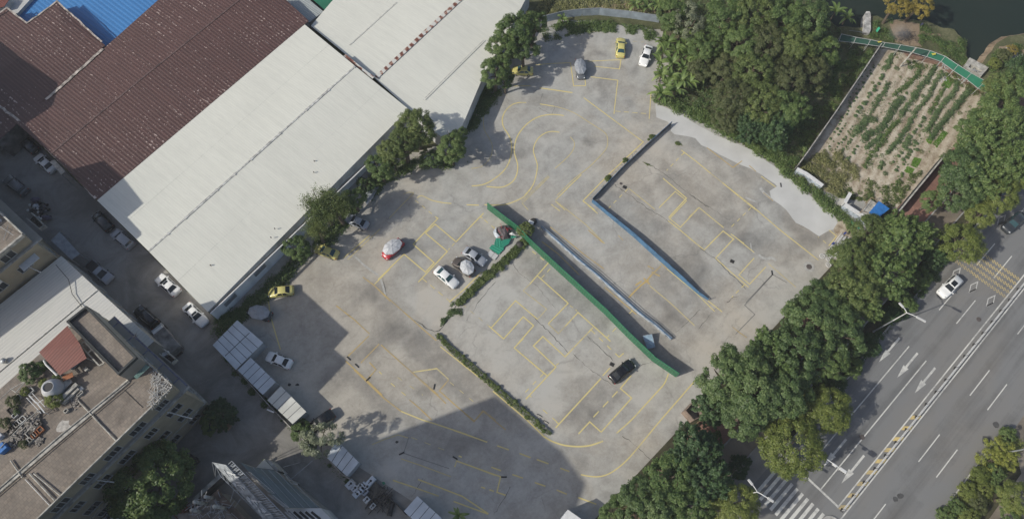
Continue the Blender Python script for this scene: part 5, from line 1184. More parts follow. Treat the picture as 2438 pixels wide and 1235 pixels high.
# traffic camera gantry
g0 = P(1953,1081,6.5); g1 = P(2007,1119,6.5); base = g0
t = thing('traffic_signal_gantry', 'white cantilever arm with a traffic signal over the lanes near the stop line', 'gantry', (*base, 0))
m = MB(); m.tube((*base, 0), (*base, 6.6), .14, .11); m.build('pole', M['whitesteel'], t)
m = MB(); m.tube((*base, 6.5), (*g1, 6.5), .08, .05); m.build('arm', M['whitesteel'], t)
m = MB(); m.box((*g1, 6.4), (1.0,.45,.45), math.atan2(g1[1]-g0[1], g1[0]-g0[0]), bev=.05); so_ = m.build('signal_head', M['whitesteel'], t)
m = MB(); a = math.atan2(g1[1]-g0[1], g1[0]-g0[0]); 
for k in (-.3, 0, .3): m.box((g1[0]+math.cos(a)*k+math.sin(a)*.24, g1[1]+math.sin(a)*k-math.cos(a)*.24, 6.4), (.22,.06,.22), a)
m.build('lens', M['iron'], so_)
m = MB(); c = P(1988,1106,6.5); m.box((*c, 6.35), (.6,.3,.3), a); m.build('camera_box', M['whitesteel'], t)
# poles
t = thing('utility_pole', 'leaning pale utility pole standing in the vegetable garden', 'pole', (*P(2143,159), 0)); b_ = P(2143,159); m = MB(); m.tube((*b_, 0), (*b_, 5.6), .16, .11, 8); m.build('shaft', M['slab'], t); m = MB(); m.tube((b_[0]-.3, b_[1], 5.3), (b_[0]+.3, b_[1], 5.3), .05); m.build('bracket', M['steel'], t)
t = thing('utility_pole', 'short pole with crossed insulator arms beside the slate-roofed building', 'pole', (*P(712,1150), 0)); b_ = P(712,1150); b2_ = P(697,1135,5); m = MB(); m.tube((*b_, 0), (*b_, 5.5), .12, .1, 8); m.build('shaft', M['slab'], t)
m = MB(); m.tube((b_[0]-.9, b_[1]+.9, 5.2), (b_[0]+.5, b_[1]-.7, 5.2), .1, n=5); m.tube((b_[0]-.2, b_[1]-.4, 5.0), (b_[0]+1.1, b_[1]-.5, 5.0), .12, n=5); m.build('crossarm', M['slab'], t)
m = MB(); m.tube((*b_, 5.3), (*P(745,1095,5), 5.0), .025, n=4); tag(m.build('overhead_wire', M['steel']), 'single overhead wire from the short pole to the grey-leaved tree', 'wire')
m = MB(); m.tube(P3(674,1111,.3), P3(725,1097,.3), .06, n=5); tag(m.build('boom_barrier', M['slab']), 'thin pale barrier boom across the sunlit part of the side street', 'barrier')
t = thing('utility_pole', 'small white fitting on a post at the side street fence by the third cabin', 'pole', (*P(643,976), 0)); m = MB(); m.tube(P3(643,976,0), P3(643,976,2.4), .06); m.build('post', M['whitesteel'], t); m = MB(); m.tube(P3(636,974,2.4), P3(652,981,2.4), .12, n=6); m.build('fitting', M['whitesteel'], t)
# ================================================================== vehicles
def car(kind, paint, roof_glass=False, rails=False, L=4.6, glass='glass', beacon=False):
    "saloon or suv in local coordinates, nose towards +x"
    root = bpy.data.objects.new('parked_car', None); COL.objects.link(root); root.empty_display_size = .5
    k = L/4.64
    if kind == 'sedan':
        S = [(-2.32,.66,.52,.5,.58),(-2.26,.80,.74,.68,.92),(-2.05,.87,.84,.74,1.0),(-1.72,.90,.88,.74,1.03),(-.98,.91,.92,.59,1.40),(-.4,.92,.93,.61,1.45),(.28,.92,.92,.60,1.42),(1.02,.91,.90,.72,1.00),(1.6,.89,.80,.72,.90),(2.05,.84,.68,.64,.76),(2.26,.70,.56,.52,.60),(2.32,.55,.46,.42,.48)]; iA, iB, iC, iD = 3, 4, 6, 7
    else:
        S = [(-2.32,.72,.62,.6,.80),(-2.28,.86,.95,.70,1.12),(-2.2,.92,1.0,.72,1.20),(-2.12,.93,1.02,.70,1.25),(-1.85,.94,1.04,.63,1.62),(-.6,.95,1.05,.66,1.70),(.35,.95,1.04,.64,1.66),(1.05,.94,1.02,.76,1.12),(1.6,.92,.96,.76,1.05),(2.05,.88,.86,.70,.95),(2.26,.76,.66,.6,.72),(2.32,.6,.5,.45,.55)]; iA, iB, iC, iD = 3, 4, 6, 7
    b = MB(); vs = []
    for x, w_, zb, yt, zt in S:
        x *= k; c = [(w_*.93, .20), (w_, .38), (w_, zb*.72+.1), (w_*.965, zb), (yt, zt-.02), (yt*.85, zt+.015), (0, zt+.04)]
        row = [(x, y, z) for y, z in c]+[(x, -y, z) for y, z in c[:-1][::-1]]; vs += row
    n = 13; fs = []
    for i in range(len(S)-1):
        for j_ in range(n-1): fs.append((i*n+j_, (i+1)*n+j_, (i+1)*n+j_+1, i*n+j_+1))
        fs.append((i*n+n-1, (i+1)*n+n-1, (i+1)*n, i*n))
    fs.append(tuple(range(n))); fs.append(tuple(reversed(range((len(S)-1)*n, len(S)*n))))
    b.add(vs, fs); b.build('body', M[paint], root, smooth=True)
    def lerp(p, q, t): return tuple(p[i]+(q[i]-p[i])*t for i in range(3))
    def glassq(i, j_, y0=.93, e=.03, name='windscreen'):
        x0, w0, zb0, yt0, zt0 = S[i]; x1, w1, zb1, yt1, zt1 = S[j_]
        m = MB(); a = (x0*k, yt0*y0, zt0+e+.012); c = (x1*k, yt1*y0, zt1+e+.012); A0, A1 = lerp(a, c, .06), lerp(a, c, .92)
        mid0 = (A0[0], 0, A0[2]+.035); mid1 = (A1[0], 0, A1[2]+.035)
        m.add([A0, A1, mid1, mid0, (A1[0],-A1[1],A1[2]), (A0[0],-A0[1],A0[2])], [(0,1,2,3),(3,2,4,5)]); 
        if (A1[0]-A0[0]) * 1 > 0: m.f = [tuple(reversed(f)) for f in m.f]
        m.build(name, M[glass], root)
    glassq(iD, iC, .9, name='windscreen'); glassq(iA, iB, .88, name='rear_window')
    for sgn in (1, -1):
        for (i0, f0, i1, f1) in ((iA, .45, 5, 0), (5, .08, iD, -.35)):
            m = MB()
            def sp(i, up, fx):
                x, w_, zb, yt, zt = S[i]; y0, z0 = w_*.965, zb; y1, z1 = yt, zt-.02; return (x*k+fx, sgn*(y0+(y1-y0)*up+.012), z0+(z1-z0)*up+.006)
            if i0 == iA: pts_ = [sp(iA,.10,.25), sp(5,.10,-.05), sp(5,.82,-.05), sp(iB,.82,.05)]
            else: pts_ = [sp(5,.10,.05), sp(iD,.10,-.30), sp(iC,.82,-.02), sp(5,.82,.05)]
            m.poly(pts_ if sgn < 0 else pts_[::-1]); m.build('side_window', M[glass], root)
        m = MB(); x, w_, zb, yt, zt = S[iD]; m.box((x*k-.2, sgn*(w_+.07), zb+.06), (.16,.2,.13), 0, bev=.03); m.build('wing_mirror', M[paint], root)
        m = MB(); m.box((2.12*k, sgn*.62, S[-3][2]-.02), (.26,.26,.12), -sgn*.5, bev=.03); m.build('headlight', M['headlamp'], root)
        m = MB(); m.box((-2.2*k, sgn*.66, S[1][2]+.02), (.18,.34,.12), sgn*.3, bev=.02); m.build('tail_light', M['taillamp'], root)
        for xw in (-1.38*k, 1.42*k):
            m = MB(); m.lathe((xw, sgn*.93-.22*(sgn > 0), .32), [(.02,0),(.30,.0),(.32,.04),(.32,.18),(.30,.22),(.02,.22)], 14, axis='y'); wo = m.build('wheel', M['tyre'], root)
            m = MB(); m.lathe((xw, sgn*.935-(.0 if sgn > 0 else .012), .32), [(.0,0),(.2,.0),(.2,.012),(.0,.012)], 12, axis='y'); m.build('rim', M['rim'], wo)
    if roof_glass:
        m = MB(); x0, x1 = ((-.1, .26) if kind == 'sedan' else (-.75, .25)); yy = .40; zz = S[5][4]+.055
        m.quad((x0*k,-yy,zz),(x1*k,-yy,zz-.01),(x1*k,yy,zz-.01),(x0*k,yy,zz)); m.build('sunroof', M['glass'], root)
    if rails:
        for sgn in (1,-1): m = MB(); m.path([(-1.7*k, sgn*.62, 1.66), (-.6*k, sgn*.65, 1.76), (.3*k, sgn*.63, 1.70)], .025, 5); m.build('roof_rail', M['rim'], root)
    m = MB(); m.box((-2.3*k, 0, .5), (.06,.5,.12)); m.build('number_plate', M['frame'], root)
    return root
protos = {}
def put_car(nose, tail, kind, paint, label, group, **kw):
    z = .7; a = P(*tail, z); b = P(*nose, z); c = ((a[0]+b[0])/2, (a[1]+b[1])/2); L = math.hypot(b[0]-a[0], b[1]-a[1])
    L = min(max(L, 4.25), 4.95); key = (kind, paint, tuple(sorted(kw.items())))
    if key not in protos: protos[key] = o = car(kind, paint, **kw)
    else: o = copy_tree(protos[key])
    o.location = (c[0], c[1], kw.get('zz', .02)); o.rotation_euler = (0,0, math.atan2(b[1]-a[1], b[0]-a[0])); s = L/4.64; o.scale = (s, min(1.04, max(.97, s)), 1)
    tag(o, label, 'car', group); return o, c, math.atan2(b[1]-a[1], b[0]-a[0])
YG = 'cars parked in the training yard'; SG = 'cars parked along the side street'
put_car((1479,89),(1477,136),'sedan','p_yellow','yellow saloon at the top of the yard left of the white car', YG, glass='glass_teal')
put_car((1530,156),(1546,109),'sedan','p_white','white saloon at the top of the yard under the banana plants', YG)
o, cu1, _ = put_car((1384,187),(1380,141),'sedan','p_grey','grey saloon mostly hidden under a silver sunshade at the top of the yard', YG)
put_car((1222,167),(1265,169),'sedan','p_yellow','yellow saloon half under the trees at the upper left of the yard', YG, glass='glass_teal')
put_car((829,519),(870,536),'sedan','p_silver','pale silver saloon poking out from under the feathery tree by the warehouse', YG)
put_car((756,591),(799,606),'sedan','p_yellow','yellow saloon under the tree edge beside the warehouse wall', YG, glass='glass_teal')
put_car((638,697),(698,690),'sedan','p_yellow','yellow saloon in the open near the warehouse corner, half in shade', YG)
o, cu2, _ = put_car((915,611),(955,574),'sedan','p_red','red saloon covered by a silver sunshade', YG)
put_car((1088,680),(1038,639),'sedan','p_white','white saloon parked lowest of the three beside the hedge', YG, glass='glass_teal')
o, cu3, _ = put_car((1080,617),(1126,652),'sedan','p_brown','dark brown saloon between the white and the silver car, sunshade over its front', YG)
put_car((1156,627),(1105,594),'sedan','p_silver','silver blue saloon nearest the green metal sheets', YG)
o, cu4, _ = put_car((593,737),(641,753),'sedan','p_dark','dark saloon under a faded octagonal sunshade near the warehouse corner', YG)
put_car((634,845),(694,869),'sedan','p_white','white saloon in the shade beside the cabins', YG)
put_car((737,1022),(794,981),'sedan','p_black','black saloon parked below the sunlit cabin', YG)
put_car((1508,861),(1455,905),'sedan','p_black','black saloon alone near the end of the green hoarding', YG)
put_car((2237,705),(2285,659),'suv','p_white','white sport utility car driving on the main road, black sunroof', 'cars on the main road', roof_glass=True)
put_car((2389,553),(2437,508),'suv','p_dark','dark car emerging from under the trees at the right edge of the main road', 'cars on the main road', glass='glass_teal')
put_car((50,330),(85,360),'suv','p_dark','dark parked car uppermost beside the maroon warehouse', SG)
put_car((86,370),(128,406),'sedan','p_white','white saloon with sunroof beside the maroon warehouse', SG, roof_glass=True)
put_car((14,423),(62,460),'suv','p_grey','grey car with roof rails at the left edge of the side street', SG, rails=True)
put_car((227,509),(262,545),'suv','p_dark','dark parked car right against the white warehouse eave', SG)
put_car((270,551),(314,587),'suv','p_silver','silver car with dark roof rails by the white warehouse eave', SG, rails=True)
put_car((375,657),(423,698),'sedan','p_white','white saloon with sunroof, upper of the two near the warehouse corner', SG, roof_glass=True)
put_car((489,772),(442,726),'sedan','p_white','white saloon with sunroof, lower of the two near the warehouse corner', SG, roof_glass=True)
put_car((325,733),(372,774),'suv','p_black','black car with roof rails right in front of the grey truck', SG, rails=True)
put_car((380,1228),(328,1206),'sedan','p_grey','grey car almost hidden under the big dark tree', SG)
put_car((248,1246),(300,1216),'sedan','p_white','white car cut off by the bottom edge below the dark tree', SG)
# glints: white rear shade in the black car
# silver octagonal sunshades over four of the cars
def shade(px, label, rx, ry, rot, mt, h=1.85):
    c = P(*px, h-.2); t = thing('car_sunshade', label, 'sunshade', (*c, h), group='octagonal car sunshades'); m = MB(); vs = [(c[0], c[1], h+.22)]; n = 8
    for j_, (f, dz) in enumerate(((.5,.14),(1.0,-.14))):
        for i in range(n):
            a = 2*math.pi*(i+.5)/n; x, y = rx*math.cos(a)*f, ry*math.sin(a)*f; vs.append((c[0]+x*math.cos(rot)-y*math.sin(rot), c[1]+x*math.sin(rot)+y*math.cos(rot), h+dz+rng.uniform(-.05,.05)))
    for i in range(n): vs.append((vs[9+i][0], vs[9+i][1], vs[9+i][2]-.3))
    fs = [(0,1+i,1+(i+1)%n) for i in range(n)]+[(1+i,9+i,9+(i+1)%n,1+(i+1)%n) for i in range(n)]+[(9+i,17+i,17+(i+1)%n,9+(i+1)%n) for i in range(n)]
    m.add(vs, fs); m.build('canopy', mt, t); r_ = MB()
    for i in range(n): r_.tube((vs[0][0],vs[0][1],vs[0][2]+.01), (vs[1+i][0],vs[1+i][1],vs[1+i][2]+.012), .018, n=4); r_.tube((vs[1+i][0],vs[1+i][1],vs[1+i][2]+.012), (vs[9+i][0],vs[9+i][1],vs[9+i][2]+.012), .018, n=4)
    r_.build('rib', M['steel'], t); return t
shade((1382,158), 'silver grey sunshade over the grey car at the top of the yard', 1.85, 1.15, rad(95), M['cover_grey'])
shade((934,587), 'bright silver sunshade over the red car', 1.85, 1.2, rad(40), M['cover_silver'])
shade((1112,636), 'silver sunshade over the dark brown car beside the hedge', 1.4, 1.15, rad(120), M['cover_silver'])
shade((616,743), 'faded pale sunshade over the dark car near the warehouse corner', 1.8, 1.25, rad(-10), M['cover_grey'])
# pickup and truck
def put_local(root, nose, tail, z=.7):
    a = P(*tail, z); b = P(*nose, z); root.location = ((a[0]+b[0])/2, (a[1]+b[1])/2, .02); root.rotation_euler = (0,0,math.atan2(b[1]-a[1], b[0]-a[0]))
pk = thing('pickup', 'silver pickup with an empty dark cargo bed on the side street', 'pickup', local=True)
m = MB(); m.box((0,0,.62), (5.0,1.8,.5), bev=.06); m.build('body', M['p_silver'], pk, smooth=False)
m = MB(); m.box((-1.45,0,.90), (2.0,1.55,.05)); m.build('bed_liner', M['blackplastic'], pk)
m = MB(); [m.box((-1.45, s*.83, 1.0), (2.1,.1,.36)) for s in (1,-1)]; m.box((-2.45,0,1.0), (.1,1.7,.36)); m.box((-.42,0,1.05), (.08,1.7,.4)); m.build('bed_side', M['p_grey'], pk)
m = MB(); m.add([(-.35,-.85,.87),(-.35,.85,.87),(1.35,.85,.87),(1.35,-.85,.87),(-.3,-.68,1.55),(-.3,.68,1.55),(.55,.68,1.57),(.55,-.68,1.57)], [(0,1,5,4),(1,2,6,5),(3,0,4,7),(4,5,6,7),(2,3,7,6)]); m.build('cab', M['p_silver'], pk)
m = MB(); m.quad((1.33,-.72,.93),(1.33,.72,.93),(.6,.60,1.56),(.6,-.60,1.56)); m.v = [(x+.02, y, z+.015) for x, y, z in m.v]; m.build('windscreen', M['glass'], pk)
m = MB(); m.box((1.85,0,.93), (1.1,1.62,.16), bev=.06); m.build('bonnet', M['p_silver'], pk)
for x in (-1.5, 1.6):
    for s in (1,-1): m = MB(); m.lathe((x, s*.9-.11, .35), [(.02,0),(.33,.0),(.35,.05),(.35,.2),(.02,.22)], 14, axis='y'); m.build('wheel', M['tyre'], pk)
for s in (1,-1): m = MB(); m.box((1.1, s*1.0, 1.05), (.15,.2,.15)); m.build('wing_mirror', M['blackplastic'], pk)
put_local(pk, (261,666), (213,629))
tk = thing('box_truck', 'grey flat-topped truck with a worn tarpaulin box behind the black car', 'truck', local=True)
m = MB(); m.box((-.8,0,1.55), (4.4,2.1,1.7), bev=.05); m.build('cargo_box', mat('worn_tarpaulin', (.22,.21,.20), .8, .35, .9), tk)
m = MB(); m.add([(1.5,-.95,.4),(1.5,.95,.4),(3.0,.92,.4),(3.0,-.92,.4),(1.5,-.9,2.0),(1.5,.9,2.0),(2.35,.86,2.0),(2.35,-.86,2.0),(3.0,.92,1.1),(3.0,-.92,1.1)], [(0,1,5,4),(1,2,8,6,5),(3,0,4,7,9),(4,5,6,7),(7,6,8,9),(9,8,2,3)]); m.build('cab', M['cabin_wall'], tk)
m = MB(); m.quad((2.37,-.78,1.95),(2.95,-.80,1.2),(2.95,.80,1.2),(2.37,.78,1.95)); m.v = [(x+.02, y, z+.02) for x, y, z in m.v]; m.f = [tuple(reversed(f)) if False else f for f in m.f]; m.build('windscreen', M['glass'], tk)
m = MB(); m.box((1.7,0,2.1), (.5,1.7,.25), bev=.06); m.build('wind_deflector', M['whitesteel'], tk)
m = MB(); m.box((-.2,0,.45), (6.0,.9,.2)); m.build('chassis', M['iron'], tk)
for x in (-2.2, 2.2):
    for s in (1,-1): m = MB(); m.lathe((x, s*.9-.14, .42), [(.02,0),(.40,.0),(.42,.05),(.42,.25),(.02,.28)], 14, axis='y'); m.build('wheel', M['tyre'], tk)
put_local(tk, (376,781), (424,838)); 
tr = thing('cargo_tricycle', 'dark cargo tricycle with a bluish cover beside the big dark tree', 'tricycle', local=True)
m = MB(); m.box((-.6,0,.7), (1.8,1.2,.4), bev=.03); m.build('cargo_tray', M['iron'], tr); m = MB(); m.box((.75,0,1.0), (.9,.9,.5), bev=.12); m.build('cover', M['navy'], tr)
m = MB(); m.tube((1.2,0,.3),(.9,0,1.1),.04); m.tube((.9,-.35,1.1),(.9,.35,1.1),.03); m.build('fork', M['steel'], tr)
for x, y in ((-.7,.62),(-.7,-.62),(1.25,0)): m = MB(); m.lathe((x, y-.05, .28), [(.02,0),(.27,0),(.28,.1),(.02,.1)], 12, axis='y'); m.build('wheel', M['tyre'], tr)
put_local(tr, (437,1079), (466,1102))
def scooter(name='motor_scooter'):
    r_ = thing(name, None, 'motor scooter', local=True)
    m = MB(); m.box((-.35,0,.55), (.85,.3,.32), bev=.06); m.box((.1,0,.33), (.45,.28,.08)); m.build('body', M['p_grey'], r_)
    m = MB(); m.box((-.35,0,.76), (.7,.26,.1), bev=.04); m.build('seat', M['blackplastic'], r_)
    m = MB(); m.tube((.62,0,.28),(.45,0,1.0),.04,n=6); m.tube((.45,-.32,1.0),(.45,.32,1.0),.025,n=6); m.box((.5,0,.75),(.12,.34,.4),bev=.03); m.build('handlebar', M['iron'], r_)
    for x in (-.62,.62): m = MB(); m.lathe((x,-.05,.26), [(.02,0),(.25,0),(.26,.1),(.02,.1)], 12, axis='y'); m.build('wheel', M['tyre'], r_)
    m = MB(); m.box((-.82,0,.92), (.32,.34,.28), bev=.05); m.build('top_box', M['whitesteel'], r_); return r_
sc0 = scooter()
SP = [((42,318), 200, 'lone scooter near the top of the side street'), ((86,486), 30, 'scooter under a dull purple rain cover'), ((82,500), 20, 'scooter with a pale cover beside the purple one'),
      ((103,492), 50, 'bare scooter with a white top box in the parked group'), ((106,502), 35, 'bare scooter with white trim next to the top-box one'), ((108,517), 20, 'scooter wearing a purple apron, lowest of the group'), ((98,514), 120, 'scooter with raised handlebars at the end of the group')]
scs = [sc0]+[copy_tree(sc0) for _ in SP[1:]]
for o_, (p_, a_, l_) in zip(scs, SP): o_.location = (*P(*p_, .5), .02); o_.rotation_euler = (0,0,rad(a_)); tag(o_, l_, 'motor scooter', 'scooters parked on the side street')
def cover(px, s, mt, label):
    c = P(*px, 1.0); m = MB(); r_ = random.Random(int(px[0])); vs = [(0,0,1.2)]; n = 10
    for f, z in ((.45,1.12),(.8,.9),(1.0,.5)):
        for i in range(n): a = 2*math.pi*i/n; k = f*r_.uniform(.85,1.1); vs.append((s[0]*k*math.cos(a), s[1]*k*math.sin(a), z+r_.uniform(-.06,.06)))
    fs = [(0,1+i,1+(i+1)%n) for i in range(n)]
    for j_ in range(2): fs += [(1+j_*n+i, 1+(j_+1)*n+i, 1+(j_+1)*n+(i+1)%n, 1+j_*n+(i+1)%n) for i in range(n)]
    a = s[2]; vs = [(c[0]+x*math.cos(a)-y*math.sin(a), c[1]+x*math.sin(a)+y*math.cos(a), z) for x, y, z in vs]; m.add(vs, fs); tag(m.build('rain_cover', mt, smooth=True), label, 'cover', 'covers over the parked scooters')
cover((80,473), (.8,.5,.3), M['cloth_purple'], 'dull purple rain cover on the uppermost parked scooter'); cover((82,490), (.6,.5,.9), M['cover_silver'], 'pale grey rain cover in the scooter group'); cover((106,516), (.85,.5,.2), M['cloth_purple'], 'dull purple rain cover on the lowest parked scooter')
m = MB(); m.box(P3(22,288,.8), (1.6,1.0,.9), -.7, bev=.08); tag(m.build('metal_chest', mat('dark_green_metal', (.01,.06,.04), .6, .2, 2)), 'dark green metal trunk against the maroon warehouse wall', 'trunk')
m = MB(); m.box(P3(33,296,.6), (1.2,.8,.7), -.7, bev=.08); m.box(P3(14,281,.6), (.9,.6,.5), -.7, bev=.05); tag(m.build('sack_pile', M['iron']), 'dark sacks beside the green metal trunk', 'sacks')
m = MB(); q = [P3(*a, 4.6) for a in ((118,385),(130,380),(155,408),(147,417))]; m.prism([(a[0], a[1]) for a in q][::-1], 4.5, 4.62); t = thing('canopy', 'dusty cream canopy slab jutting over the white car from the maroon warehouse', 'canopy', (*P(135,398,4.6), 4)); m.build('slab', M['slab'], t); m = MB(); 
for a in q: m.tube((a[0], a[1], 0), (a[0], a[1], 4.5), .06, n=5)
m.build('post', M['steel'], t)
# ================================================================== loose things about the yard
def sheetobj(name, label, cat, px, z, mt, tilt=0, th=.03, group=None):
    m = MB(); q = [(*P(a, b, z), z+(tilt*i if isinstance(tilt, (int, float)) else tilt[i])) for i, (a, b) in enumerate(px)]
    A = sum(q[i][0]*q[(i+1)%len(q)][1]-q[(i+1)%len(q)][0]*q[i][1] for i in range(len(q)))
    if A < 0: q = q[::-1]
    m.poly(q); m.poly([(x, y, c-th) for x, y, c in q][::-1])
    for i in range(len(q)): a, b = q[i], q[(i+1)%len(q)]; m.quad((a[0],a[1],a[2]-th),(b[0],b[1],b[2]-th), b, a)
    return tag(m.build(name, mt), label, cat, group)
D_ = lambda *p: crop(1130, 470, 7.265, p)
M['gs1'] = corr('green_sheet_a', (.035,.30,.19), (.02,.20,.13), -30, .42, .5, .3); M['gs2'] = corr('green_sheet_b', (.035,.28,.18), (.02,.19,.12), -85, .42, .5, .3); M['gs3'] = corr('green_sheet_c', (.03,.26,.17), (.02,.18,.11), 35, .42, .5, .3)
sheetobj('metal_sheet', 'green corrugated sheet, lowest of the pile next to the pale panels', 'metal sheet', D_((250,880),(300,815),(510,850),(500,900),(415,985)), .25, M['gs1'], group='green corrugated sheets in a heap')
sheetobj('metal_sheet', 'green corrugated sheet with upright ribs in the middle of the heap', 'metal sheet', D_((370,705),(455,705),(490,850),(350,850),(340,790)), .38, M['gs2'], group='green corrugated sheets in a heap')
sheetobj('metal_sheet', 'green corrugated sheet with slanting ribs on top of the heap', 'metal sheet', D_((480,735),(630,705),(590,800),(490,860),(455,830)), .50, M['gs3'], group='green corrugated sheets in a heap')
sheetobj('metal_sheet', 'small green corrugated sheet by the hedge end', 'metal sheet', D_((620,665),(715,665),(715,690),(640,710)), .62, M['gs2'], group='green corrugated sheets in a heap')
sheetobj('panel_board', 'pale square board left of its twin below the green sheets', 'board', D_((210,985),(275,912),(345,955),(280,1035)), .16, M['whitewall'], group='pale boards by the hedge')
sheetobj('panel_board', 'pale square board against the hedge below the green sheets', 'board', D_((285,1038),(350,958),(412,1000),(345,1080)), .2, M['whitewall'], group='pale boards by the hedge')
# wrecked three-wheeler under torn canvas
t = thing('tarpaulin_heap', 'torn dark brown canvas heap with a red frame by the green hoarding', 'tarpaulin heap', (*P(1198,552,1), 0)); r_ = random.Random(5)
q = [P3(*a, .9) for a in D_((385,500),(510,450),(600,510),(650,620),(600,690),(500,725),(440,640),(385,570))]; c = (sum(a[0] for a in q)/8, sum(a[1] for a in q)/8, 1.35); m = MB()
mid_ = [((a[0]+c[0])/2+r_.uniform(-.2,.2), (a[1]+c[1])/2+r_.uniform(-.2,.2), 1.15+r_.uniform(-.25,.25)) for a in q]; low = [(a[0], a[1], .35+r_.uniform(-.1,.2)) for a in q]
vs = [c]+mid_+low; m.add(vs, [(0,1+(i+1)%8,1+i) for i in range(8)]+[(1+i,1+(i+1)%8,9+(i+1)%8,9+i) for i in range(8)]); m.build('canvas', mat('torn_brown_canvas', (.10,.085,.09), .8, .5, 1.8), t)
m = MB()
for k in range(7): a_ = P3(*D_((r_.uniform(450,600), r_.uniform(520,680)))[0], 1.45); an = r_.uniform(0, 6.28); m.tube(a_, (a_[0]+math.cos(an)*.9, a_[1]+math.sin(an)*.9, 1.5+r_.uniform(-.1,.2)), .03, n=4)
m.build('red_bar', M['p_red'], t)
m = MB(); q2 = [P3(*a, .5) for a in D_((320,600),(370,520),(395,590),(445,690),(380,705),(335,660))]; q2 = [(x, y, z+r_.uniform(-.2,.35)) for x, y, z in q2]; cc = (sum(a[0] for a in q2)/6, sum(a[1] for a in q2)/6, 1.0)
m.add([cc]+q2, [(0,1+(i+1)%6,1+i) for i in range(6)]); m.build('clear_sheeting', mat('cloudy_plastic_sheet', (.42,.46,.50), .35, .25, 2), t)
sheetobj('cloth', 'crumpled white cloth between the canvas heap and the hoarding', 'cloth', D_((590,630),(650,605),(715,665),(640,660)), .8, M['whitesteel'], (0,.2,.1,.25))
m = MB(); c = P(1238,582,.4); m.lathe((c[0], c[1], 0), [(.65,0),(.75,.35),(.5,.65),(.1,.78),(0,.8)], 14); tag(m.build('tarred_drum', M['iron'], smooth=True), 'round dark covered drum below the end of the hedge', 'drum')
t = thing('electric_box', 'small white utility box on a post beside the bush behind the hoarding', 'utility box', (*P(1264,532), 0)); m = MB(); c = P(1264,530,1.5); m.tube((*c, 0), (*c, 1.1), .06); m.build('post', M['steel'], t); m = MB(); m.box((*c, 1.4), (.9,.6,.7), -.5, bev=.05); m.build('box', M['cabin_roof'], t)
m = MB(); c = P(1270,528); m.lathe((*c, 0), [(.6,0),(.6,.3),(.35,.5),(0,.55)], 12); tag(m.build('rubber_mat', M['iron']), 'dark round rubber base behind the utility box', 'base')
t = thing('display_board', 'tilted pale blue framed board leaning on the green hoarding', 'board', (*P(1545,815,1), 0)); 
q = [P3(*a, 0) for a in ()]; qa = [(*P(1530,799,1.2),1.2),(*P(1552,795,1.2),1.2),(*P(1560,826,.4),.4),(*P(1541,830,.4),.4)]; m = MB(); m.poly(qa[::-1]); m.poly([(x, y, z-.06) for x, y, z in qa]); m.build('face', mat('pale_blue_board', (.30,.42,.52), .5, .15, 1), t)
m = MB()
for a, b in ((0,1),(1,2),(2,3),(3,0)): m.tube(qa[a], qa[b], .05, n=4)
md0 = tuple((qa[0][i]+qa[3][i])/2+.02*(i==2) for i in range(3)); md1 = tuple((qa[1][i]+qa[2][i])/2+.02*(i==2) for i in range(3)); m.tube(md0, md1, .035, n=4); m.tube(qa[2], md0, .03, n=4)
for a in qa: m.tube(a, (a[0], a[1], 0), .04, n=4)
m.build('frame', M['steel'], t)
# rubber humps and small dark wheel stops
for i, (p_, a_, l_) in enumerate(((C8((372,876))[0], -42, 'wheel stop at the lower left bay corner'), (C8((452,947))[0], -42, 'wheel stop just right of the first one'), (C8((562,1078))[0], 48, 'wheel stop standing across the lower bay line'), (C8((1210,1153))[0], 80, 'bent wheel stop inside the lower course'),
        (C9((726,818))[0], 25, 'wheel stop in the shaded course'), (C9((1250,862))[0], -30, 'wheel stop at the shaded bay corner'), (CA((493,822))[0], 0, 'wheel stop right of the shaded bay corner'), (C4((815,945))[0], 90, 'upright wheel stop right of the upper course'), (C4((901,85))[0], 90, 'small wheel stop on the fresh concrete'))):
    c = P(*p_); m = MB(); m.box((c[0], c[1], .05), (.85,.2,.1), rad(a_), bev=.03); tag(m.build('wheel_stop', M['blackband']), 'black rubber '+l_, 'wheel stop', 'black rubber wheel stops')
for p_, l_ in ((C3((360,682))[0], 'dark square drain grating near the blue fence corner'), (C4((425,832))[0], 'dark drain grating in the middle of the upper course'), (CB((832,245))[0], 'dark drain grating beside the lone black car')):
    c = P(*p_); m = MB(); 
    for k in range(5): m.box((c[0]+(k-2)*.14*math.cos(-.5), c[1]+(k-2)*.14*math.sin(-.5), .04), (.08,.55,.05), -.5)
    m.box((c[0], c[1], .015), (.72,.6,.02), -.5); tag(m.build('drain_grating', M['iron']), l_, 'drain grating')
def manhole(px, label, ring=None, r_=.42):
    c = P(*px); t = thing('manhole', label, 'manhole', (*c, 0)); m = MB(); m.lathe((c[0], c[1], .045), [(r_,0),(r_,.03),(r_*.8,.035),(0,.034)], 20); m.build('lid', mat('cast_iron_lid', (.10,.085,.08), .8, .2, 6), t)
    if ring: m = MB(); m.lathe((c[0], c[1], .035), [(ring,0),(ring*.97,.006),(0,.008)], 24); m.build('mortar_ring', M['mortar'], t)
manhole((1926,635), 'round manhole in a pale mortar ring near the white posts', .95, .48); manhole((2251,499), 'large round manhole lid on the tan footpath', None, .55); manhole((2052,1040), 'round manhole lid in the lane near the signal gantry', None, .4); manhole((2330,760), 'round manhole lid in the far carriageway', None, .4); manhole(C3((322,648))[0], 'tiny manhole lid near the blue fence corner', None, .25)
m = MB()
for q_ in ((705,917),(712,915),(590+118,919)): pass
for px_, ang in ((1300, 0),): pass
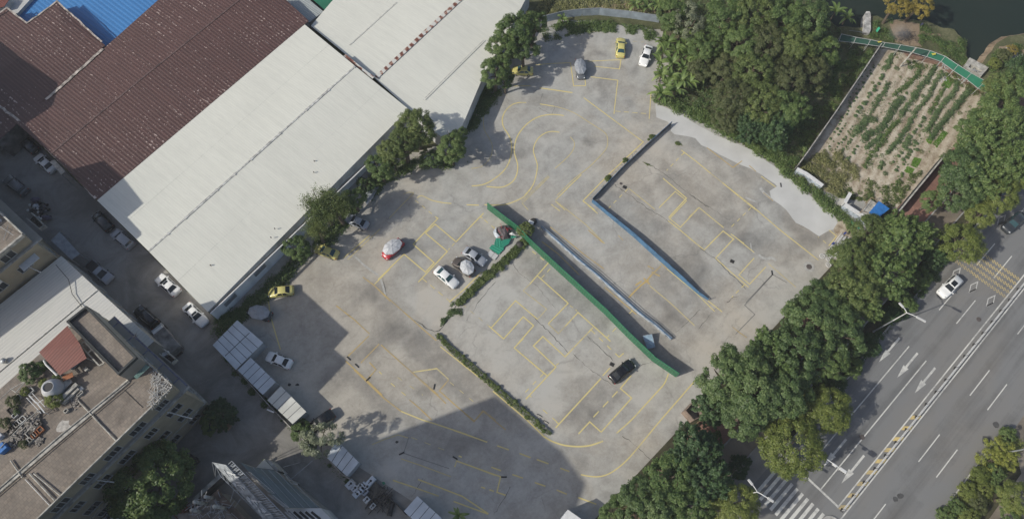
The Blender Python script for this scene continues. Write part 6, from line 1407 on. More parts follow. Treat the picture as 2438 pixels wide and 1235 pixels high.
for p_, l_ in (((1284,988),'bent metal bracket lying in the hedge shade'),((1299,1003),'second metal bracket lying in the hedge shade')):
    m = MB(); c = P(*p_); m.tube((c[0]-.3,c[1]+.2,.06),(c[0]+.35,c[1]-.15,.06),.04,n=5); m.tube((c[0]+.35,c[1]-.15,.06),(c[0]+.45,c[1]-.3,.06),.04,n=5); m.tube((c[0]-.3,c[1]+.2,.06),(c[0]-.38,c[1]+.05,.06),.04,n=5); tag(m.build('metal_bracket', M['iron']), l_, 'bracket')
for p_, l_ in (((709,916),'black cloth scrap in the shade beside the cabins'),((690,915),'small dark scrap left of the cloth scrap'),((945,1052),'black scrap on the shaded concrete')):
    m = MB(); c = P(*p_); r_ = random.Random(int(p_[0])); m.poly([(c[0]+.35*math.cos(k)*r_.uniform(.4,1.2), c[1]+.3*math.sin(k)*r_.uniform(.4,1.2), .05+r_.random()*.05) for k in (0,1,2,3,4,5)]); tag(m.build('cloth_scrap', M['iron']), l_, 'scrap')
# white water-pipe lengths and wheels stored under the trees
t = thing('barrier_trolleys', 'stack of white tubular barriers beside the upper tree row', 'barriers', (*P(1985,585,1), 0)); m = MB()
def c3(a, b): return crop(1860, 380, 4.1175, [(a, b)])[0]
for k in range(8):
    z = .35+.12*k; a_ = P3(*c3(425+k*14, 935+k*4), z); b_ = P3(*c3(590+k*10, 720+k*12), z); m.tube(a_, b_, .06, n=5)
    if k % 2 == 0: m.prism([P(*c3(455+k*16, 930)), P(*c3(590+k*12, 745+k*8)), P(*c3(598+k*12, 752+k*8)), P(*c3(463+k*16, 936))], .3, .4+.1*k)
m.build('tube', M['whitesteel'], t)
for a_ in ((400,945),(462,970),(462,1030)):
    c = P(*c3(*a_), .4); m = MB(); 
    for i in range(14): a0, a1 = 2*math.pi*i/14, 2*math.pi*(i+1)/14; m.tube((c[0]+.42*math.cos(a0), c[1]+.42*math.sin(a0), .4), (c[0]+.42*math.cos(a1), c[1]+.42*math.sin(a1), .4), .06, n=4)
    for i in range(3): a0 = i*math.pi/3; m.tube((c[0]+.4*math.cos(a0), c[1]+.4*math.sin(a0), .4), (c[0]-.4*math.cos(a0), c[1]-.4*math.sin(a0), .4), .03, n=4)
    m.build('wheel', M['whitesteel'], t)
for a_ in ((510,820),(625,720)): m = MB(); m.box(P3(*c3(*a_), 1.0), (.5,.3,.2), .6); m.build('clamp', mat('blue_clamp', (.03,.05,.22), .5, .05), t)
# hut with blue roof
t = thing('hut', 'small hut with a bright blue sheet roof beside the white hoarding', 'hut', (*P(2090,500,2.4), 0)); q = [P(*c3(*a), 2.5) for a in ((870,515),(960,410),(1058,480),(945,570))]
m = MB(); q = q if sum(q[i][0]*q[(i+1)%4][1]-q[(i+1)%4][0]*q[i][1] for i in range(4)) > 0 else q[::-1]; m.prism(q, 0, 2.3, top=False); m.build('wall', M['cabin_wall'], t); m = MB(); cc = (sum(a[0] for a in q)/4, sum(a[1] for a in q)/4); m.prism([(x+(x-cc[0])*.08, y+(y-cc[1])*.08) for x, y in q], 2.32, 2.42); m.build('roof', M['bluepaint'], t)
t = thing('hut', 'open timber-floored lean-to left of the blue-roofed hut', 'lean-to', (*P(2070,495,1.6), 0)); m = MB(); q = [P(*c3(*a), 1.7) for a in ((770,520),(870,385),(940,430),(850,540))]; q = q if sum(q[i][0]*q[(i+1)%4][1]-q[(i+1)%4][0]*q[i][1] for i in range(4)) > 0 else q[::-1]; m.prism(q, 1.62, 1.7, bottom=True); m.build('deck', M['slab'], t); m = MB()
for i in range(4): m.tube((*q[i], 0), (*q[i], 2.3), .06, n=5); m.tube((*q[i], 2.3), (*q[(i+1)%4], 2.3), .05, n=5)
m.build('frame', M['wood'], t)
sheetobj('tarpaulin', 'dark green tarpaulin in front of the blue-roofed hut', 'tarpaulin', [c3(*a) for a in ((820,570),(870,515),(945,570),(900,610))], 1.8, M['darkgreen2'])
sheetobj('metal_sheet', 'bright green sheet lying below the white and blue hoarding', 'metal sheet', [c3(*a) for a in ((680,590),(775,640),(765,680),(690,635))], .5, M['gs1'])
# long green shade-cloth awning over the garden path
F_ = lambda a, b: (1960+a/5.1, b/5.1)
top = [(222,415),(400,455),(575,485),(750,520),(940,545),(1120,578),(1300,618),(1480,685),(1640,790),(1800,890),(1970,985),(2055,1045)]; bot = [(190,500),(370,520),(545,545),(720,570),(905,605),(1080,640),(1255,690),(1430,750),(1580,860),(1735,960),(1880,1075),(2005,1135)]
t = thing('shade_awning', 'long bent green shade-cloth awning between the garden and the river bank', 'awning', (*P(2200,130,2.2), 0))
for i in range(11):
    m = MB(); a, b, c, d = [P3(*F_(*q_), z) for q_, z in ((bot[i],1.9),(bot[i+1],1.9),(top[i+1],2.4),(top[i],2.4))]
    e = .06; m.quad(a, b, c, d); A = sum([a,b,c,d][k][0]*[a,b,c,d][(k+1)%4][1]-[a,b,c,d][(k+1)%4][0]*[a,b,c,d][k][1] for k in range(4))
    if A < 0: m.f = [tuple(reversed(f)) for f in m.f]
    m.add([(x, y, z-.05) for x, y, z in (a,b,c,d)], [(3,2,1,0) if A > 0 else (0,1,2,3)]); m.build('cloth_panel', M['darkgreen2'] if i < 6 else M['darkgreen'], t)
m = MB()
for i in range(12): a, d = P3(*F_(*bot[i]), 1.9), P3(*F_(*top[i]), 2.4); m.tube((a[0],a[1],a[2]+.06), (d[0],d[1],d[2]+.06), .05, n=5); m.tube((a[0],a[1],0), a, .05, n=5); m.tube((d[0],d[1],0), d, .05, n=5)
for i in range(11):
    for L_, z in ((bot,1.96),(top,2.46)): m.tube((*P(*F_(*L_[i]), z), z), (*P(*F_(*L_[i+1]), z), z), .05, n=5)
m.build('frame', M['frame'], t)
sheetobj('plastic_bag', 'yellow plastic sheet on the awning near the garden wall', 'plastic', [F_(*a) for a in ((660,505),(705,500),(712,512),(670,520))], 2.5, M['yellow_tag']); sheetobj('plastic_bag', 'yellow plastic sheet on the middle of the awning', 'plastic', [F_(*a) for a in ((1315,650),(1365,645),(1368,665),(1330,672))], 2.6, M['yellow_tag'])
# pier, railing and pump house on the water
t = thing('jetty', 'narrow weathered concrete jetty end standing in the river', 'jetty', (*P(2065,55), -1)); q = [P(*F_(*a), .6) for a in ((510,170),(525,140),(565,140),(578,170),(578,360),(560,410),(488,395),(495,330))]; m = MB(); m.prism(q, -1.5, .6); m.build('deck', mat('mottled_concrete', (.42,.41,.39), .85, .4, 1.1), t)
t = thing('railing', 'short steel railing gate between the bank and the jetty', 'railing', (*P(2035,72), 0)); m = MB()
for z in (.3,.6,.9,1.2): m.tube(P3(*F_(320,372), z), P3(*F_(490,398), z), .03, n=4)
for k in range(4): m.tube(P3(*F_(320+k*56, 372+k*9), 0), P3(*F_(320+k*56, 372+k*9), 1.25), .04, n=4)
m.build('bar', M['steel'], t)
t = thing('pump_platform', 'square concrete pump platform with an open middle at the water edge', 'platform', (*P(2325,160,.9), -1)); o4 = [(1715,805),(1780,700),(2010,820),(1920,925)]; i4 = [(1765,815),(1795,780),(1940,860),(1890,890)]
m = MB()
for k in range(4): m.prism([P(*F_(*o4[k]), .9), P(*F_(*o4[(k+1)%4]), .9), P(*F_(*i4[(k+1)%4]), .9), P(*F_(*i4[k]), .9)], -1.4, .9)
m.build('slab', M['slab'], t); m = MB(); m.tube(P3(*F_(1800,840), .5), P3(*F_(1900,870), .7), .07); m.tube(P3(*F_(1830,810), .5), P3(*F_(1850,880), .6), .06); m.build('pump', M['steel'], t)
# bonfire heap with charred branches
t = thing('branch_heap', 'heap of charred branches on the trodden bank', 'branch heap', (*P(2160,86), 0)); m = MB(); r_ = random.Random(6)
for k in range(130):
    a_ = P3(*F_(r_.gauss(1010,45), r_.gauss(440,28)), r_.random()*.6+.05); an = r_.uniform(0,6.28); m.tube(a_, (a_[0]+math.cos(an)*.8, a_[1]+math.sin(an)*.8, r_.random()*.7+.05), .03, n=4)
m.build('branches', M['debris'], t)
# smoke drifting from it
sm_ = bpy.data.materials.new('bonfire_smoke'); sm_.use_nodes = True; nt_ = sm_.node_tree; nt_.nodes.remove(nt_.nodes['Principled BSDF']); pv = nt_.nodes.new('ShaderNodeVolumePrincipled'); pv.inputs['Color'].default_value = (.85,.87,.9,1)
tc = nt_.nodes.new('ShaderNodeTexCoord'); gr_ = nt_.nodes.new('ShaderNodeTexGradient'); gr_.gradient_type = 'SPHERICAL'; nt_.links.new(tc.outputs['Object'], gr_.inputs[0]); nz = nt_.nodes.new('ShaderNodeTexNoise'); nz.inputs['Scale'].default_value = 2.5; nt_.links.new(tc.outputs['Object'], nz.inputs['Vector'])
mu = math_(nt_, 'MULTIPLY', gr_.outputs['Fac'], math_(nt_, 'MULTIPLY', nz.outputs['Fac'], .32)); nt_.links.new(mu, pv.inputs['Density']); nt_.links.new(pv.outputs[0], nt_.nodes['Material Output'].inputs['Volume'])
m = MB(); m.lathe((0,0,-1), [(0,0),(.5,.14),(.87,.5),(1,1),(.87,1.5),(.5,1.86),(0,2)], 12); o = m.build('smoke', sm_, origin=(0,0,0)); o.location = (*P(2142,78,2), 2.2); o.scale = (2.6,2.0,2.0); tag(o, 'faint smoke drifting off the branch heap', 'smoke', None, 'stuff')
# people: one crouching on the bank, one bending by the garden wall
def person(label, x, y, z, face, joints, top, bottom, hair=True):
    t = thing('person', label, 'person', (x, y, z)); t.rotation_euler = (0,0,0)
    cf, sf = math.cos(face), math.sin(face)
    names = list(joints); me = bpy.data.meshes.new('body'); vs = [joints[n_][0] for n_ in names]
    vs = [(v[0]*cf-v[1]*sf, v[0]*sf+v[1]*cf, v[2]) for v in vs]
    E_ = [(names.index(a), names.index(b)) for a, b in (('pelvis','waist'),('waist','chest'),('chest','neck'),('neck','head'),('head','crown'),('chest','shl'),('shl','ell'),('ell','wrl'),('wrl','hal'),('chest','shr'),('shr','elr'),('elr','wrr'),('wrr','har'),('pelvis','hil'),('hil','knl'),('knl','anl'),('anl','tol'),('pelvis','hir'),('hir','knr'),('knr','anr'),('anr','tor'))]
    me.from_pydata(vs, E_, []); me.materials.append(M['skin']); me.materials.append(M[top]); me.materials.append(M[bottom])
    o = bpy.data.objects.new('body', me); COL.objects.link(o); o.parent = t
    md = o.modifiers.new('skin', 'SKIN'); sv = me.skin_vertices[0].data
    for i, n_ in enumerate(names): sv[i].radius = (joints[n_][1],)*2; sv[i].use_root = (n_ == 'pelvis')
    o.modifiers.new('sub', 'SUBSURF').levels = 1; o.modifiers['sub'].render_levels = 2; me.materials[0] = M[top]
    h_ = joints['head'][0]; hx, hy, hz = h_[0]*cf-h_[1]*sf, h_[0]*sf+h_[1]*cf, h_[2]
    m = MB(); m.lathe((x+hx, y+hy, z+hz-.04), [(.0,-.02),(.09,.0),(.115,.07),(.11,.14),(.07,.2),(0,.22)], 12); t['_ox'] = x; t['_oy'] = y; t['_oz'] = z; m.build('hair', M['hair'], t, smooth=True)
    return t
J1 = dict(pelvis=((-.12,0,.28),.15), waist=((-.05,0,.42),.13), chest=((.08,0,.62),.15), neck=((.17,0,.76),.06), head=((.23,0,.87),.10), crown=((.25,0,.97),.08),
    shl=((.10,.19,.66),.07), ell=((.25,.24,.46),.045), wrl=((.42,.14,.36),.035), hal=((.50,.10,.32),.035), shr=((.10,-.19,.66),.07), elr=((.25,-.24,.46),.045), wrr=((.42,-.14,.36),.035), har=((.50,-.10,.32),.035),
    hil=((-.08,.12,.28),.10), knl=((.28,.16,.48),.07), anl=((.08,.16,.09),.045), tol=((.24,.17,.04),.04), hir=((-.08,-.12,.28),.10), knr=((.28,-.16,.48),.07), anr=((.08,-.16,.09),.045), tor=((.24,-.17,.04),.04))
pc = P(*F_(1192,305), .4); person('person in dark clothes crouching at the water edge beside the soil patch', pc[0], pc[1], .02, rad(60), J1, 'navy', 'navy')
J2 = dict(pelvis=((-.1,0,.85),.14), waist=((0,0,.98),.13), chest=((.22,0,1.12),.15), neck=((.38,0,1.16),.06), head=((.48,0,1.15),.10), crown=((.57,0,1.13),.08),
    shl=((.26,.19,1.12),.07), ell=((.32,.22,.84),.045), wrl=((.40,.18,.62),.035), hal=((.42,.16,.54),.035), shr=((.26,-.19,1.12),.07), elr=((.32,-.22,.84),.045), wrr=((.40,-.18,.62),.035), har=((.42,-.16,.54),.035),
    hil=((-.08,.11,.82),.10), knl=((0,.13,.45),.07), anl=((-.08,.13,.09),.045), tol=((.08,.14,.04),.04), hir=((-.08,-.11,.82),.10), knr=((.04,-.13,.45),.07), anr=((-.03,-.13,.09),.045), tor=((.13,-.14,.04),.04))
pc = P(*F_(668,572), .8); person('person in a dull purple top bending at the head of the garden wall', pc[0], pc[1], .02, rad(20), J2, 'cloth_purple', 'navy')
# scrap corner: white boxes, boards and pipes
C_2 = lambda a, b: (600+a/4.876, 1080+b/4.876); r_ = random.Random(21)
bx = [((1140,350),2.2,1.6,.5,'cabin_roof','pale blue flat crate at the left end of the scrap corner'),((1190,400),1.6,1.3,.9,'cover_silver','pale square appliance case with dark holes'),((1215,455),1.4,2.0,.7,'cabin_roof','long pale case at the lower left of the scrap corner'),((1250,370),1.1,1.0,1.0,'whitewall','small off-white cabinet in the scrap corner'),
      ((1300,355),1.2,1.0,1.1,'cabin_roof','pale cabinet against the long tank'),((1370,320),2.6,1.3,1.2,'cabin_roof','long pale blue tank lying at the top of the scrap corner'),((1310,440),1.6,1.2,.9,'cover_grey','greyish pink crate in the middle of the scrap corner'),((1328,530),1.4,1.3,.8,'whitewall','white square case with a dark corner at the scrap edge'),((1400,605),1.4,1.0,.7,'whitewall','white case standing apart at the lower end of the scrap'),
      ((1255,430),1.0,1.2,1.2,'cabin_roof','tall pale case stacked in the scrap corner'),((1330,385),1.0,.8,1.3,'cover_silver','small silver box beside the long tank')]
for (a, b), sx, sy, h_, mt, lb in bx:
    c = P(*C_2(a, b), h_); t = thing('scrap_case', lb, 'case', (*c, 0), group='appliance cases in the scrap corner'); m = MB(); an = r_.choice((.82,.86,-.72)); m.box((*c, h_/2+.02), (sx*.62, sy*.62, h_), an, bev=.04); m.build('casing', M[mt], t)
    m = MB(); m.lathe((c[0]+.15*math.cos(an), c[1]+.15*math.sin(an), h_+.025), [(.18,0),(.18,.02),(0,.02)], 10); m.box((c[0]-.2*math.cos(an), c[1]-.2*math.sin(an), h_+.03), (.3,.12,.03), an); m.build('fitting', M['iron'], t)
m = MB()
for k in range(70):
    a, b = r_.uniform(1330,1640), r_.uniform(400,640); 
    if a+b > 2180: continue
    p_ = P3(*C_2(a, b), .1+r_.random()*.6); an = r_.choice((.8,.9,-.7,-.8,r_.uniform(0,3))); l = r_.uniform(.5,2.4); m.box(p_, (l,.12,.06), an)
tag(m.build('timber_heap', M['debris']), 'dark heap of boards and branches in the scrap corner', 'timber heap', None, 'stuff')
sheetobj('mesh_sheet', 'brown mesh sheet spread over the scrap corner', 'mesh sheet', [C_2(*a) for a in ((1430,320),(1560,415),(1390,540),(1340,420))], .5, mat('brown_mesh', (.10,.09,.075), .9, .3, 2))
m = MB(); c = P(*C_2(1612,635), .4); m.box((*c, .35), (.7,2.0,.6), -.2, bev=.2); tag(m.build('covered_bundle', M['iron']), 'long black wrapped bundle beside the scrap heap', 'bundle')
sheetobj('cloth', 'green cloth scrap hanging on the fence by the scrap corner', 'cloth', [C_2(*a) for a in ((1505,325),(1535,318),(1550,345),(1525,358))], .6, M['darkgreen'])
# pots, crates and scrap near the bush at the block corner
for (a, b), s, mt, lb in (((545,992),(1.3,1.1,.6),'wood','worn timber crate beside the bush at the block corner'),((538,1012),(1.4,1.0,.3),'orange','flattened cardboard sheet below the timber crate'),((520,1006),(1.0,.9,.5),'debris','dark crate half under the bush'),((492,1018),(1.1,1.0,.7),'darkgreen2','dark green bin at the foot of the block')):
    c = P(a, b, s[2]); m = MB(); m.box((*c, s[2]/2+.02), s, .5+a*.01, bev=.04)
    if mt == 'orange': mm_ = mat('brown_cardboard', (.30,.20,.12), .9, .15, 2)
    else: mm_ = M[mt]
    tag(m.build('crate', mm_), lb, 'crate')
# ---- roof terrace clutter
def tz(px, z=TH): return P(*px, z)
G_ = lambda a, b: (a/4.75, 820+b/4.75)
t = thing('water_tank', 'white onion-shaped water tank with a dark open mouth on the terrace', 'water tank', (*tz((127,925),15.5), TH)); c = tz((127,925), 15.5); m = MB(); m.lathe((c[0], c[1], TH), [(1.2,0),(1.35,.5),(1.3,1.2),(1.0,1.8),(.72,2.0),(.66,2.05),(.62,1.9)], 24); m.build('tank', mat('grey_white_tank', (.42,.43,.45), .5, .12, .8), t, smooth=True)
m = MB(); m.lathe((c[0], c[1], TH+1.93), [(.60,0),(0,.005)], 20); m.build('mouth', M['blackplastic'], t)
pots = [((352,535),.9,.6,'whitewall'),((215,893),.9,.7,'slab'),((264,855),.9,.7,'whitewall'),((172,935),.9,.8,'debris'),((138,982),.8,.7,'debris'),((354,998),.9,.7,'slab'),((442,907),.8,.7,'debris'),((462,975),.9,.7,'terracotta'),((417,1015),.9,.7,'terracotta'),((370,1058),.9,.7,'slab'),((340,1095),.8,.6,'slab'),((185,803),.6,.5,'whitewall'),((150,745),.9,.9,'debris'),((395,945),.5,.5,'slab'),((218,600),.6,.6,'slab'),((920,560),.8,.3,'slab'),((762,753),.5,.4,'slab')]
pl = ['bare trough by the white pipe frame','square trough second from the tipped pots','square trough with a white rim','dark trough holding twigs','dark trough beside the blue crate','square trough in the middle of the junk','dark trough at the right of the junk','orange-rimmed trough, rightmost of the row','orange-rimmed trough next to the rightmost','pale-rimmed trough third in the row','small pale-rimmed trough at the row end','tiny white trough near the round bush','leafy trough left of the green plant','small round pot among the junk','little trough against the plant bed','long low trough below the brick stack','small pot on the open tiles']
for (g_, sx, sy, mt), lb in zip(pots, pl):
    c = tz(G_(*g_)); t = thing('planting_trough', lb+' on the roof terrace', 'trough', (*c, TH), group='planting troughs on the roof terrace'); m = MB(); an = math.atan2(BB[1], BB[0]); hx, hy = sx/2, sy/2
    for (ox, oy, lx, ly) in ((0,hy,sx,.09),(0,-hy,sx,.09),(hx,0,.09,sy-.09),(-hx,0,.09,sy-.09)): m.box((c[0]+ox*math.cos(an)-oy*math.sin(an), c[1]+ox*math.sin(an)+oy*math.cos(an), TH+.22), (lx,ly,.4), an)
    m.build('rim', M[mt], t); m = MB(); m.box((*c, TH+.15), (sx-.1,sy-.1,.24), an); m.build('earth', M['debris'], t)
t = thing('pipe_frame', 'white timber and pipe frame with boards lying across it on the terrace', 'frame', (*tz(G_(420,650)), TH)); m = MB()
for a, b in (((330,575),(410,660)),((410,650),(505,770)),((365,550),(505,700)),((300,600),(465,775)),((430,660),(490,620))): m.tube((*tz(G_(*a), TH+.9), TH+.9), (*tz(G_(*b), TH+.9), TH+.9), .1 if a[0] in (330,410) else .05, n=4)
for a in ((330,575),(505,770),(300,600),(505,700)): m.tube((*tz(G_(*a), TH+.9), TH), (*tz(G_(*a), TH+.9), TH+.9), .05, n=4)
m.build('bar', M['whitesteel'], t)
m = MB()
for a, b in (((0,1170),(130,1030)),((130,1030),(290,860)),((290,860),(430,745)),((110,490),(180,540)),((180,540),(320,375)),((0,615),(130,500)),((130,500),(280,415))): m.tube((*tz(G_(*a), TH+1), TH+1), (*tz(G_(*b), TH+1), TH+1), .06, n=5)
for a in ((130,1030),(290,860),(430,745),(180,540)): m.tube((*tz(G_(*a), TH+1), TH), (*tz(G_(*a), TH+1), TH+1), .05, n=5)
tag(m.build('pergola_rail', M['slab']), 'pale pipe rails of a pergola running over the terrace junk', 'pergola')
m = MB(); r_ = random.Random(31)
for k in range(170):
    a, b = r_.uniform(130,450), 0; b = 1130-(a-100)*.85+r_.gauss(0,45); p_ = (*tz(G_(a, b)), TH+.05+r_.random()*.3); an = r_.uniform(0,3.14); l = r_.uniform(.2,.9); m.box(p_, (l, r_.uniform(.05,.3), r_.uniform(.05,.25)), an)
tag(m.build('terrace_junk', M['rubble']), 'dark jumble of junk and twigs between the troughs on the terrace', 'junk', None, 'stuff')
m = MB()
for k in range(120):
    fx_, fy_ = r_.random(), r_.random(); A_, B_, Cc = np.array(tz((352,868))), np.array(tz((408,922))), np.array(tz((352,978)))
    if fx_+fy_ > 1: fx_, fy_ = 1-fx_, 1-fy_
    w0 = 1-fx_-fy_; p_ = A_*w0*.8+B_*(fx_+w0*.2)+Cc*fy_*.9+B_*fy_*.1; an = r_.uniform(0, 3.14); l = r_.uniform(.5,1.5); z = TH+.06+r_.random()*.45; m.tube((p_[0]-l/2*math.cos(an), p_[1]-l/2*math.sin(an), z), (p_[0]+l/2*math.cos(an), p_[1]+l/2*math.sin(an), z+.1), .03, n=4)
tag(m.build('stick_pile', M['frame']), 'pile of white sticks and pipes in the far corner of the terrace', 'stick pile', None, 'stuff')
m = MB()
for k in range(90): a, b = 450+r_.gauss(0,25), 1085+r_.gauss(0,20); m.box((*tz(G_(a, b)), TH+.06+r_.random()*.1), (.2,.15,.1), r_.random()*3)
for k in range(90): a, b = 850+r_.gauss(0,22), 640+r_.gauss(0,35); m.box((*tz(G_(a, b)), TH+.06+r_.random()*.1), (.2,.15,.1), r_.random()*3)
tag(m.build('broken_tile_heap', M['rubble']), 'small heaps of broken pale tile on the terrace', 'rubble', None, 'stuff')
m = MB(); r2 = random.Random(2); c = tz(G_(720,925)); m.poly([(c[0]+1.0*math.cos(k*.5)*r2.uniform(.6,1.1), c[1]+1.0*math.sin(k*.5)*r2.uniform(.6,1.1), TH+.012) for k in range(12)]); tag(m.build('plaster_spill', mat('dried_plaster', (.42,.40,.37), .9, .2, 3)), 'dried pale plaster spill on the terrace tiles', 'spill', None)
t = thing('brick_stack', 'low stack of boards, bricks and an orange sheet beside the water tank', 'stack', (*tz(G_(800,520)), TH)); m = MB(); an = math.atan2(-BB[1], -BB[0])
m.box((*tz(G_(790,560)), TH+.4), (3.2,.5,.8), an); m.box((*tz(G_(820,590)), TH+.3), (2.6,.3,.5), an); m.box((*tz(G_(770,460)), TH+.5), (1.6,.9,.3), an); m.build('boards', M['slab'], t); m = MB(); m.box((*tz(G_(815,380)), TH+1.0), (1.3,.7,.08), an-.4); m.build('sheet', M['terracotta'], t)
for g_, s, mt, nm, lb in (((60,1175),(1.1,1.1,.9),'bluepaint','crate','blue crate at the left edge of the terrace'),((20,1040),(.8,.6,.7),'cover_silver','bucket','pale bucket above the blue crate'),((870,190),(2.2,1.0,.5),'cover_grey','tub','blue-grey tub under the awning edge'),((985,280),(.5,.6,.4),'slab','stool','pale stool on the shaded tiles'),((925,500),(.5,.5,.3),'whitesteel','box','small white box on the tiles'),((128,940),(.3,.3,.3),'orange','toy','tiny orange pot on the terrace')):
    c = tz(G_(*g_)); m = MB(); m.box((*c, TH+s[2]/2), s, an, bev=.05); tag(m.build(nm, M[mt]), lb, nm)
# stones/rubble near garden and stray litter
m = MB(); r_ = random.Random(77)
for k in range(120):
    a, b = r_.choice(((1440,960,45),(1690,960,40),(2190,640,60),(1480,800,40)))[:2]; x, y = P(*F_(a+r_.gauss(0,35), b+r_.gauss(0,25))); m.box((x, y, .07), (r_.uniform(.1,.3), r_.uniform(.1,.25), .12), r_.random()*3)
tag(m.build('rubble_patch', M['mortar']), 'pale stones and litter strewn along the garden edge', 'rubble', None, 'stuff')
m = MB()
for k in range(26): a = P3(*F_(2255+r_.random()*110, 690+r_.random()*80), .1+r_.random()*.4); an = r_.choice((.3,1.2,.8)); m.tube(a, (a[0]+math.cos(an)*1.6, a[1]+math.sin(an)*1.6, .3+r_.random()*.3), .03, n=4)
tag(m.build('scrap_wire', M['frame']), 'tangle of pale scrap rods on the far river bank', 'scrap', None)
m = MB(); 
for p_, rr_ in (((2131,1187),.45),((2143,1180),.5),((2350,1050),.8)): pass
sheetobj('flag_cloth', 'small bright green cloth on the river bank', 'cloth', [F_(*a) for a in ((655,345),(670,338),(676,370),(650,400),(640,375))], .8, mat('bright_green_cloth', (.04,.35,.2), .7, .1), (0,.3,.5,.1,0))
sheetobj('sacking', 'two steel sheets resting under the tree by the warehouse wall', 'sheet', crop(610,412,3,[(770,175),(800,110),(880,95),(830,180),(790,230)]), .7, M['cover_grey'])
sheetobj('sheet_panel', 'pale crooked sheet among the shrubs under the big tree at the warehouse corner', 'sheet', crop(610,0,3,[(1190,1120),(1235,1090),(1285,1165),(1250,1190)]), .6, M['palefence'])
# ================================================================== vegetation
def leaf_quads(C, Nn, size, asp=.55, seed=0, curl=.0):
    "one rhombic leaf spray per point C, facing Nn"
    g = np.random.default_rng(seed); n = len(C); Nn = Nn/(np.linalg.norm(Nn, axis=1, keepdims=True)+1e-9)
    a = g.normal(size=(n,3)); a -= Nn*(a*Nn).sum(1, keepdims=True); a /= np.linalg.norm(a, axis=1, keepdims=True)+1e-9; b = np.cross(Nn, a)
    s = (size*g.uniform(.65, 1.35, n))[:,None]
    V = np.stack([C-a*s*.5, C+b*s*asp*.5-a*s*.05, C+a*s*.5-Nn*s*curl, C-b*s*asp*.5-a*s*.05], 1).reshape(-1,3)
    F = np.arange(4*n).reshape(n,4); return V, F
def sphere_pts(n, g, zmin=-1):
    p = g.normal(size=(int(n*2.5)+20,3)); p /= np.linalg.norm(p, axis=1, keepdims=True); p = p[p[:,2] > zmin][:n]; return p
def crown_mesh(name, mt, seed, R=5.0, H=.75, clumps=70, leaves=9000, leaf=.36, rc=(.16,.30), gap=.0, lob=.25, asp=.6):
    g = np.random.default_rng(seed); D = sphere_pts(clumps, g, -.45); n = len(D)
    az = np.arctan2(D[:,1], D[:,0]); ph = g.uniform(0,6.28,3)
    lobe = 1+lob*(.5*np.sin(2*az+ph[0])+.35*np.sin(3*az+ph[1])+.3*np.sin(5*az+ph[2]))
    rr = (.50+.44*g.uniform(0,1,n)**.45)*lobe; Cc = D*rr[:,None]*np.array([1,1,H]); rcs = g.uniform(rc[0], rc[1], n)
    w = rcs**2; k = g.choice(n, leaves, p=w/w.sum()); d = g.normal(size=(leaves,3)); d /= np.linalg.norm(d, axis=1, keepdims=True)
    d[:,2] = np.where(d[:,2] < -.3, -d[:,2], d[:,2]); rad_ = rcs[k]*g.uniform(.55,1.05,leaves)
    Pp = (Cc[k]+d*rad_[:,None]*np.array([1,1,.8]))*R
    Nn = d*.75+Cc[k]/np.linalg.norm(Cc[k], axis=1, keepdims=True)*.35+np.array([0,0,.55])+g.normal(size=(leaves,3))*.38
    V, F = leaf_quads(Pp, Nn, leaf, asp, seed, .12); return fast_mesh(name, V, F, mt)
def feather_mesh(name, mt, seed, R=5.0, leaves=7000, leaf=.22, br=60):
    "sparse, twiggy crown: sprays of small leaves along thin radiating boughs"
    g = np.random.default_rng(seed); D = sphere_pts(br, g, -.1); L = g.uniform(.6,1.05,len(D)); k = g.choice(len(D), leaves); t = g.uniform(.25,1.0,leaves)**.8
    off = g.normal(size=(leaves,3))*(.045+.05*(1-abs(t-.65)))[:,None]; Pp = (D[k]*(L[k]*t)[:,None]*np.array([1,1,.7])+off)*R; Pp[:,2] += .12*R*np.sin(t*2)
    Nn = np.array([0,0,.8])+g.normal(size=(leaves,3))*.6; V, F = leaf_quads(Pp, Nn, leaf, .5, seed, .1); return fast_mesh(name, V, F, mt)
def spiky_mesh(name, mt, seed, R=5.0, leaves=8000, leaf=.5, sh=120):
    "upright shoots with long drooping leaves, as on young fig and mango trees"
    g = np.random.default_rng(seed); D = sphere_pts(sh, g, -.35); n = len(D); az = np.arctan2(D[:,1], D[:,0]); ph = g.uniform(0,6.28,2)
    rr = (.62+.36*g.uniform(0,1,n)**.5)*(1+.14*np.sin(2*az+ph[0])+.12*np.sin(4*az+ph[1])); base = D*rr[:,None]*np.array([1,1,.72]); k = g.choice(n, leaves); t = g.uniform(-.26,.06,leaves)
    ax = D*np.array([1,1,.6])+np.array([0,0,.45]); ax /= np.linalg.norm(ax, axis=1, keepdims=True); side = g.normal(size=(leaves,3)); side -= ax[k]*(side*ax[k]).sum(1, keepdims=True); side /= np.linalg.norm(side, axis=1, keepdims=True)
    w = (.045+.09*np.clip(.06-t,0,.3)/.3*1.3); Pp = (base[k]+ax[k]*t[:,None]+side*w[:,None]*g.uniform(.3,1.1,leaves)[:,None])*R
    Nn = side*.55+ax[k]*.5+np.array([0,0,.45])+g.normal(size=(leaves,3))*.28; V, F = leaf_quads(Pp, Nn, leaf, .42, seed, .25); return fast_mesh(name, V, F, mt)
CR = {}
for i in range(3): CR['dark', i] = crown_mesh('crown', LF['dark'], 10+i, clumps=95, leaves=14000, leaf=.34, rc=(.12,.22))
for i in range(3): CR['spike', i] = spiky_mesh('crown', LF['mid'], 20+i, leaves=13000, leaf=.48, sh=150)
for i in range(2): CR['sdeep', i] = spiky_mesh('crown', LF['deep'], 25+i, leaves=13000, leaf=.46, sh=140)
for i in range(2): CR['lime', i] = crown_mesh('crown', LF['lime'], 30+i, clumps=190, leaves=17000, leaf=.27, rc=(.10,.18), asp=.5, lob=.1)
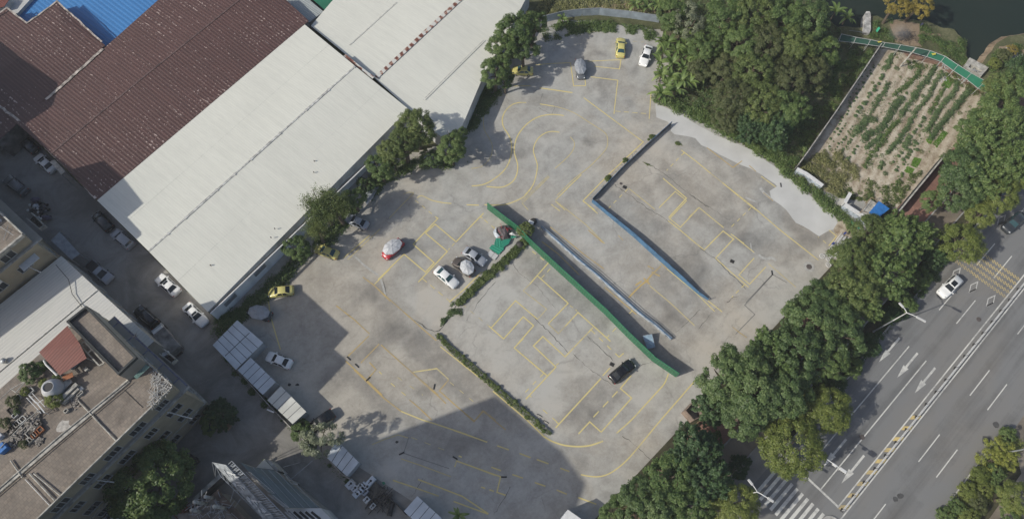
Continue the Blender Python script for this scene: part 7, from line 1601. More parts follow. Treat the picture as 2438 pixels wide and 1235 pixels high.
for i in range(2): CR['olive', i] = crown_mesh('crown', LF['olive'], 40+i, clumps=180, leaves=16000, leaf=.28, rc=(.10,.17), lob=.14)
for i in range(2): CR['mid', i] = crown_mesh('crown', LF['mid'], 50+i, clumps=100, leaves=13000, leaf=.32, rc=(.11,.21))
CR['round', 0] = crown_mesh('crown', LF['mid'], 66, clumps=230, leaves=19000, leaf=.3, rc=(.10,.17), lob=.05)
CR['brown', 0] = crown_mesh('crown', LF['brown'], 60, clumps=100, leaves=13000, leaf=.3, rc=(.12,.2))
CR['gold', 0] = crown_mesh('crown', LF['gold'], 61, clumps=90, leaves=11000, leaf=.26, rc=(.10,.2))
CR['pale', 0] = crown_mesh('crown', LF['pale'], 62, clumps=46, leaves=4200, leaf=.34, rc=(.12,.22), H=.8)
CR['feather', 0] = feather_mesh('crown', LF['olive'], 63, leaves=13000, leaf=.24, br=80)
CR['feather', 1] = feather_mesh('crown', LF['olive'], 64, leaves=11000, leaf=.24, br=70)
CR['yflower', 0] = crown_mesh('crown', LF['yflower'], 65, clumps=60, leaves=6000, leaf=.26, rc=(.12,.2))
bb_ = []
for sd in (63, 64):
    g = np.random.default_rng(sd); D = sphere_pts(80 if sd == 63 else 70, g, -.1); L = g.uniform(.6,1.05,len(D)); m = MB()
    for d, l in zip(D, L):
        q = [tuple(np.array([d[0]*l*t_, d[1]*l*t_, d[2]*l*t_*.7+.12*math.sin(t_*2)])*5) for t_ in (0,.5,1)]; m.tube(q[0], q[1], .05, .03, 4); m.tube(q[1], q[2], .03, .012, 4)
    o = m.build('branch', M['bark'], origin=(0,0,0)); bb_.append(o.data); bpy.data.objects.remove(o)
_tk = {}
def trunk_mesh(seed):
    if seed in _tk: return _tk[seed]
    r_ = random.Random(seed); m = MB(); m.tube((0,0,0), (.05,.03,.5), .055, .045, 8); m.tube((.05,.03,.5), (.02,.06,.8), .042, .025, 7)
    for k in range(5):
        a = k*1.26+r_.uniform(-.3,.3); l = r_.uniform(.28,.45); p1 = (.04+math.cos(a)*l*.5, .03+math.sin(a)*l*.5, .62+r_.uniform(0,.1)); p2 = (math.cos(a)*l, math.sin(a)*l, .85+r_.uniform(-.05,.12)); m.tube((.04,.03,.42+.04*k), p1, .024, .016, 6); m.tube(p1, p2, .016, .007, 5)
    o = m.build('trunk', M['bark'], origin=(0,0,0)); me = o.data; bpy.data.objects.remove(o); _tk[seed] = me; return me
_tn = [0]
def tree(px, py, rpx, kind, label, h=None, name='tree', group=None, zs=1.0):
    k = {q for q in CR if q[0] == kind}; v = sorted(k)[_tn[0] % len(k)]; _tn[0] += 1; r_ = random.Random(_tn[0]*13)
    sc_ = 14.4; Rm = rpx/sc_; 
    if h is None: h = max(2.2, Rm*1.75)
    zc = max(h-Rm*.7*zs, Rm*.35); x, y = P(px, py, zc+Rm*.15); Rm = Rm*(CAMH-zc)/CAMH*1.04
    t = thing(name, label, 'tree' if name.endswith('tree') else name.split('_')[-1], (x, y, 0), r_.uniform(0,6.28), group=group, local=True)
    c = bpy.data.objects.new('crown', CR[v]); COL.objects.link(c); c.parent = t; c.location = (0,0,zc); s = Rm/5.0; c.scale = (s*r_.uniform(.94,1.06), s*r_.uniform(.94,1.06), s*zs)
    if kind == 'feather': e = bpy.data.objects.new('branch', bb_[v[1]]); COL.objects.link(e); e.parent = t; e.location = (0,0,zc); e.scale = c.scale
    b = bpy.data.objects.new('trunk', trunk_mesh(_tn[0] % 4)); COL.objects.link(b); b.parent = t; b.scale = (h*.75, h*.75, (zc+Rm*.3)/.9)
    return t
T = tree
DG = 'dark roadside trees between the yard and the main road'
for a in [(2148,568,68,'spike','spiky mid green tree topmost of the row, next to the blue-roofed hut',9),(2075,548,44,'olive','olive green tree touching the white barrier stack and the hoarding',7),(2112,655,62,'spike','spiky dark tree behind the olive one in the upper row',9.5),(2030,618,52,'olive','small-leaved olive tree just right of the white tube stack',8.5),(2035,690,62,'olive','broad olive tree in the upper middle of the row',9.5),
          (1960,718,50,'dark','dark tree at the yard edge below the manhole ring',8.5),(2050,712,46,'spike','spiky tree nearest the upper street lamp',8),(1935,770,60,'dark','dark tree left of the upper street lamp pole',9.5),(2005,790,56,'dark','dark tree directly below the upper street lamp',9),(1845,850,56,'spike','spiky tree at the yard edge level with the hoarding end',9),
          (1900,840,58,'dark','dark tree in the thick middle of the row',10),(1965,865,42,'mid','mid green tree near the kerb and arrows',8),(1735,892,58,'dark','dark tree bulging into the yard above the guard booth',9.5),(1800,920,66,'dark','largest dark tree right of the guard booth',10.5),(1870,935,58,'dark','dark tree between the booth tree and the lime tree by the road',10),
          (1700,965,42,'sdeep','bluish green tree hanging over the guard booth',6.5),(1780,990,50,'dark','dark tree above the pink paving gap',9)]:
    T(a[0], a[1], a[2]*1.1, a[3], a[4], a[5], group=DG)
for a in [(1655,1085,62,'sdeep','blue-green tree just below the sliding gate',9),(1600,1140,62,'mid','mid green tree at the yard edge, lower group',9),(1685,1150,56,'sdeep','dark blue-green tree in the middle of the lower group',9.5),(1515,1195,48,'dark','dark tree furthest left of the lower group',8),(1570,1215,56,'dark','dark tree at the bottom edge left of the lime tree',9),(1640,1210,52,'mid','mid green tree at the bottom edge beside the lime tree',9),(1460,1225,34,'mid','small leafy tree at the bottom edge by the white shed',6)]:
    T(a[0], a[1], a[2], a[3], a[4], a[5], group='dark trees below the yard gate')
LG = 'lime green trees along the road kerb'
for a in [(2292,576,58,'lime','round lime tree above the white moving car',7.5),(2380,458,54,'lime','lime tree over the dark car at the right edge',8),(2335,508,38,'lime','small lime tree between the two larger lime trees',6.5),(2432,420,36,'lime','lime tree cut by the right edge below the lamp',8),(1965,975,60,'lime','lime tree whose shade falls on the solid lane line',7.5),(1888,1062,72,'lime','largest lime tree right above the zebra crossing',8.5),(1748,1208,56,'lime','lime tree at the bottom edge beside the lower lamp',8.5)]:
    T(a[0], a[1], a[2], a[3], a[4], a[5], group=LG)
for a in [(2225,612,36,'sdeep','low blue-green shrub beneath the round lime tree',3.5),(2195,660,30,'mid','low shrub on the verge left of the moving car',3),(2155,720,26,'mid','low shrub on the verge at the upper lamp head',2.5),(2120,750,24,'sdeep','shrub on the verge beside the upper lamp pole',2.5),(2070,820,28,'sdeep','shrub on the verge above the first arrow',2.6),(2030,870,26,'mid','shrub on the verge beside the first arrow',2.6),(1990,910,26,'sdeep','shrub on the verge between lime tree and arrows',2.6),(1760,1110,26,'sdeep','shrub on the kerb strip left of the zebra crossing',2.5),(1700,1045,20,'mid','small shrub at the edge of the pink paving',2.2)]:
    T(a[0], a[1], a[2], a[3], a[4], a[5], name='shrub', group='shrubs on the verge')
UG = 'trees crowding the upper right edge'
for a in [(2300,405,60,'dark','blue-green tree over the end of the dark boundary wall',9),(2290,455,48,'dark','blue-green tree above the tan footpath',8),(2220,475,26,'mid','small tree overhanging the pink paving',5),(2350,350,62,'spike','tall spiky tree in the upper right group',10),(2340,425,56,'spike','blue-green tree left of the lime tree at the right edge',9.5),(2410,385,56,'spike','spiky tree at the right edge above the lamp',10),
          (2380,270,64,'mid','broad tree right of the awning end',9.5),(2425,320,56,'spike','spiky tree cut by the right edge',10),(2330,300,50,'mid','tree at the lower right corner of the vegetable rows',8),(2430,215,60,'mid','tree at the right edge level with the awning end',9),(2385,205,42,'olive','olive tree just right of the awning end',7),(2438,160,36,'sdeep','dark tree at the right edge above the awning',6)]:
    T(a[0], a[1], a[2]*1.08, a[3], a[4], a[5], group=UG)
WG = 'wood between the yard and the garden'
for a in [(1730,30,62,'mid','mid green tree at the top edge, left of the wood',9),(1800,25,60,'olive','olive tree at the top edge in the wood',10),(1870,40,64,'mid','leafy tree at the top edge in the middle of the wood',10),(1930,50,56,'dark','dark tree at the top edge next to the river',10),(1955,110,46,'mid','bright tree at the right corner of the wood',8.5),(1895,105,54,'olive','olive crown in the centre of the wood',10),
          (1830,105,54,'brown','brownish crown in the upper middle of the wood',9.5),(1765,95,50,'mid','green crown behind the banana plants',9),(1940,175,44,'brown','brownish tree at the garden side of the wood',8),(1880,180,50,'brown','brownish dense tree right of centre in the wood',9),(1800,165,52,'olive','olive tree in the left middle of the wood',9.5),(1730,165,42,'brown','small brown-green tree by the banana plants',7),
          (1755,230,52,'brown','brownish tree at the left foot of the wood',8),(1820,240,54,'olive','olive tree at the foot of the wood',9),(1880,255,46,'mid','green tree at the right foot of the wood',8.5),(1845,300,48,'sdeep','blue-green tree lowest in the wood',7.5),(1790,300,42,'sdeep','blue-green tree above the vine hedge',6.5),(1730,285,32,'brown','low brown crown near the pale concrete corner',5),
          (1640,50,48,'pale','greyish bamboo-like clump at the end of the dull blue hoarding',7),(1600,25,40,'mid','green clump at the top edge behind the hoarding',6),(1680,110,40,'mid','round green tree right behind the banana plants',6.5),(1670,160,34,'brown','small brownish shrub right of the banana plants',4.5)]:
    T(a[0], a[1], a[2]*1.13, a[3], a[4], a[5], group=WG)
HG = 'trees along the warehouse walls'
for a in [(1225,70,56,'mid','large dark-leaved tree at the upper left corner of the yard',10),(1270,50,38,'mid','leafy tree next to the dull blue hoarding',8.5),(1200,110,44,'mid','tree against the right edge of the second warehouse',9),(1250,115,40,'dark','dark tree shading the top corner of the yard',8),(1180,165,42,'mid','green tree above the half-hidden yellow car',8),(1205,190,24,'dark','small dark tree beside the half-hidden yellow car',5),
          (990,298,52,'olive','bright olive tree leaning over the warehouse corner',9.5),(960,335,42,'olive','olive tree left of the warehouse corner',9),(1075,350,40,'mid','tree right of the warehouse corner above the curved lines',7.5),(1090,325,26,'mid','small tree under the slanted end of the second warehouse',6),(905,395,38,'mid','dark leafy tree against the long warehouse wall',7),(930,360,34,'olive','tree pressed to the warehouse wall below the corner',8),(1025,375,26,'dark','low dark tree below the warehouse corner',4.5),
          (772,492,60,'feather','feathery olive-brown tree overhanging the white warehouse roof',9.5),(800,492,42,'feather','feathery tree above the half-hidden silver car',8.5),(752,545,36,'feather','feathery tree above the yellow car',7.5),(842,470,28,'mid','green tree at the right of the feathery tree',6),(870,440,22,'dark','small dark bush near the leaning steel sheets',3),(705,588,34,'mid','compact tree against the wall left of the yellow car',6)]:
    T(a[0], a[1], a[2], a[3], a[4], a[5], group=HG)
T(760,1045,46,'pale','silvery grey-leaved tree between the site cabins',6.5); T(352,1148,84,'round','big round dark tree standing in the shade below the apartment block',9.5)
T(525,985,34,'sdeep','dark bush at the corner of the apartment block',3.6, name='bush'); T(500,1005,24,'mid','small dark bush at the foot of the block wall',3, name='bush')
T(715,1020,22,'mid','small green bush at the end of the cabin row',2.2, name='bush'); T(1252,545,20,'olive','round bush growing over the green hoarding',2.8, name='bush')
T(2138,8,38,'gold','yellow-green tree at the top edge over the river, left one',7); T(2190,6,40,'gold','golden-yellow tree at the top edge over the river, right one',7)
T(2425,1185,38,'lime','green tree in the lower right corner',6.5); T(2410,1240,26,'mid','green tree at the bottom edge in the right corner',5)
for a in [(2385,1065,28,'yflower','yellow-leaved shrub next to the lamp at the right edge',2.2),(2360,1095,30,'yflower','yellow-leaved shrub below the lamp shrub',2.2),(2405,1095,24,'yflower','yellow-leaved shrub nearest the right edge',2),(2335,1130,20,'lime','green shrub in the middle of the roadside bed',2),(2375,1125,18,'mid','mid green shrub beside the yellow ones',2),(2305,1170,22,'lime','lime shrub in the lower bed',2),(2330,1200,22,'brown','bare brownish shrub in the lower bed',2),(2280,1205,18,'mid','green shrub nearest the kerb at the bottom',2),(2310,1228,24,'lime','lime shrub at the bottom edge in the bed',2),(2400,1035,20,'mid','green shrub at the tip of the bed',1.8),(2345,1165,20,'lime','lime shrub between the brown and the green ones',1.8),(2255,1225,20,'mid','green shrub at the bottom left of the bed',1.8),(2362,1150,18,'mid','small green shrub at the service road edge',1.6)]:
    T(a[0], a[1], a[2], a[3], a[4], a[5], name='shrub', group='shrubs in the roadside bed')
for a in [(2392,130,20,'brown','reddish brown dying shrub on the far bank',2.5),(2370,150,18,'lime','lime shrub on the far bank beside the water',2.2),(2412,118,16,'gold','yellowing shrub on the far bank',2)]:
    T(a[0], a[1], a[2], a[3], a[4], a[5], name='shrub', group='shrubs on the far bank')
# terrace plants
def tplant(g_, rpx, kind, label):
    x, y = P(*G_(*g_), TH+1); t = thing('terrace_plant', label, 'plant', (x, y, TH), group='plants on the roof terrace', local=True); k = sorted(q for q in CR if q[0] == kind)[0]
    c = bpy.data.objects.new('crown', CR[k]); COL.objects.link(c); c.parent = t; s = rpx/4.75/16.0/5; c.scale = (s, s, s); c.location = (0,0,s*3)
    m = MB(); m.tube((0,0,0),(0,0,s*3),.05); m.build('stem', M['bark'], t)
tplant((330,310), 110, 'dark', 'large dark shrub on the terrace beside the red awning'); tplant((430,250), 70, 'mid', 'shrub on the terrace at the awning edge'); tplant((470,430), 55, 'lime', 'yellowish plant left of the water tank'); tplant((600,610), 95, 'lime', 'large light green plant below the water tank'); tplant((520,520), 60, 'lime', 'light green plant left of the tank foot'); tplant((250,520), 50, 'lime', 'light plant under the pergola rails')
tplant((30,880), 60, 'brown', 'round straw-coloured bush at the left terrace edge'); tplant((150,750), 35, 'dark', 'small dark plant in the sandy corner of the terrace'); tplant((310,725), 30, 'banana', 'x') if False else None; tplant((130,640), 70, 'brown', 'dry dark plants at the upper terrace edge'); tplant((600,370), 45, 'mid', 'plant squeezed between tank and awning'); tplant((230,1120), 45, 'brown', 'brownish potted plant at the end of the junk')
# banana plants
def blade(m, r_, L, W, az, el, z0):
    n = 6; pts = []; x = y = 0; z = z0; a = el
    for i in range(n+1): pts.append((x, y, z, a)); x += math.cos(az)*math.cos(a)*L/n; y += math.sin(az)*math.cos(a)*L/n; z += math.sin(a)*L/n; a -= 1.7/n
    sx, sy = -math.sin(az), math.cos(az); ws = [.25,.75,1,1,.9,.65,.12]; vs = []
    for (px_, py_, pz_, a_), w_ in zip(pts, ws): hw = W/2*w_; vs += [(px_+sx*hw, py_+sy*hw, pz_+hw*.25), (px_, py_, pz_), (px_-sx*hw, py_-sy*hw, pz_+hw*.25)]
    fs = []
    for i in range(n): b = 3*i; fs += [(b, b+1, b+4, b+3), (b+1, b+2, b+5, b+4)]
    m.add(vs, fs)
BN = []
for sd in range(3):
    r_ = random.Random(90+sd); m = MB(); k = 9
    for i in range(k): blade(m, r_, r_.uniform(1.9,2.9), r_.uniform(.5,.72), i*2.4+r_.uniform(-.6,.6), r_.uniform(.55,1.25), 2.0+r_.uniform(-.3,.3))
    o = m.build('leaf_rosette', LF['banana'], origin=(0,0,0)); BN.append(o.data); bpy.data.objects.remove(o)
m = MB(); m.tube((0,0,0),(0,0,2.1),.16,.10,8); o = m.build('stem', M['bark'], origin=(0,0,0)); bst = o.data; bpy.data.objects.remove(o)
def banana(px, py, s, label, group='banana plants beside the yard', nm='banana_plant', mesh=None):
    x, y = P(px, py, 2.2*s); r_ = random.Random(int(px*7+py)); t = thing(nm, label, 'plant', (x, y, 0), r_.uniform(0,6.28), group=group, local=True); t.scale = (s, s, s)
    c = bpy.data.objects.new('leaf_rosette', mesh or BN[int(px) % 3]); COL.objects.link(c); c.parent = t; c2 = bpy.data.objects.new('stem', bst); COL.objects.link(c2); c2.parent = t
bl_ = [(1590,100),(1618,82),(1648,95),(1665,112),(1580,125),(1608,118),(1636,130),(1660,142),(1572,150),(1600,150),(1626,160),(1650,170),(1575,178),(1598,182),(1620,192),(1642,196),(1588,205),(1608,215),(1655,80),(1600,70),(1578,100),(1630,110),(1668,175),(1575,222)]
lbn = ['outermost upper left','next to the pale bamboo clump','at the upper right','against the round tree','over the white car roof','in the upper middle','right of the upper middle','at the right edge','beside the white car boot','in the very middle','right of the middle one','lower right','at the lower left by the concrete','low left of centre','low centre','low right of centre','near the lower tip','lowest but one','highest of all at the right','highest of all at the left','nearest the white car bonnet','just above the middle one','furthest right of the lower ones','at the lowest tip by the pale concrete']
for (x_, y_), lb in zip(bl_, lbn): banana(x_, y_, rng.uniform(.85,1.15), 'banana plant '+lb+' of the clump beside the yard')
for (x_, y_), lb in zip([(1512,12),(1540,18),(1565,10),(1528,2)], ['leftmost','second','rightmost','topmost']): banana(x_, y_, .85, lb+' banana plant of the four behind the dull blue hoarding')
banana(2016,42,.9,'banana plant alone by the jetty railing'); banana(1990,28,1.0,'banana plant in shade left of the lone one by the river'); banana(1340,45,.6,'spiky rosette plant growing over the dull blue hoarding'); banana(1092,1225,.7,'small dark palm at the bottom edge beside the last cabin'); banana(628,1104,.35,'small potted palm behind the white gate pier')
# ground cover, weeds and hedges: leafy stuff nobody could count
def cover_mesh(name, polys, n, leaf, hmax, mt, seed=1, thr=.42, fs=.35, base=0.0, up=.9, asp=.55, mound=.72, mr=1.0):
    "patchy growth: little leafy mounds of many sizes with loose leaves between them"
    g = np.random.default_rng(seed); out, nrm = [], []; ar = []
    for pl_ in polys:
        W = [P(*q, hmax*.5) for q in pl_]; ar.append((W, abs(sum(W[i][0]*W[(i+1)%len(W)][1]-W[(i+1)%len(W)][0]*W[i][1] for i in range(len(W))))/2))
    tot = sum(a for _, a in ar)
    def pts(W, k, ph):
        xs_ = [p[0] for p in W]; ys_ = [p[1] for p in W]; X = g.uniform(min(xs_), max(xs_), k*6); Y = g.uniform(min(ys_), max(ys_), k*6); ins = inpoly(X, Y, W); X, Y = X[ins], Y[ins]
        fn = sum(np.sin(X*fs*m_*math.cos(p_)+Y*fs*m_*math.sin(p_)+p_*3)/(m_**.6) for m_, p_ in zip((1,1.6,2.3,3.4,5,7.5,2.9,4.4,6,9), ph)); fn = np.clip(.5+fn*.16, 0, 1)
        kp = g.uniform(0,1,len(X)) < np.clip((fn-thr)*5+.5, 0, 1); return X[kp][:k], Y[kp][:k]
    for W, A in ar:
        k = int(n*A/tot)+4; ph = g.uniform(0,6.28,10); k1 = int(k*mound); km = max(3, k1//42)
        MX, MY = pts(W, km, ph); km = len(MX)
        if km:
            R_ = g.uniform(.22,1,km)**1.3*mr*min(1.3, .45+hmax*.7); idx = g.choice(km, k1, p=R_**2/(R_**2).sum()); d = g.normal(size=(k1,3)); d /= np.linalg.norm(d, axis=1, keepdims=True); d[:,2] = abs(d[:,2]); r_ = R_[idx]*g.uniform(.55,1.08,k1)
            out.append(np.stack([MX[idx]+d[:,0]*r_, MY[idx]+d[:,1]*r_, base+.03+d[:,2]*r_*hmax/max(.5, hmax+.1)], -1)); nrm.append(d*.8+np.array([0,0,up*.55]))
        X, Y = pts(W, k-k1, ph); out.append(np.stack([X, Y, base+.03+hmax*.3*g.uniform(0,1,len(X))], -1)); nrm.append(np.tile([0,0,up], (len(X),1)))
    C = np.concatenate(out); Nn = np.concatenate(nrm)+g.normal(size=C.shape)*.42; V, F = leaf_quads(C, Nn, leaf, asp, seed, .1)
    me = fast_mesh(name, V, F, mt); o = bpy.data.objects.new(name, me); COL.objects.link(o); return o
def stuff(name, label, cat, *a, **k): return tag(cover_mesh(name, *a, **k), label, cat, None, 'stuff')
stuff('vine_hedge', 'band of vines spilling over the edge of the pale concrete strip', 'vines', [[(1558,225),(1620,235),(1700,275),(1760,305),(1830,335),(1890,380),(1905,412),(1960,455),(2010,498),(2045,535),(2030,548),(1998,524),(1985,504),(1940,465),(1890,430),(1850,392),(1790,346),(1700,304),(1640,272),(1590,250),(1558,242)]], 26000, .26, 1.3, LF['mid'], 3, thr=.15)
stuff('undergrowth', 'dark undergrowth on the floor of the wood', 'undergrowth', [[(1560,225),(1570,80),(1640,-10),(1960,-20),(1990,60),(2085,105),(2080,125),(2040,185),(1960,290),(1890,395),(1830,350),(1700,285)]], 36000, .3, .7, LF['dark'], 4, thr=.38)
stuff('undergrowth', 'light green weeds along the shaded strip beside the garden wall', 'weeds', [[(1990,150),(2050,130),(2085,118),(2050,175),(1990,262),(1930,345),(1895,400),(1850,360),(1900,300),(1960,220)]], 12000, .24, .5, LF['mid'], 5, thr=.5)
stuff('weeds', 'weedy bank in front of the dull blue hoarding', 'weeds', [[(1285,62),(1340,52),(1430,48),(1500,56),(1562,68),(1562,95),(1500,80),(1440,72),(1380,75),(1320,95),(1298,98)]], 11000, .24, .7, LF['mid'], 6, thr=.36)
stuff('weeds', 'grassy field behind the dull blue hoarding', 'grass', [[(1250,-20),(1320,-20),(1640,-20),(1600,30),(1500,36),(1420,28),(1340,34),(1285,50),(1240,50)]], 18000, .24, .5, LF['grass'], 7, thr=.3)
stuff('hedge_leaves', 'dark creeper mass along the foot of the long warehouse wall', 'creeper', [[(508,752),(560,735),(620,690),(680,635),(720,590),(745,600),(735,612),(690,652),(640,700),(600,735),(565,765),(545,790),(525,810),(510,795),(516,775)]], 15000, .26, 1.5, LF['dark'], 8, thr=.18)
stuff('hedge_leaves', 'dark creeper strip along the slanted side of the second warehouse', 'creeper', [[(1150,200),(1195,215),(1180,235),(1150,275),(1130,300),(1112,315),(1100,310),(1120,270)]], 7000, .26, .8, LF['dark'], 9, thr=.12)
stuff('hedge_leaves', 'low shrubs below the warehouse corner trees', 'shrubs', [[(870,430),(905,400),(960,380),(1030,380),(1110,360),(1115,385),(1060,400),(1000,395),(930,430),(890,455)]], 6000, .26, .9, LF['mid'], 10, thr=.35)
stuff('hedge_leaves', 'shrubs beneath the feathery tree along the warehouse wall', 'shrubs', [[(745,575),(790,530),(850,470),(890,440),(900,455),(870,480),(850,505),(800,560),(760,600)]], 7000, .26, 1.1, LF['dark'], 11, thr=.25)
stuff('hedge_plants', 'clipped hedge growing in the upper planter', 'hedge', [[(1247,562),(1262,575),(1225,612),(1180,652),(1135,692),(1092,730),(1082,722),(1120,682),(1165,642),(1205,605)]], 13000, .2, .7, LF['olive'], 12, thr=-2, base=.3, mr=.6, mound=.6)
stuff('hedge_plants', 'narrow hedge growing in the long lower planter', 'hedge', [[(1036,797),(1045,792),(1085,832),(1140,880),(1200,932),(1262,984),(1315,1030),(1308,1038),(1258,998),(1195,946),(1135,893),(1078,845)]], 17000, .18, .6, LF['olive'], 13, thr=-2, base=.25, mr=.42, mound=.5)
stuff('weeds', 'weeds sprouting from the crack below the upper planter', 'weeds', [[(1068,738),(1082,733),(1090,742),(1075,752),(1062,765),(1050,778),(1046,774),(1060,757)],[(1090,738),(1100,738),(1101,748),(1092,750)],[(1082,722),(1076,728),(1070,728),(1078,720)]], 1400, .18, .35, LF['dark'], 14, thr=.1)
stuff('weeds', 'weeds along the thin blue fence and its corner', 'weeds', [[(1590,290),(1600,286),(1600,298),(1540,345),(1500,380),(1450,425),(1412,478),(1405,476),(1440,425),(1500,370)]], 2600, .18, .35, LF['olive'], 15, thr=.55)
stuff('weeds', 'tufts of weed on the concrete near the thin blue fence', 'weeds', [[(1607,338),(1622,340),(1625,347),(1608,345)],[(1530,384),(1545,390),(1560,397),(1540,394)]], 500, .16, .2, LF['olive'], 16, thr=.3)
stuff('weeds', 'dark weeds between the site cabins and the side street', 'weeds', [[(500,790),(530,830),(580,890),(640,955),(700,1018),(745,1060),(800,1118),(840,1150),(930,1190),(925,1196),(830,1155),(780,1115),(690,1025),(630,965),(560,895),(500,815)]], 7000, .2, .5, LF['dark'], 17, thr=.3)
stuff('weeds', 'green weeds at the end of the cabin row by the black car', 'weeds', [[(700,1012),(722,1005),(740,1020),(745,1045),(720,1040)]], 1500, .22, .7, LF['mid'], 18, thr=.1)
stuff('tall_grass', 'pale tall grass at the left end of the vegetable garden', 'grass', [[(1910,385),(1950,365),(2000,362),(2040,395),(2048,420),(2010,440),(2000,465),(1960,452),(1915,420),(1898,405)]], 9000, .42, .6, LF['grass'], 19, thr=.3, asp=.2, mr=1.3)
stuff('weeds', 'patchy weeds over the lower part of the garden', 'weeds', [[(1990,470),(2010,440),(2050,420),(2110,440),(2150,430),(2200,400),(2150,470),(2120,500),(2085,480),(2040,475)]], 6000, .22, .35, LF['olive'], 20, thr=.52)
stuff('weeds', 'bank weeds around the trodden soil patch', 'weeds', [[(2075,45),(2125,45),(2130,75),(2130,100),(2110,98),(2070,85)],[(2195,55),(2240,62),(2275,75),(2298,95),(2300,125),(2310,148),(2290,160),(2240,128),(2195,108),(2188,85)]], 9000, .22, .5, LF['mid'], 21, thr=.42)
stuff('weeds', 'weeds along the dry strip below the awning', 'weeds', [[(2128,120),(2180,128),(2250,150),(2310,190),(2350,225),(2330,235),(2290,205),(2230,175),(2150,150),(2120,150)]], 3500, .2, .3, LF['olive'], 22, thr=.55)
stuff('weeds', 'weeds on the far bank around the pump platform', 'weeds', [[(2350,150),(2380,120),(2438,100),(2438,200),(2380,215),(2360,200),(2345,175)]], 6000, .24, .6, LF['mid'], 23, thr=.42)
stuff('verge_plants', 'leafy ground plants along the shaded road verge', 'ground plants', [[(2262,600),(2240,650),(2180,720),(2125,782),(2060,855),(1990,930),(1955,970),(1940,960),(2000,880),(2080,790),(2160,690),(2230,610)]], 13000, .24, .7, LF['deep'], 24, thr=.25)
stuff('undergrowth', 'dark growth beneath the tree row at the yard edge', 'undergrowth', [[(2010,600),(2120,600),(2090,700),(2000,830),(1900,930),(1800,1000),(1690,1010),(1680,980),(1700,900),(1860,850),(1940,740)],[(1640,1070),(1720,1100),(1640,1235),(1450,1235),(1560,1140)]], 14000, .28, .5, LF['dark'], 25, thr=.3)
stuff('undergrowth', 'dark growth beneath the trees at the upper right edge', 'undergrowth', [[(2240,380),(2340,230),(2438,150),(2438,420),(2340,480),(2290,470)]], 11000, .28, .6, LF['dark'], 26, thr=.25)
stuff('bed_plants', 'low mixed plants filling the roadside bed', 'ground plants', [[(2400,1020),(2438,1050),(2438,1060),(2400,1120),(2330,1225),(2300,1240),(2232,1240),(2290,1165),(2350,1090)]], 13000, .2, .7, LF['lime'], 27, thr=.1)
# vegetable rows: every row a thing of its own
def vrow(px, wid, label, mt='crop', n=700, h=.38, leaf=.24, group='rows of leafy vegetables in the garden'):
    g = np.random.default_rng(int(px[0][0]+px[0][1]*3)); q = resample([P(*a, h*.5) for a in px], .35); q = np.array(q); cl = []; n = int(n*.85)
    for x, y in q:
        cl.append((x+g.normal()*.12, y+g.normal()*.12, g.uniform(.6,1.15)*wid/2))
    cl = np.array(cl); k = g.choice(len(cl), n); d = g.normal(size=(n,3)); d /= np.linalg.norm(d, axis=1, keepdims=True); d[:,2] = abs(d[:,2]); rr = cl[k,2]*g.uniform(.3,1.12,n)
    C = np.stack([cl[k,0]+d[:,0]*rr, cl[k,1]+d[:,1]*rr, .05+d[:,2]*h*g.uniform(.5,1,n)], -1); V, F = leaf_quads(C, d*.7+np.array([0,0,.7])+g.normal(size=(n,3))*.35, leaf, .6, 1, .1)
    me = fast_mesh('vegetable_row', V, F, LF[mt]); c = C.mean(0); me.transform(Matrix.Translation((-c[0], -c[1], 0))); o = bpy.data.objects.new('vegetable_row', me); COL.objects.link(o); o.location = (c[0], c[1], 0); tag(o, label, 'crop row', group)
H_ = lambda *p: crop(1830, 0, 3, p)
vrow(H_((885,385),(870,420),(850,465),(830,490)), 1.2, 'short leafy row at the top left, nearest the awning', n=1300)
vrow(H_((860,595),(835,640),(800,690),(760,745),(735,790)), 1.3, 'patchy leafy row right of the seedling lines', n=900)
vrow(H_((760,850),(700,850),(660,900),(630,940)), 2.0, 'dense bushy block in the centre left', n=1500, h=.6)
vrow(H_((960,690),(905,760),(870,820),(830,880),(790,930),(700,960),(690,1000)), 1.9, 'broad dark row through the centre', n=3000, h=.6)
vrow(H_((1090,470),(1060,540),(1000,600),(940,640),(900,670)), 1.6, 'weedy row at the top centre', 'mid', n=1400)
vrow(H_((1190,475),(1150,540),(1080,620),(1040,700),(990,760),(950,830)), 1.5, 'leafy row running from the yellow sheet towards the centre', n=2200, h=.55)
vrow(H_((930,860),(870,910),(830,980),(790,1040),(760,1080)), 1.4, 'lighter row below the centre', 'mid', n=1500)
vrow(H_((800,960),(770,1000),(720,1040),(700,1060)), 1.2, 'short lower row beside the broad dark one', n=800)
vrow(H_((1245,510),(1200,580),(1160,660),(1120,720),(1060,780),(1030,840)), 1.3, 'upper half of the long narrow row', n=1800, h=.5)
vrow(H_((1020,850),(985,920),(950,970),(900,1030),(850,1090)), 1.2, 'lower half of the long narrow row', n=1400, h=.5)
vrow(H_((1255,640),(1210,700),(1180,760),(1160,800)), 1.1, 'thin row beside the bright lettuce bed', 'mid', n=800)
vrow(H_((1345,590),(1340,640),(1300,690),(1240,750),(1200,810),(1170,880),(1130,930)), 1.4, 'second row from the right', n=2400, h=.6)
vrow(H_((1440,640),(1400,690),(1340,760),(1290,820),(1240,880),(1190,950),(1160,990)), 1.7, 'long dense row furthest right', n=3200, h=.65)
vrow(H_((1010,980),(990,1020),(970,1050)), 1.3, 'short stubby row in the lower middle', n=700)
vrow(H_((820,1160),(790,1200)), 1.0, 'tiny leafy row at the lower left', n=260)
vrow(H_((740,1080),(700,1160),(690,1200)), .9, 'sparse row at the bottom left', 'mid', n=350)
vrow(H_((960,1230),(930,1290),(900,1340)), .8, 'thin row in the bottom weeds', 'mid', n=300)
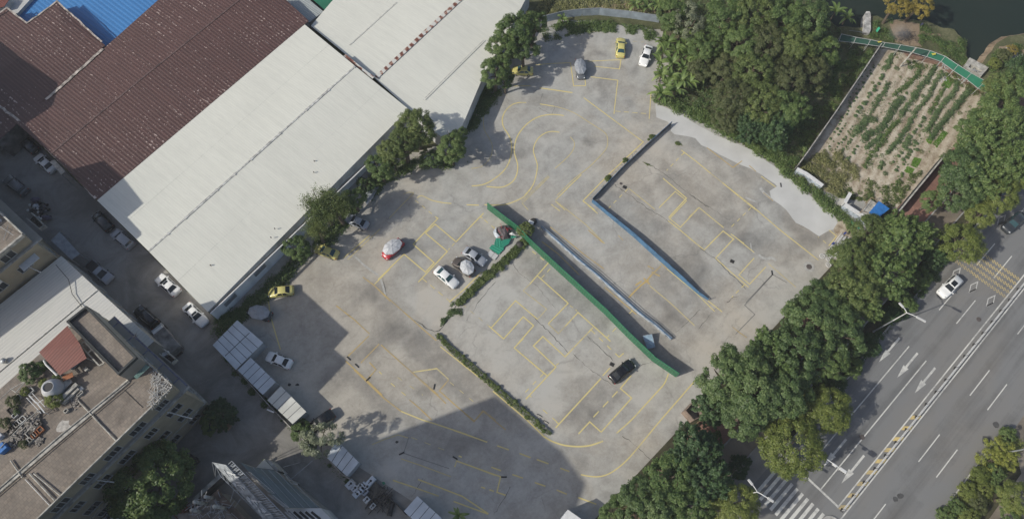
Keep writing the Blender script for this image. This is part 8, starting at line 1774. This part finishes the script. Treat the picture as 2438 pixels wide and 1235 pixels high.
def bed(px, label, n=900):
    o = cover_mesh('lettuce_bed', [px], n, .16, .25, LF['lettuce'], int(px[0][0]), thr=-1, up=1.2, mound=.3, mr=.4); V = np.array([v.co[:2] for v in o.data.vertices]).mean(0); o.data.transform(Matrix.Translation((-V[0], -V[1], 0))); o.location = (V[0], V[1], 0); tag(o, label, 'lettuce bed', 'bright green lettuce beds')
bed(H_((1280,540),(1330,570),(1290,632),(1235,610)), 'bright lettuce bed near the awning', 1500); bed(H_((1155,955),(1190,970),(1160,1030),(1128,1010)), 'small lettuce bed at the foot of the right rows', 800); bed(H_((1250,930),(1285,950),(1205,1050),(1170,1025)), 'slanting lettuce bed lowest on the right', 1400); bed(H_((1040,1120),(1095,1135),(1060,1200),(1015,1180)), 'square lettuce bed in the lower middle', 1100); bed(H_((990,1185),(1045,1205),(1020,1245),(970,1220)), 'lettuce bed below the square one', 800)
# seedlings
g = np.random.default_rng(5); n = 46; d = g.normal(size=(n,3)); d /= np.linalg.norm(d, axis=1, keepdims=True); d[:,2] = abs(d[:,2]); C = d*np.array([.3,.3,.3])*g.uniform(.5,1,n)[:,None]; V, F = leaf_quads(C+np.array([0,0,.05]), d*.6+np.array([0,0,.8]), .2, .55, 1); sme = fast_mesh('seedling', V, F, LF['crop'])
def seeds(a, b, k, group, label, js=.25, sc0_=1.0):
    A, B = P(*a), P(*b)
    for i in range(k):
        if rng.random() < .08: continue
        t_ = (i+.5)/k; o = bpy.data.objects.new('seedling', sme); COL.objects.link(o); o.location = (A[0]+(B[0]-A[0])*t_+rng.gauss(0,js*.5), A[1]+(B[1]-A[1])*t_+rng.gauss(0,js*.5), 0); s = sc0_*rng.uniform(.7,1.35); o.scale = (s,s,s); o.rotation_euler = (0,0,rng.uniform(0,6)); tag(o, label, 'seedling', group)
for (a, b, k, lb, s_) in (((755,470),(430,1010),22,'small leafy seedling in the leftmost planted line beside the garden wall',.85),((825,530),(590,870),13,'bushier seedling in the second planted line from the garden wall',1.35),((560,870),(430,1060),9,'tiny seedling in the sandy lower left corner rows, outer line',.8),((600,900),(470,1080),10,'tiny seedling in the sandy lower left corner rows, middle line',.8),((620,960),(520,1090),8,'tiny seedling in the sandy lower left corner rows, inner line',.8),
        ((1115,830),(880,1180),13,'seedling in the loose line right of the long narrow row',1.2),((1100,970),(900,1230),12,'seedling in the loose line at the lower right',1.1),((1060,1060),(940,1180),6,'seedling in the short line near the square lettuce bed',1.0),((700,510),(560,740),8,'thin seedling between the first two planted lines',.6),((640,1040),(560,1150),5,'scattered seedling at the bottom left of the garden',1.0)):
    seeds(H_(a)[0], H_(b)[0], k, 'seedlings in the sandy rows', lb, sc0_=s_)

stuff('weeds', 'sparse weeds and crop leaves scattered between the vegetable rows', 'weeds', [[(2110,140),(2200,160),(2260,200),(2230,300),(2180,380),(2120,420),(2060,400),(2000,350),(2050,260)]], 6500, .18, .22, LF['crop'], 28, thr=.5, fs=.8)
stuff('weeds', 'dry olive weeds speckling the whole garden soil', 'weeds', [[(2095,125),(2235,150),(2340,225),(2240,380),(2150,470),(2010,460),(1950,380),(1990,280)]], 5000, .14, .15, LF['olive'], 29, thr=.45, fs=1.1)
# thin air between the drone and the ground
hz = MB(); hz.box((0,0,55), (900,900,118)); hm = bpy.data.materials.new('thin_haze'); hm.use_nodes = True; hn = hm.node_tree; hn.nodes.remove(hn.nodes['Principled BSDF'])
pv = hn.nodes.new('ShaderNodeVolumePrincipled'); pv.inputs['Color'].default_value = (.92,.95,1,1); pv.inputs['Density'].default_value = .00023; hn.links.new(pv.outputs[0], hn.nodes['Material Output'].inputs['Volume'])
tag(hz.build('haze', hm), None, None, None, 'stuff')
